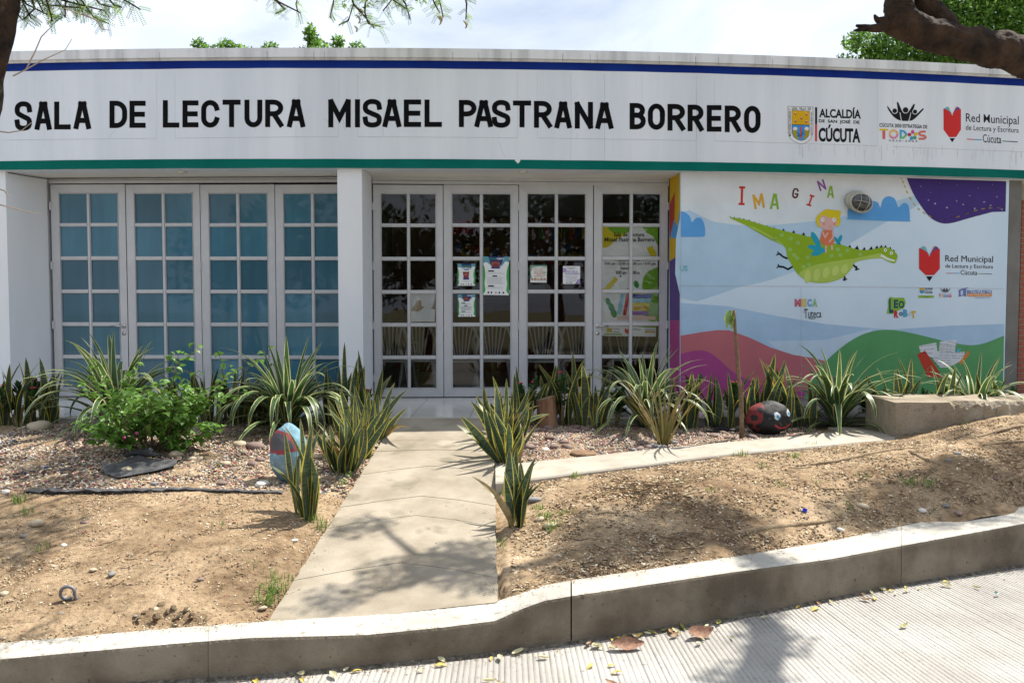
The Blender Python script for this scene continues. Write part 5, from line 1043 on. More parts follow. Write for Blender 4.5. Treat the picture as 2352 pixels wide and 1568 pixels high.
snake(792, 1082, .62, 24, 'bright yellow edged snake plant left of path, nearest of its row', .09, .62, 51, wide=1.15); snake(828, 1048, .62, 24, 'bright yellow edged snake plant left of path, second of its row', .09, .62, 52, wide=1.15); snake(862, 1010, .56, 18, 'bright yellow edged snake plant left of path, closest to the porch', .08, .62, 53)
snake(1168, 1060, .66, 24, 'bright yellow edged snake plant right of path, where the border strip starts', .09, .65, 54, wide=1.15); snake(1160, 1012, .64, 22, 'bright yellow edged snake plant right of path, in the middle of the row', .09, .65, 55, wide=1.1); snake(1185, 975, .60, 14, 'snake plant right of path, closest to the porch', .08, .5, 56)
snake(700, 1190, .72, 14, 'lone snake plant on bare soil in front of the blue painted rock', .055, .34, 57, wide=.9); snake(1192, 1206, .52, 13, 'lone snake plant on soil beside the right path edge', .06, .42, 58, wide=1.0)
# bronze spiky plant
BRS = [strap(1, .017, R.uniform(46, 86), R.uniform(5, 60), fold=.4, n=10, mats=(m_br, m_br), margin=.5, pw=2, base=.8, peak=.3) for _ in range(7)]
p = on_ground(1525, 1022); root = empty('bronze_spiky_plant', p - Vector((0, 0, .02)), label='bronze green spiky plant with thin arching leaves near the border strip', cat='plant')
for i in range(30):
    a = R.uniform(0, 6.28); s = R.uniform(.5, .82); link_mesh('leaf', R.choice(BRS), root, (.03 * math.cos(a), .03 * math.sin(a), 0), (0, R.uniform(-.12, .12), a), s)
# dark leafy spurges with red flowers
def leaf_blob(items, mats, name, parent, **k):            # items: (pos, dir, length, width, mat)
    m = MB()
    for P_, D, L, W, mi in items:
        D = D.normalized(); s = D.cross(Vector((0, 0, 1))); s = s.normalized() if s.length > .05 else Vector((1, 0, 0)); up = s.cross(D)
        m.add([P_, P_ + D * L * .45 + s * W - up * .0, P_ + D * L * .45 - up * W * .35, P_ + D * L * .45 - s * W, P_ + D * L - up * W * .3, P_ + D * L * .8 + s * W * .7, P_ + D * L * .8 - s * W * .7], [(0, 2, 1), (0, 3, 2), (1, 2, 5), (2, 3, 6), (2, 4, 5), (2, 6, 4)], mi)
    return m.build(name, mats, parent, smooth=True, **k)
m_fl = mat('red_flower', (.42, .02, .04), (.55, .05, .08), scale=20)
def spurge(x, y, h, label, seed, flowers=True):
    y = max(y, 966); h += .05
    rr_ = random.Random(seed); p = on_ground(x, y) if x < 1990 else Vector((*at_Y(x, 960, 7.8).xy, .48)); root = empty('crown_of_thorns_plant', p - Vector((0, 0, .015)), label=label, cat='plant', group='dark leafy plants among the snake plants'); stems = MB(); items = []; fl = MB()
    for k in range(3):
        a = rr_.uniform(0, 6.28); top = Vector((.09 * math.cos(a) * rr_.random() * 1.6, .09 * math.sin(a), h * rr_.uniform(.75, 1))); pts = [Vector((0, 0, 0)), top * .5 + Vector((.01, 0, 0)), top]; stems.tube(pts, [.010, .009, .007], 6)
        for i in range(34):
            t = rr_.uniform(.30, 1) ** .7; a2 = i * 2.4; P_ = Vector((0, 0, 0)).lerp(top, t); el = .2 + 1.1 * (t ** 3); items.append((P_, Vector((math.cos(a2) * math.cos(el), math.sin(a2) * math.cos(el), math.sin(el))), rr_.uniform(.06, .10), rr_.uniform(.016, .024), 0))
        if flowers and k < 2:
            for q in range(3): fl.lathe([(.002, 0), (.012, .006), (.010, .012), (.001, .014)], 6, 0, Matrix.Translation(top + Vector((rr_.uniform(-.025, .025), rr_.uniform(-.025, .025), .045))))
    stems.build('stem', m_stem, root); leaf_blob(items, m_dk, 'foliage', root, kind='stuff')
    if flowers: fl.build('flowers', m_fl, root, kind='stuff')
for i, (x, y, h, lb, fl) in enumerate([(1215, 946, .42, 'dark leafy plant with red flowers behind the right path snake plants', True), (1290, 958, .46, 'dark leafy plant with red flowers right beside the tree stump', True), (1415, 946, .32, 'low dark leafy plant left of the agave at the glass doors', False), (1588, 956, .46, 'dark leafy plant between agave and sapling', True), (1678, 954, .50, 'dark leafy plant directly behind the dead sapling', True),
    (1998, 940, .34, 'dark leafy plant at the left end of the big block', True), (2150, 932, .34, 'dark leafy plant behind the middle of the big block', False), (2310, 922, .36, 'dark leafy plant before the grey column', False), (520, 952, .36, 'dark leafy plant between the shrub and the drooping agave', False), (580, 950, .34, 'dark leafy plant left behind the drooping agave', False), (70, 960, .40, 'dark leafy plant with red flowers among the far left snake plants', True), (25, 962, .36, 'dark leafy plant at the very left edge of the bed', True), (835, 960, .30, 'small leafy plant with a red flower at the pillar foot', True)]): spurge(x, y, h, lb, 70 + i, fl)
# leafy shrub
SHL = []
for k in range(5):
    w = R.uniform(.36, .46); c = R.uniform(.05, .2); m = MB().add([(0, 0, 0), (.30, w * .9, c * .5), (.35, 0, -.05), (.30, -w * .9, c * .5), (.65, w * .7, c * .3), (.68, 0, -.04 - c * .2), (.65, -w * .7, c * .3), (1, 0, -.12 - c)], [(0, 2, 1), (0, 3, 2), (1, 2, 5, 4), (2, 3, 6, 5), (4, 5, 7), (5, 6, 7)]); o = m.build('leaf', m_sh, smooth=True); SHL.append(o.data); bpy.data.objects.remove(o)
p = on_ground(352, 1036); shrub = empty('leafy_shrub', p - Vector((0, 0, .02)), label='bushy bright green shrub with small pointed leaves on the left gravel', cat='shrub'); br = MB(); tips = []
rs = random.Random(21)
def grow(P_, d, L, r_, lev):
    n = 5; pts = [P_]; q = P_.copy()
    for i in range(n):
        d = (d + Vector((rs.uniform(-.22, .22), rs.uniform(-.22, .22), rs.uniform(-.08, .16)))).normalized(); q = q + d * (L / n); pts.append(q.copy())
        if lev >= 1: tips.append((q.copy(), d.copy()))
        if lev < 2 and i >= 1 and rs.random() < (.95 if lev == 0 else .75):
            a = rs.uniform(0, 6.28); nd = (d * .6 + Vector((math.cos(a), math.sin(a), rs.uniform(-.1, .5)))).normalized(); grow(q.copy(), nd, L * rs.uniform(.45, .7), r_ * .6, lev + 1)
    br.tube(pts, [r_ * (1 - .6 * i / n) for i in range(n + 1)], 5)
for k in range(8):
    a = k * 2.4; grow(Vector((.02 * math.cos(a), .02 * math.sin(a), 0)), Vector((math.cos(a), math.sin(a), rs.uniform(.25, .6))), rs.uniform(.28, .42), .007, 0)
for k in range(9):
    a = k * 2.4 + .3; grow(Vector((.02 * math.cos(a), .02 * math.sin(a), 0)), Vector((math.cos(a) * .75, math.sin(a) * .75, rs.uniform(.75, 1.25))), rs.uniform(.40, .58), .008, 0)
grow(Vector((.1, 0, .35)), Vector((.22, 0, 1)), .50, .005, 1); grow(Vector((.15, 0, .4)), Vector((1, 0, .32)), .62, .005, 1); grow(Vector((.2, 0, .4)), Vector((1, .1, .05)), .40, .005, 1)
br.build('branches', m_stem, shrub); left = []; nl = 0
rs.shuffle(tips)
for (q, d) in tips * 6:
    s = rs.uniform(.045, .075); P_ = q + Vector((rs.uniform(-.03, .03), rs.uniform(-.03, .03), rs.uniform(-.02, .03))); rot = (rs.uniform(-.6, .6), rs.uniform(-.3, .7), rs.uniform(0, 6.28))
    if nl < 290 and rs.random() < .5: link_mesh('leaf', rs.choice(SHL), shrub, P_, rot, s); nl += 1
    else: left.append((P_, rot, s))
m = MB()
for P_, rot, s in left[:2200]:
    from mathutils import Euler
    me = rs.choice(SHL); M_ = Matrix.Translation(P_) @ Euler(rot).to_matrix().to_4x4() @ Matrix.Scale(s, 4); m.add([M_ @ v.co for v in me.vertices], [tuple(f_.vertices) for f_ in me.polygons])
m.build('foliage', m_sh, shrub, smooth=True, kind='stuff')
m = MB()
for q in ((.02, -.32, .22), (-.09, -.3, .18)): m.lathe([(.002, -.012), (.014, 0), (.012, .01), (.001, .016)], 7, 0, Matrix.Translation(q))
m.build('pink_flowers', mat('pink_flower', (.40, .06, .20), (.5, .1, .28), scale=20), shrub, kind='stuff')
# dead sapling with a wilted top
p = on_ground(1704, 1006); sap = empty('dead_sapling', p, label='bare brown sapling stick with wilted leaves hanging at its top', cat='sapling'); T = lambda x, y: at_Y(x, y, p.y) - p
MB().tube([T(1704, 1012), T(1703, 960), T(1702, 905), T(1697, 870), T(1694, 830), T(1690, 780), T(1687, 730), T(1686, 712)], [.024, .021, .023, .02, .017, .015, .014, .013], 9, jit=.12).build('stem', mat('sapling_bark', (.12, .075, .045), (.22, .15, .09), scale=30, rough=.9, bump=.6), sap, smooth=True)
MB().tube([T(1702, 905), T(1706, 893), T(1707, 880)], [.014, .010, .008], 7).build('twig_stub', MATS['sapling_bark'], sap); MB().tube([T(1687, 735), T(1680, 722), T(1676, 712)], [.008, .007, .005], 6).build('twig_stub', MATS['sapling_bark'], sap)
wl_ = leaf_mat('wilted_leaf', (.22, .34, .09), (.34, .44, .16), 12, transl=.4); WM = [strap(1, .15, R.uniform(-86, -66), R.uniform(0, 10), fold=.7, n=8, mats=(wl_, wl_), wave=.3, base=.3) for _ in range(3)]
for i in range(9): link_mesh('leaf', R.choice(WM), sap, T(1677, 713) + Vector((R.uniform(-.01, .01), 0, 0)), (0, 0, i * 1.7), (R.uniform(.10, .19),) * 3)
# weeds and grass tufts
def grass(pts, label):
    m = MB()
    for x, y, n, h in pts:
        p = on_ground(x, y)
        for k in range(n):
            a = R.uniform(0, 6.28); L = h * R.uniform(.5, 1); q = p + Vector((R.gauss(0, .03), R.gauss(0, .025), -.004)); q.z = Hg(q.x, q.y) - .004; d = Vector((math.cos(a), math.sin(a), 0)); s = Vector((-d.y, d.x, 0)) * .0028; ln = R.uniform(.2, .8)
            a1 = q + d * L * .25 * ln + Vector((0, 0, L * .6)); a2 = q + d * L * ln + Vector((0, 0, L * (1 - .5 * ln))); m.add([q - s, q + s, a1 + s * .8, a1 - s * .8, a2], [(0, 1, 2, 3), (3, 2, 4)])
    m.build('grass', leaf_mat('weed_grass', (.12, .22, .04), (.26, .34, .09), 8, transl=.35), label=label, kind='stuff')
grass([(1322, 1098, 26, .09), (1862, 1024, 14, .08), (1822, 1050, 30, .06), (1700, 1048, 26, .10), (1750, 1075, 14, .07), (2085, 1110, 26, .09), (2130, 1115, 22, .09), (1945, 1160, 8, .08), (1800, 1115, 8, .06), (1990, 1095, 10, .06), (1150, 1130, 14, .07), (1250, 1190, 40, .08), (1272, 1215, 30, .09), (1155, 1255, 12, .08), (1230, 1170, 24, .06), (1300, 1180, 16, .06), (1880, 1110, 10, .05), (2215, 985, 3, .14), (1560, 1108, 10, .06), (1640, 1130, 10, .06)], 'thin green grass tufts dotted over the right soil')
grass([(715, 1195, 50, .08), (740, 1215, 30, .09), (630, 1360, 46, .10), (615, 1385, 40, .10), (645, 1335, 26, .08), (785, 1110, 26, .07), (800, 1095, 20, .07), (45, 1155, 34, .10), (90, 1265, 12, .08), (500, 1070, 14, .05), (590, 1300, 6, .06), (650, 1020, 16, .06), (520, 1205, 5, .05), (60, 1180, 16, .08)], 'thin green grass tufts dotted over the left soil')
# ------------------------------------------------------------------ small things in the garden
def vc_rock(name, o, W, D, H, fn, label, cat, seed, amp=.06, shape=None, rz=0, tilt=0):
    n, k = 96, 60; V = []; C = []; F_ = []
    for i in range(k + 1):
        th = math.pi * i / k
        for j in range(n):
            ph = 2 * math.pi * j / n; d = Vector((math.sin(th) * math.cos(ph), math.sin(th) * math.sin(ph), math.cos(th))); r_ = 1 + amp * noise.noise(d * 1.5 + Vector((seed, 0, 0))) * 2 + .012 * noise.noise(d * 9) + .006 * noise.noise(d * 30)
            q = Vector((d.x * r_, d.y * r_, d.z * r_));  q = shape(q) if shape else q
            V.append((q.x * W / 2, q.y * D / 2, (q.z + 1) * H / 2 - .01)); C.append(fn((q.x + 1) / 2, (q.z + 1) / 2, q.y, d))
    for i in range(k):
        for j in range(n): F_.append((i * n + j, (i + 1) * n + j, (i + 1) * n + (j + 1) % n, i * n + (j + 1) % n))
    link_mesh(name, np_mesh(name, V, F_, vcol_mat('painted_rock', .6, 0, .5), np.array(C), smooth=True), None, o, (0, tilt, rz), label=label, cat=cat)
def inpoly(x, y, P):
    c = False
    for (x0, y0), (x1, y1) in zip(P, P[1:] + P[:1]):
        if (y0 > y) != (y1 > y) and x < (x1 - x0) * (y - y0) / (y1 - y0) + x0: c = not c
    return c
def dseg(x, y, P, closed=True):
    b = 9
    for (x0, y0), (x1, y1) in zip(P, P[1:] + (P[:1] if closed else [])):
        t = max(0, min(1, ((x - x0) * (x1 - x0) + (y - y0) * (y1 - y0)) / ((x1 - x0) ** 2 + (y1 - y0) ** 2))); b = min(b, math.hypot(x - x0 - t * (x1 - x0), y - y0 - t * (y1 - y0)))
    return b
MOUTH = [(.05, .60), (.12, .82), (.28, .93), (.52, .86), (.72, .70), (.76, .60), (.55, .57), (.30, .58)]
def shark(x, z, y, d):
    nz = .85 + .25 * noise.noise((x * 7, z * 7, y * 7))
    if y < .25:
        if dseg(x, z, MOUTH) < .028: return (.30 * nz, .045, .055)
        if inpoly(x, z, MOUTH): return (.10 * nz, .10 * nz, .11 * nz)
    c = (.15, .31, .40) if z > .5 else (.19, .30, .35); k = nz * (1 if z > .22 else .8)
    if noise.noise((x * 16, z * 16, y * 16)) > .42: c = (.36, .42, .44)
    return tuple(v * k for v in c)
p = on_ground(672, 1104); w = 98 / FPX * p.y
vc_rock('painted_rock', p, w, w * .9, 135 / FPX * p.y, shark, 'upright blue painted rock with red rimmed open mouth', 'rock', 3.1, .085, lambda q: Vector((q.x * (1 - .14 * max(0, q.z)) - .10 * q.z, q.y * (1 - .25 * max(0, q.z)), q.z)), tilt=-.08)
def bug(x, z, y, d):
    nz = .8 + .4 * noise.noise((x * 9, z * 9, y * 9)); K = (.016 * nz, .016 * nz, .018 * nz)
    if y < .2:
        for ex, ez, rx, rz_ in ((.57, .63, .060, .105), (.86, .70, .048, .105)):
            e = math.hypot((x - ex) / rx, (z - ez) / rz_)
            if e < 1:
                e2 = math.hypot((x - ex - .01) / rx, (z - ez + .02) / rz_); return (.03, .04, .06) if e2 < .28 else ((.12, .38, .55) if e2 < .62 else (.62, .64, .66))
        if dseg(x, z, [(.53, .36), (.60, .29), (.71, .265), (.82, .29), (.90, .37)], False) < .022: return (.40, .04, .05)
    if x < .25 + .16 * (z - .4) + .03 * noise.noise((z * 6, y * 3, 0)):
        for sx, sz, sr in ((.12, .55, .07), (.22, .32, .07), (.05, .3, .06), (.24, .78, .06), (.13, .15, .06)):
            if math.hypot(x - sx, (z - sz) * .8) < sr: return K
        return (.20 * nz, .022, .024)
    if noise.noise((x * 30, z * 30, y * 30)) > .55: return (.10, .09, .085)
    return K
p = on_ground(1764, 996); w = 104 / FPX * p.y
vc_rock('ladybird_rock', p, w, w * .8, 78 / FPX * p.y, bug, 'black and red rock painted as a smiling ladybird', 'rock', 5.5, .05, lambda q: Vector((q.x, q.y, q.z * (1 + .10 * q.x) if q.z > 0 else q.z)))
# stump and cut log slice
p = on_ground(1258, 980); r_ = 23 / FPX * p.y; hh = 70 / FPX * p.y; m = MB(); n = 26; vs = []
prof = [(0, 1.06), (.04, 1.02), (.3, .97), (.6, .96), (.9, .98), (.985, .96), (1, .93)]
for t, s in prof:
    for j in range(n):
        a = 2 * math.pi * j / n; q = 1 + .09 * noise.noise((math.cos(a) * 2, math.sin(a) * 2, t * .8)) + .03 * noise.noise((math.cos(a) * 9, math.sin(a) * 9, t * 2)); vs.append((r_ * s * q * math.cos(a) - .02 * t, r_ * s * q * math.sin(a), t * hh + .012 * t * math.cos(a) * 2))
k = len(prof); m.add(vs, [(i * n + j, i * n + (j + 1) % n, (i + 1) * n + (j + 1) % n, (i + 1) * n + j) for i in range(k - 1) for j in range(n)])
stump = empty('tree_stump', p - Vector((0, 0, .01)), label='short brown tree stump standing on the right gravel bed', cat='stump'); m.build('bark', mat('stump_bark', (.10, .05, .028), (.26, .15, .09), scale=7, rough=.95, bump=1, bscale=26, stretch=(1, 1, .35)), stump, smooth=True)
MB().add([vs[-n + j] for j in range(n)], [tuple(range(n))]).build('cut_face', mat('cut_wood', (.26, .18, .11), (.34, .25, .16), scale=16, rough=.9), stump, (0, 0, .001))
p = on_ground(1340, 1046); MB().lathe([(.10, -.01), (.112, 0), (.112, .025), (.10, .033)], 22).build('log_slice', mat('log_slice', (.13, .075, .045), (.24, .15, .09), scale=12, rough=.95, bump=.5), loc=p, label='flat round slice of log lying by the border strip', cat='log')
for i, (x, y, s, lb) in enumerate([(1672, 990, .14, 'long black slate piece left of the sapling foot'), (1640, 993, .09, 'small black slate piece furthest left of the sapling'), (1655, 984, .08, 'small black slate piece behind the long slate')]):
    p = on_ground(x, y); MB().prism([(-s, -.03), (s * .9, -.04), (s, .03), (.2 * s, .05), (-.8 * s, .04)], 0, .03).build('slate_piece', mat('black_slate', (.012, .012, .013), (.03, .03, .03), scale=20, rough=.6), loc=p - Vector((0, 0, .004)), label=lb, cat='slate').rotation_euler = (.08, .1, .1 * i)
# black landscape fabric
m_fab = mat('weed_fabric', (.03, .03, .033), (.09, .09, .095), scale=14, rough=.75, bump=.4, bscale=60)
P_ = [on_ground(x, y) for x, y in ((60, 1132), (140, 1134), (230, 1133), (330, 1131), (420, 1129), (500, 1130), (580, 1131), (650, 1134))]; vs = []; fs = []; o0 = P_[3]
SP = smooth_pts([(q.x, q.y) for q in P_], 10)
for i, (x, y) in enumerate(SP):
    t = i / len(SP); z = Hg(x, y); h = .008 + .034 * (1 - t) ** .7 * (.75 + noise.noise((x * 5, 1, 0))) + .016 * noise.noise((x * 17, 1, 0)); y += .03 * noise.noise((x * 3.1, 2, 0)); wv = .02 * noise.noise((x * 7, 3, 0)); hb = (.07 if t < .5 else .01) * (1 + .6 * noise.noise((x * 6, 5, 0)))
    vs += [Vector((x, y + .01, z - .012)) - o0, Vector((x + wv, y - .015, z + h * .8)) - o0, Vector((x + wv, y + .02, z + h)) - o0, Vector((x, y + .03 + hb, z + .008 + .1 * h)) - o0]
    if i: o = 4 * i; fs += [(o - 4 + k, o + k, o + k + 1, o - 3 + k) for k in range(3)]
MB().add(vs, fs).build('fabric_edging', m_fab, loc=o0, smooth=False, label='long black fabric edging between left gravel and bare soil', cat='edging')
out = [(232, 1075), (262, 1070), (275, 1064), (318, 1052), (345, 1060), (408, 1064), (404, 1078), (360, 1088), (300, 1098), (270, 1104), (240, 1092)]; G_ = [on_ground(*q) for q in out]; o0 = on_ground(320, 1080); m = MB()
cen = o0; N_ = len(G_); R_ = 6; vs = []; fs = []
for k in range(R_ + 1):
    for q in G_:
        v = cen.lerp(q, k / R_); z = Hg(v.x, v.y) + .022 + .034 * noise.noise((v.x * 11, v.y * 15, 4)) + .035 * max(0, noise.noise((v.x * 5, v.y * 14, 1))); vs.append(Vector((v.x, v.y, z)) - o0)
for k in range(R_):
    for j in range(N_): fs.append((k * N_ + j, (k + 1) * N_ + j, (k + 1) * N_ + (j + 1) % N_, k * N_ + (j + 1) % N_))
m.add(vs, fs).build('fabric_scrap', mat('grey_fabric', (.05, .05, .052), (.11, .11, .11), scale=9, rough=.8, bump=.5, bscale=40), loc=o0, smooth=True, label='crumpled grey fabric scrap on the left gravel before the shrub', cat='fabric')
G2 = on_ground(330, 1050); MB().tube([Vector((-.16, 0, .01)), Vector((-.06, .01, .035)), Vector((.05, 0, .05)), Vector((.13, -.03, .02))], [.01, .035, .03, .008], 7, jit=.3).build('fabric_roll', m_fab, loc=G2, label='small dark rolled fabric lump right under the shrub', cat='fabric')
stones([(291, 1083)], ['tan'], [.06], 'tan stone lying on the grey fabric scrap', None)
# iron ring, bottle cap
p = on_ground(155, 1378); m = MB(); r_ = .032
m.tube([Vector((r_ * math.cos(a), .006 * math.sin(a * .5), r_ * math.sin(a) + r_ + .004)) for a in np.linspace(-1.1, 5.0, 26)] + [Vector((.034, .004, .0)), Vector((.042, .004, -.03))] if False else [Vector((.046, .002, -.02)), Vector((.036, .002, .012)), Vector((.031, .001, .03))] + [Vector((r_ * math.cos(a), .001 + .004 * a / 5, r_ * math.sin(a) + .037)) for a in np.linspace(.05, 5.3, 24)], .0085, 9)
m.build('iron_ring', mat('grey_iron', (.13, .13, .14), (.20, .20, .21), scale=40, rough=.6, metal=.4), loc=p, smooth=True, label='grey iron ring bolt sticking out of the left soil', cat='ring').rotation_euler.z = .3
p = on_ground(1848, 1174); MB().lathe([(.013, 0), (.0155, .001), (.0155, .011), (.013, .0125), (.012, .003), (.001, .003)], 18).build('bottle_cap', mat('blue_plastic', (.01, .03, .50), rough=.35, spec=.5), loc=p + Vector((0, 0, .002)), smooth=False, label='bright blue plastic bottle cap on the right soil', cat='bottle cap').rotation_euler = (.35, .1, 0)
# roots and twigs
def along(pts, lift=0.0): return [on_ground(x, y) + Vector((0, 0, lift)) for x, y in pts]
m_root = mat('root_bark', (.20, .14, .085), (.32, .24, .15), scale=20, rough=.95, bump=.6)
for pts, rr_, lb in [([(330, 548), (420, 540), (500, 530), (600, 512), (700, 490), (800, 472), (900, 464)], [.006, .010, .013, .017, .019, .018, .010], 'long pale tree root crossing the right soil below the block'), ([(870, 480), (905, 497), (950, 520), (1005, 538), (1060, 556), (1102, 582)], [.018, .017, .017, .015, .012, .006], 'forked pale tree root running down towards the kerb'), ([(0, 876), (80, 862), (150, 850), (250, 838), (350, 824), (450, 812), (560, 798)], [.008, .014, .018, .02, .018, .014, .006], 'brown tree root lying parallel to the kerb'), ([(1195, 412), (1250, 395), (1300, 380), (1409, 358)], [.006, .012, .015, .017], 'thin root near the right end of the block'), ([(1220, 450), (1300, 440), (1409, 432)], [.007, .012, .014], 'pale root at the right picture edge below the block'), ([(1308, 622), (1340, 612), (1409, 586)], [.008, .012, .016], 'short root at the right picture edge near the kerb')]:
    W_ = along(L4(pts), .004); o0 = W_[0].copy(); q = smooth_pts([(i, 0) for i in range(len(W_))], 3)
    V_ = []; n = len(W_)
    for i in range(n - 1):
        for s in range(4): V_.append((W_[i].lerp(W_[i + 1], s / 4) + Vector((R.uniform(-.006, .006), R.uniform(-.006, .006), 0))))
    V_.append(W_[-1]); MB().tube([v - o0 for v in V_], list(np.interp(np.linspace(0, n - 1, len(V_)), range(n), rr_)), 8, jit=.12).build('tree_root', m_root, loc=o0, smooth=True, label=lb, cat='root')
def twigs(cx, cy, n, sx, sy, label, Lm=.16):
    m = MB(); c = on_ground(cx, cy)
    for i in range(n):
        x, y = c.x + R.gauss(0, sx), c.y + R.gauss(0, sy); z = Hg(x, y) + R.uniform(.004, .03); a = R.gauss(0, .6); L = R.uniform(.3, 1) * Lm; pts = []
        for s in range(4): pts.append(Vector((x + (s - 1.5) * L / 3 * math.cos(a) + R.uniform(-.01, .01), y + (s - 1.5) * L / 3 * math.sin(a) + R.uniform(-.01, .01), z + R.uniform(-.004, .012))) - c)
        m.tube(pts, [.003, .0032, .0026, .0015], 4)
    m.build('twig_pile', mat('dry_twig', (.06, .04, .025), (.16, .105, .06), scale=15, rough=.95), loc=c, kind='stuff', label=label)
twigs(1482, 1128, 70, .20, .12, 'heap of dry twigs and litter on the right soil'); twigs(1650, 1240, 14, .5, .2, 'loose twigs scattered on the right soil near the kerb', .22); twigs(400, 1250, 20, .7, .35, 'few loose twigs on the bare left soil', .12); twigs(2150, 1120, 16, .6, .3, 'loose twigs on the soil at right', .2)
P = scatter(900, *(lambda c: (c.x - .45, c.x + .45, c.y - .3, c.y + .3))(on_ground(1482, 1130)), lambda x, y: rg.random() < math.exp(-((x - on1.x) ** 2 / .045 + (y - on1.y) ** 2 / .018))) if False else None
c = on_ground(1482, 1130); P = np.stack([rg.normal(c.x, .2, 420), rg.normal(c.y, .12, 420)], -1); litter('leaf_litter', P, .012, .03, LT, 'dry leaves mixed into the twig heap', lift=.012)
# clods round the small hole by the kerb
for i, (x, y, s) in enumerate([(345, 1400, .03), (372, 1392, .035), (400, 1398, .04), (425, 1402, .03), (360, 1415, .028), (440, 1412, .03), (330, 1408, .022), (410, 1415, .03), (385, 1404, .026), (320, 1420, .02)]):
    p = on_ground(x, y); link_mesh('soil_clod', rock_mesh('soil_clod', mat('dark_soil_clod', (.22, .155, .095), (.34, .25, .165), scale=30, rough=1, bump=.8), i + 40, 1, .8, .6, .5, 9, 6), None, p - Vector((0, 0, s * .15)), (i, i * .4, i), s * .72, label='crumbly brown soil clod at the small hole by the left kerb', cat='clod', group='soil clods at the hole')
# fallen leaves on the road
def leaf_obj(L, W, curl, fold, m_):
    vs = []; fs = []; n = 7
    for i in range(n + 1):
        t = i / n; w = W * math.sin(math.pi * min(1, t * .94 + .03)) ** .8 * (1 if t < .5 else 1 - .25 * (t - .5)); z = curl * (t - .45) ** 2 * L * 2
        for c in (-1, -.5, 0, .5, 1): vs.append(((t - .5) * L, c * w, z + fold * abs(c) ** 1.5 * w + .06 * L * noise.noise((t * 4, c * 2, curl * 9))))
        if i: o = 5 * i; fs += [(o - 5 + k, o - 4 + k, o + 1 + k, o + k) for k in range(4)]
    m = MB().add(vs, fs).build('fallen_leaf', m_, smooth=True); me = m.data; bpy.data.objects.remove(m); return me
FLY = [leaf_obj(1, R.uniform(.16, .24), R.uniform(-.2, .5), R.uniform(.1, .8), leaf_mat(n_, a, b, 9, transl=.15, rough=.6)) for n_, a, b in (('yellow_fallen_leaf', (.42, .30, .04), (.55, .44, .10)), ('pale_fallen_leaf', (.46, .42, .24), (.56, .52, .34)), ('olive_fallen_leaf', (.16, .18, .04), (.30, .28, .07)), ('brown_fallen_leaf', (.20, .11, .06), (.32, .19, .10)))]
for i in range(74):
    x = R.uniform(540, 2330) if i > 14 else R.uniform(1330, 1700); yb = lerp_tab(x, KB); y = yb + (abs(R.gauss(0, 10)) + 3 if i < 56 else R.uniform(10, 110)); p = at_z(x, y, .004); k = R.choice((0, 0, 1, 1, 2, 3)); s = R.uniform(.03, .07)
    if x < 700 and y > 1566: continue
    link_mesh('fallen_leaf', FLY[k], None, p + Vector((0, 0, .006)), (R.uniform(-.25, .25), R.uniform(-.25, .25), R.uniform(0, 6.28)), s, label=['small yellow fallen leaf lying on the road near the kerb', 'small pale dry leaf lying on the road near the kerb', 'small olive green fallen leaf on the road near the kerb', 'small brown dry leaf on the road near the kerb'][k], cat='leaf', group=['yellow', 'pale', 'olive', 'brown'][k] + ' leaves fallen on the road')
m_bl = leaf_mat('big_brown_leaf', (.16, .075, .045), (.30, .17, .11), 14, transl=.1, rough=.75)
for x, y, L, W, cu, fo, rz_, lb in ((1440, 1484, .165, .22, .25, .55, .18, 'large curled brown leaf on the road below the kerb joint'), (1605, 1457, .14, .28, .5, .5, .35, 'large crumpled brown leaf on the road, right of the curled one'), (2288, 1364, .045, .26, .3, .5, .6, 'blue green leaf on the road at far right')):
    p = at_z(x, y, .012); link_mesh('fallen_leaf', leaf_obj(1, W, cu, fo, m_bl if x < 2000 else leaf_mat('blue_green_leaf', (.08, .14, .12), (.14, .22, .2), 9)), None, p + Vector((0, 0, .004)), (.55, .05, rz_), L, label=lb, cat='leaf')
# ------------------------------------------------------------------ fittings on the building: lamp, downlights, cable
lp = MH(1968, 468, 0) - FM.n * 0; lamp = empty('bulkhead_lamp', lp, FM.rz, label='oval caged bulkhead lamp mounted on the mural', cat='lamp')
RX = Matrix.Rotation(rad(12), 4, 'Y'); m_lw = mat('lamp_cream_metal', (.36, .34, .29), (.42, .40, .34), scale=12, rough=.5); S_ = Matrix.Diagonal((.155, 1, .125, 1))
def oval(prof, name, m_, dx=0, dz=0):
    m = MB(); n = 30; vs = [RX @ Vector((r_ * .155 * math.cos(2 * math.pi * j / n) + dx, -d, r_ * .122 * math.sin(2 * math.pi * j / n) + dz)) for r_, d in prof for j in range(n)]; k = len(prof)
    m.add(vs, [(i * n + j, (i + 1) * n + j, (i + 1) * n + (j + 1) % n, i * n + (j + 1) % n) for i in range(k - 1) for j in range(n)] + [tuple(range(n)), tuple((k - 1) * n + j for j in range(n - 1, -1, -1))]); m.build(name, m_, lamp, smooth=False)
oval([(1.0, .03), (1.0, .055), (.92, .07)], 'housing', m_lw, -.02, .02); oval([(1.0, .07), (.97, .10), (.85, .105)], 'rim', m_lw); oval([(.85, .1), (.80, .125), (.6, .15), (.3, .165), (.02, .17)], 'lens', mat('smoked_glass', (.03, .03, .032), (.05, .05, .05), scale=5, rough=.15, spec=.6))
m = MB()
for s in (-.35, .35):
    m.tube([RX @ Vector((s * .155 * (1 - .15 * abs(t)), -.178 + .07 * t * t, t * .105)) for t in np.linspace(-.95, .95, 11)], .004, 5); 
m.tube([RX @ Vector((t * .135, -.182 + .075 * t * t, 0)) for t in np.linspace(-.97, .97, 13)], .004, 5); m.build('cage', m_lw, lamp)
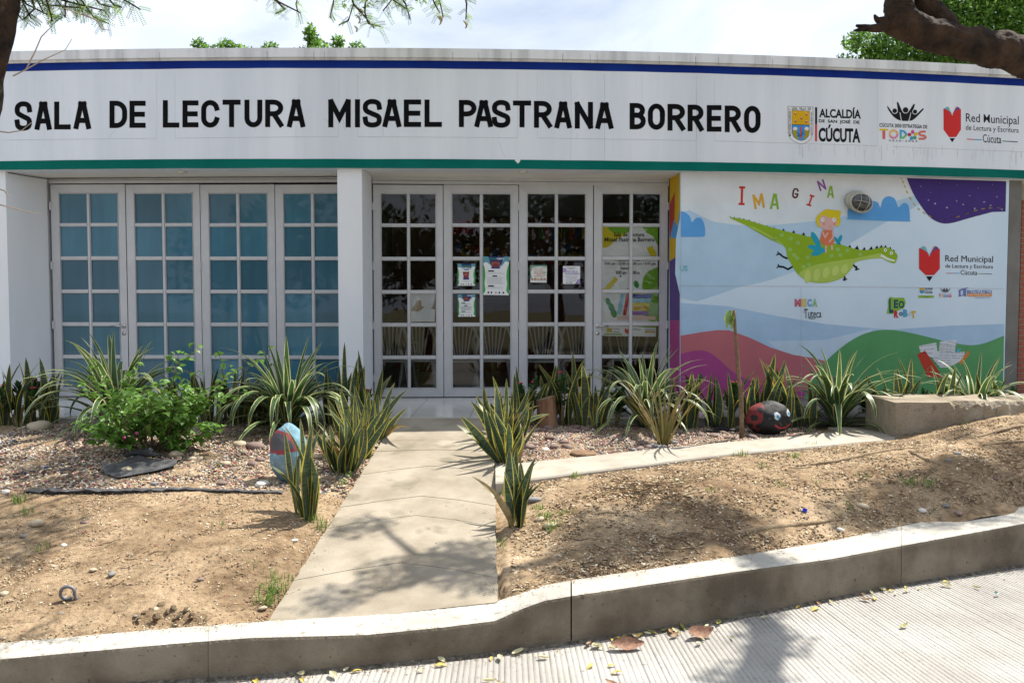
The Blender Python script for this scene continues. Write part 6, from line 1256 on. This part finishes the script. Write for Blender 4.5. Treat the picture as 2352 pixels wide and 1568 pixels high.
for x, lb in ((418, 'round soffit downlight above the second blue leaf'), (790, 'round soffit downlight left of the pillar top'), (1200, 'round soffit downlight above the clear doors')):
    q = at_z(x, 394, Z_SOF); MB().lathe([(.052, 0), (.055, -.006), (.045, -.022), (.02, -.03), (.001, -.031)][::-1], 18).build('downlight', mat('downlight_white', (.5, .49, .45), rough=.4), loc=q + Vector((0, 0, .002)), smooth=True, label=lb, cat='light', group='soffit downlights')
q0 = Vector((q_l.x + .012, q_l.y + .03, Z_SOF - .012)); q1 = Vector((p_l.x + .015, p_l.y - .03, Z_SOF - .014)); q2 = FL.pt(1.5, Z_SOF - .012, .05)
MB().tube([Vector((0, 0, 0)), (q1 - q0) * .5 + Vector((.004, 0, -.006)), q1 - q0, q2 - q0, FL.pt(FL.L - .1, Z_SOF - .012, .05) - q0], .005, 6).build('soffit_cable', m_gasket, loc=q0, label='thin black cable running along the soffit corner at left', cat='cable')
# ------------------------------------------------------------------ chairs inside
m_pl = mat('white_plastic', (.34, .34, .34), (.40, .40, .40), scale=4, rough=.4)
def make_chair():
    r_ = empty('plastic_chair'); m = MB(); m.box(-.22, .22, -.2, .22, .40, .43); m.build('seat', m_pl, r_)
    b = MB()
    b.tube([(-.20, -.2, .43), (-.25, -.27, .70), (-.19, -.30, .86), (0, -.31, .90), (.19, -.30, .86), (.25, -.27, .70), (.20, -.2, .43)], .022, 6)
    for i in range(7):
        u = (i - 3) / 3; b.tube([(u * .08, -.20, .44), (u * .13, -.27, .66), (u * .17, -.30, .87 - .02 * u * u)], .011, 4)
    b.build('backrest', m_pl, r_)
    for sx in (-1, 1):
        for sy in (-1, 1): MB().tube([(sx * .20, sy * .19, .42), (sx * .25, sy * .25, 0)], [.028, .02], 6).build('leg', m_pl, r_)
        MB().tube([(sx * .24, -.26, .66), (sx * .29, -.1, .66), (sx * .29, .14, .65), (sx * .24, .22, .43)], .02, 6).build('armrest', m_pl, r_)
    return r_
proto = make_chair(); spots = [(905, 10.35, 'leftmost white plastic chair behind the clear doors'), (968, 10.45, 'second white plastic chair from the left behind the clear doors'), (1062, 10.3, 'white plastic chair behind the small taped posters'), (1132, 10.4, 'white plastic chair behind the large taped poster'), (1246, 10.3, 'white plastic chair behind the third clear leaf'), (1322, 10.5, 'white plastic chair left of the door handle'), (1440, 10.6, 'white plastic chair behind the rightmost leaf')]
for i, (x, Y, lb) in enumerate(spots):
    q = at_Y(x, 700, Y); r_ = proto if i == 0 else proto.copy()
    if i:
        scene.collection.objects.link(r_)
        for ch in proto.children:
            c2 = ch.copy(); scene.collection.objects.link(c2); c2.parent = r_
    r_.location = (q.x, Y, Z_FLOOR - .004); r_.rotation_euler.z = R.uniform(-.15, .15); tag(r_, lb, 'chair', 'white plastic chairs in the room')
# decorations on the room's back wall
BW = Frame((-2.15, 14.2), (3.0, 14.2)); p = Paint(BW.hit, .006, .002)
for i, ch in enumerate('BIENVENI'): p.text(ch, rect(1238 + i * 14, 522, 1249 + i * 14, 550), [(.10, .40, .08), (.6, .12, .05), (.08, .2, .55), (.6, .45, .05)][i % 4], .04)
p.build('welcome_lettering', bld, -BL); p = Paint(BW.hit, .006, .002); p.poly(rect(1280, 572, 1348, 590), (.62, .46, .05)); p.text('CENTRO', rect(1286, 575, 1344, 587), (.05, .12, .10), .02); p.build('centre_banner', bld, -BL)
p = Paint(BW.hit, .006, .002); p.poly(rect(1043, 504, 1090, 536), (.5, .03, .03)); p.build('red_panel', bld, -BL); p = Paint(BW.hit, .006, .002); p.text('italia', rect(1062, 546, 1086, 558), (.02, .02, .02), .03); p.build('wall_lettering', bld, -BL)
for i in range(16):
    p = Paint(BW.hit, .006, .002); x = 1045 + i * 21 % 300; y = 560 + (i * 37) % 34; p.poly(rect(x, y, x + 16, y + 16), [(.1, .2, .5), (.55, .2, .05), (.5, .05, .05), (.6, .45, .05)][i % 4]); p.build('paper_square', bld, -BL)
MB().box(-1.6, 1.2, 13.6, 14.0, Z_FLOOR, 1.75).build('bookshelf', mat('dark_shelf', (.10, .03, .02), (.16, .05, .03), scale=3), label='dark red shelf along the back wall of the room', cat='shelf')
# ------------------------------------------------------------------ trees
def leaf_cloud(name, parent, C, n, size, pal, loc, mname='tree_leaf', transl=.4, asp=.45, seed=1, droop=.0):
    g = np.random.default_rng(seed); C = np.array(C, float); w = C[:, 3] ** 2; k = g.choice(len(C), n, p=w / w.sum()); u = g.normal(size=(n, 3)); u /= np.linalg.norm(u, axis=1)[:, None]; rr_ = g.random(n)[:, None] ** .45
    P0 = C[k, :3] + u * rr_ * C[k, 3:4] * np.array([1, 1, .8]); s = g.uniform(.6, 1.3, n)[:, None] * size; d = g.normal(size=(n, 3)) + u * .8; d[:, 2] -= droop; d /= np.linalg.norm(d, axis=1)[:, None]; b = np.cross(d, g.normal(size=(n, 3))); b /= np.linalg.norm(b, axis=1)[:, None]; q = np.cross(d, b)
    P = np.stack([P0, P0 + d * s * .5 + b * s * asp * .5 + q * s * .08, P0 + d * s, P0 + d * s * .5 - b * s * asp * .5 + q * s * .08], 1).reshape(-1, 3) - np.array(loc)
    c = np.array(pal)[g.integers(0, len(pal), n)] * g.uniform(.7, 1.25, (n, 1))
    return link_mesh(name, np_mesh(name, P, np.arange(4 * n).reshape(-1, 4), vcol_mat(mname, .55, transl), np.repeat(c, 4, 0)), parent)
GREEN = [(.10, .21, .03), (.16, .30, .05), (.22, .37, .08), (.06, .14, .025)]; YG = [(.16, .28, .05), (.22, .34, .07), (.12, .22, .04), (.20, .30, .10)]
def bg_tree(x, y, base_z, trunk_top, C, n, size, label, seed, pal=GREEN, cat='tree', extra=()):
    o = Vector((x, y, base_z)); r_ = empty('tree', o, label=label, cat=cat); t = MB(); top = Vector((0, 0, trunk_top - base_z)); t.tube([Vector((0, 0, -.2)), top * .5 + Vector((.15, 0, 0)), top], [.28, .22, .14], 9, jit=.1)
    for c in C: t.tube([top * .8, (Vector(c[:3]) - o) * .6 + top * .35, Vector(c[:3]) - o], [.10, .06, .02], 6)
    t.build('trunk', m_bark, r_); leaf_cloud('crown', r_, C, n, size, pal, o, seed=seed, transl=.6); return r_
def S(x, y, Y, r_px): q = at_Y(x, y, Y); return (q.x, q.y, q.z, r_px / FPX * Y)
Y0 = 24
bg_tree(14.5, Y0, 0, 6.5, [S(2180, 90, Y0, 130), S(2290, 60, Y0, 120), S(2060, 120, Y0, 75), S(1990, 105, Y0, 45), S(2330, 140, Y0, 90), S(2120, 20, Y0, 80), S(2240, -60, Y0, 150), S(2400, 0, Y0, 160), S(2150, 170, Y0, 80), S(1965, 90, Y0, 25), S(2010, 148, Y0, 40), S(1935, 140, Y0, 18)], 34000, .15, 'large leafy green tree behind the right end of the roof', 5)
Y0 = 20
bg_tree(-5.6, Y0, 0, 5.4, [S(715, 82, Y0, 17), S(722, 98, Y0, 17), S(712, 68, Y0, 12), S(778, 94, Y0, 13), S(775, 104, Y0, 10), S(820, 110, Y0, 16), S(740, 150, Y0, 60), S(690, 160, Y0, 50), S(790, 160, Y0, 50)], 7000, .10, 'tree with two leafy tips poking above the middle of the roof', 6)
bg_tree(-8.2, Y0, 0, 5.4, [S(456, 102, Y0, 15), S(520, 105, Y0, 17), S(545, 112, Y0, 10), S(620, 112, Y0, 16), S(500, 150, Y0, 50), S(570, 155, Y0, 50), S(620, 150, Y0, 40)], 6000, .10, 'tree showing three low leafy tips above the left roof edge', 7)
# trees across the street, mirrored in the panes
for i, (x, y, h) in enumerate([(-11, -9.5, 6.5), (-6, -11, 7.5), (-1.5, -9, 6.2), (3.5, -10.5, 7.8), (8, -9, 6.8), (13, -11, 7.5)]):
    rt = random.Random(i); bg_tree(x, y, 0, 3, [(x + rt.uniform(-2.6, 2.6), y + rt.uniform(-1.8, 1.8), h - rt.uniform(.4, 4.2), rt.uniform(1.1, 1.9)) for _ in range(9)], 2600, .34, ['leftmost', 'second', 'third', 'fourth', 'fifth', 'rightmost'][i] + ' street tree across the road, seen mirrored in the panes', 20 + i, [(.025, .05, .012), (.04, .075, .018), (.015, .035, .01)])
# feathery overhanging foliage
def feathery(parent, o, sprays, Y, seed, dens=1.0, pal=YG, mname='feathery_leaf'):
    g = random.Random(seed); tw = MB(); V = []; C = []
    for pts in sprays:
        W_ = [at_Y(x, y, Y + g.uniform(-.15, .15)) for x, y in pts]; tw.tube([w - o for w in W_], [.006 * (1 - .75 * i / len(W_)) + .0012 for i in range(len(W_))], 5)
        L = sum((b - a).length for a, b in zip(W_, W_[1:])); n = int(L / .030 * dens)
        for k in range(n):
            t = (k + .5) / n * (len(W_) - 1); i = min(int(t), len(W_) - 2); P_ = W_[i].lerp(W_[i + 1], t - i)
            if g.random() < .15: continue
            d = Vector((g.uniform(-1, 1), g.uniform(-1, 1), g.uniform(-1.1, .2))).normalized(); rl = g.uniform(.05, .10); c = Vector(g.choice(pal)) * g.uniform(.75, 1.25)
            side = d.cross(Vector((g.uniform(-1, 1), g.uniform(-1, 1), g.uniform(-1, 1)))).normalized()
            for q in range(11):
                B_ = P_ + d * (rl * (q + 1) / 11) + Vector((0, 0, -.012 * (q / 11) ** 2))
                for s in (-1, 1):
                    ll = .016; D = (side * s + d * .35).normalized(); nn = D.cross(d).normalized(); V += [B_, B_ + D * ll * .5 + d * .0024, B_ + D * ll, B_ + D * ll * .5 - d * .0024]; C += [c] * 4
    tw.build('twigs', m_bark, parent, kind='stuff')
    P = np.array([v - o for v in V]); link_mesh('hanging_foliage', np_mesh('hanging_foliage', P, np.arange(len(P)).reshape(-1, 4), vcol_mat(mname, .5, .5), np.array(C)), parent, kind='stuff')
def shade_of(px, h, ground=True):                         # place in the air whose shadow falls on this spot of the ground
    q = on_ground(*px) if px[1] < 1400 and ground else at_z(px[0], px[1], .1); return q + SUN * (h / SUN.z)
# right tree: trunk out of frame, rough limb reaching in
ob = Vector((6.9, 6.3, Hg(6.9, 6.3) - .1)); tb = empty('rough_barked_tree', ob, label='tree whose thick broken brown limb reaches in at top right', cat='tree')
YL = 4.4; T = lambda x, y, Y=YL: at_Y(x, y, Y) - ob
def rough_tube(name, pts, rr_, n=16, amp=.22, sub=6):
    pts = [Vector(p) for p in pts]; sp = []; sr = []
    for i in range(len(pts) - 1):
        a, b, c, d = pts[max(0, i - 1)], pts[i], pts[i + 1], pts[min(len(pts) - 1, i + 2)]
        for s in range(sub):
            t = s / sub; sp.append(.5 * (2 * b + (c - a) * t + (2 * a - 5 * b + 4 * c - d) * t * t + (3 * b - a - 3 * c + d) * t ** 3)); sr.append(rr_[i] + (rr_[i + 1] - rr_[i]) * t)
    sp.append(pts[-1]); sr.append(rr_[-1]); m = MB(); m.tube(sp, sr, n); 
    for i, p in enumerate(sp):
        for j in range(n):
            v = Vector(m.v[i * n + j]); d = v - p; q = noise.noise(v * 5) * amp + noise.noise(v * 14) * amp * .5 + noise.noise(v * 40) * amp * .35 + amp * .5 * noise.noise((j * 17.0 / n, i * .06, 3)); m.v[i * n + j] = tuple(p + d * (1 + q))
    return m.build(name, m_bark, tb, smooth=True)
rough_tube('trunk', [(0, 0, 0), (-.05, -.1, 1.4), (-.1, 0, 2.8), (-.25, -.1, 4.2)], [.32, .27, .24, .2])
rough_tube('limb', [(-.15, -.05, 3.6), (-.9, -.5, 4.25), (-1.8, -1.0, 4.2), (-2.75, -1.45, 3.5), T(2450, 172, 4.5)], [.2, .18, .16, .14, .125], 24)
rough_tube('limb', [T(2470, 175, 4.52), T(2352, 132, 4.45), T(2270, 112), T(2190, 98), T(2120, 72), T(2070, 52), T(2045, 44)], [.115, .096, .090, .076, .074, .080, .058], 40, .30, 16)
rough_tube('limb', [T(2080, 60, 4.4), T(2066, 20, 4.4), T(2074, -30, 4.45), T(2110, -110, 4.6), T(2140, -200, 4.9)], [.078, .072, .07, .07, .07], 28, .2, 10)
rough_tube('limb', [T(2205, 92, 4.46), T(2165, 50, 4.46), T(2120, 5, 4.48), T(2085, -50, 4.5)], [.035, .055, .06, .05], 24, .18, 10)
rough_tube('broken_stub', [T(2052, 50, 4.4), T(2020, 64, 4.4), T(1990, 66, 4.4), T(1962, 71, 4.4)], [.042, .024, .016, .005], 9, .2, 4); rough_tube('broken_stub', [T(2012, 64, 4.4), T(1985, 62, 4.4), T(1966, 59, 4.4)], [.016, .014, .006], 8, .2, 4); rough_tube('broken_stub', [T(2035, 50, 4.4), T(2016, 46, 4.4), T(2008, 34, 4.4)], [.03, .016, .004], 8, .2, 4)
J = T(2140, -200, 4.9)
# upper branches whose shadows fall on path, soil and road
def branch(start, shadow_px, hs, r0, r1):
    P_ = [shade_of(q, h) - ob for q, h in zip(shadow_px, hs)]; m = MB(); m.tube([start] + P_, [r0 * 1.1] + list(np.linspace(r0, r1, len(P_))), 10); m.build('branch', m_bark, tb, smooth=True); return P_
b5 = branch(J, [(1735, 1600), (1752, 1510), (1785, 1420), (1790, 1340), (1745, 1290), (1690, 1255)], [4.6, 4.7, 4.8, 4.9, 5.0, 5.0], .105, .075)
b3 = branch(b5[-1], [(1600, 1238), (1500, 1228), (1400, 1240)], [4.9, 4.8, 4.7], .055, .04)
b1 = branch(b3[-1], [(1240, 1298), (1133, 1312), (1025, 1296), (940, 1298), (895, 1260), (862, 1221), (830, 1195)], [4.5, 4.4, 4.4, 4.4, 4.45, 4.5, 4.6], .04, .010)
b2 = branch(b1[1], [(1000, 1340), (900, 1372), (800, 1392)], [4.4, 4.4, 4.5], .026, .008)
b4 = branch(Vector((-.25, -.1, 4.2)), [(2330, 1100), (2200, 1135), (2080, 1160)], [6.0, 5.8, 5.6], .07, .03)
C = []
for q, h, r_ in [((1560, 1215), 5.0, .36), ((1480, 1240), 5.2, .34), ((1600, 1180), 5.0, .3), ((1380, 1200), 5.0, .25), ((2240, 1080), 5.4, .3), ((1330, 1290), 4.7, .25), ((1060, 1290), 4.5, .2), ((1640, 1190), 4.9, .22), ((1420, 1262), 4.8, .22), ((1350, 1240), 5, .2), ((2060, 1165), 5.4, .34), ((2160, 1150), 5.4, .36), ((2260, 1130), 5.6, .38), ((2340, 1100), 5.6, .36), ((1960, 1185), 5.2, .24), ((1710, 1215), 5.0, .22), ((900, 1335), 4.5, .22), ((1010, 1325), 4.5, .22), ((1090, 1345), 4.6, .2), ((760, 1390), 4.6, .16), ((820, 1230), 4.7, .18), ((2330, 1040), 5.6, .24), ((2200, 1000), 5.2, .15), ((1760, 1300), 4.8, .2), ((1790, 1420), 4.6, .2), ((1740, 1510), 4.4, .22)]:
    v = shade_of(q, h); C.append((v.x, v.y, v.z, r_))
leaf_cloud('crown', tb, C, 14500, .060, YG, ob, seed=31, asp=.4)
feathery(tb, ob, [[(590, -40), (640, 5), (690, 30)], [(600, -30), (655, 22), (632, 32)], [(770, -30), (765, 10), (758, 40)], [(800, -30), (812, 10), (800, 48), (778, 58)], [(812, 10), (835, 35), (860, 66)], [(840, -40), (838, 30), (846, 55), (875, 62)], [(870, -30), (905, 2), (935, 22)], [(905, -30), (932, 10), (942, 45)], [(890, -20), (930, -2), (985, -8)], [(980, -30), (998, 8), (1010, 30)], [(1064, -30), (1072, 10), (1070, 45)], [(1000, -25), (1012, 12), (1018, 40)], [(690, -25), (680, 10), (684, 28)], [(740, -30), (800, -8), (890, 0)], [(845, -30), (900, 0), (880, 25)]], 5.0, 41, 1.1)
pods = MB()
for x, y, s in ((1008, 38, 1), (1012, 36, .8), (1068, 48, .9), (822, 35, 1), (818, 60, .7), (830, 20, .8)):
    pods.tube([at_Y(x + s * 9 * math.sin(a) - 4, y + s * 20 * (a / 2.6), 5.0) - ob for a in np.linspace(0, 2.6, 8)], [.003, .006, .007, .0075, .0075, .007, .005, .002], 6)
pods.build('seed_pods', mat('pod_brown', (.30, .24, .12), (.42, .36, .22), scale=20, rough=.7), tb, kind='stuff')
# left tree: dark trunk edge and hanging sprays
oa = Vector((-2.85, 3.75, .12)); ta = empty('feathery_tree', oa, label='dark leaning tree trunk at the top left corner with feathery sprays', cat='tree'); tb_keep = tb; tb = ta; YA = 4.2; TA = lambda x, y, Y=YA: at_Y(x, y, Y) - oa
rough_tube('trunk', [Vector((0, 0, -.2)), TA(-190, 900), TA(-95, 400), TA(-50, 170), TA(-20, 0), TA(5, -160), TA(60, -400)], [.19, .16, .14, .13, .13, .12, .1], 14, .12)
rough_tube('branch', [TA(5, -160), TA(150, -120), TA(330, -90)], [.06, .03, .012], 8, .1, 4)
feathery(ta, oa, [[(60, -60), (50, 0), (70, 40)], [(80, -60), (110, 10), (120, 50)], [(90, -60), (150, 0), (150, 40)], [(120, -70), (190, 5), (215, 40), (250, 55)], [(160, -70), (230, 10), (268, 20)], [(200, -60), (262, 12), (280, 18)], [(60, -40), (80, 20), (55, 45)], [(40, -40), (35, 25), (48, 42)], [(240, -50), (285, 0), (322, 22)], [(100, -50), (85, 0), (100, 30)], [(140, -50), (130, 0), (145, 20)], [(170, -60), (175, 0), (190, 30)], [(30, -40), (60, 10), (110, 35)], [(50, -50), (130, -2), (240, 25)], [(75, -50), (100, 12), (180, 18)]], 4.4, 43, 1.6, [(.12, .24, .04), (.20, .32, .06), (.08, .16, .03), (.26, .36, .08)])
tw = MB()
for pts in ([(30, 175), (60, 160), (95, 140), (150, 115), (165, 90)], [(60, 160), (80, 120), (95, 85), (120, 60)], [(190, 30), (225, 50), (235, 68), (252, 70)], [(150, 20), (190, 35), (225, 48)], [(-20, 300), (20, 305), (50, 300), (72, 282)], [(-10, 432), (10, 438), (20, 452)], [(-10, 468), (30, 478), (62, 486), (95, 492)]): tw.tube([TA(x, y) for x, y in pts], [.004, .0035, .003, .002, .0015][:len(pts)], 5)
tw.build('bare_twigs', mat('pale_twig', (.26, .20, .16), (.36, .29, .24), scale=20), ta, kind='stuff')
C = []
for q, h, r_ in [((120, 1070), 4.6, .30), ((260, 1090), 4.8, .28), ((40, 1060), 4.5, .28), ((180, 1105), 4.6, .22), ((40, 1200), 4.3, .3), ((110, 1215), 4.4, .22), ((30, 1290), 4.0, .2), ((400, 1010), 5.0, .2), ((340, 1060), 4.9, .3), ((210, 1040), 4.7, .3), ((90, 1120), 4.5, .25), ((500, 1050), 5.0, .2), ((60, 1240), 4.3, .3)]:
    v = shade_of(q, h); C.append((v.x, v.y, v.z, r_))
leaf_cloud('crown', ta, C, 4600, .055, YG, oa, seed=33, asp=.4); m = MB()
for c in C: m.tube([TA(60, -400), (TA(60, -400) + Vector(c[:3]) - oa) * .5 + Vector((0, 0, .2)), Vector(c[:3]) - oa], [.04, .025, .008], 6)
m.build('upper_branches', m_bark, ta, kind='stuff'); tb = tb_keep
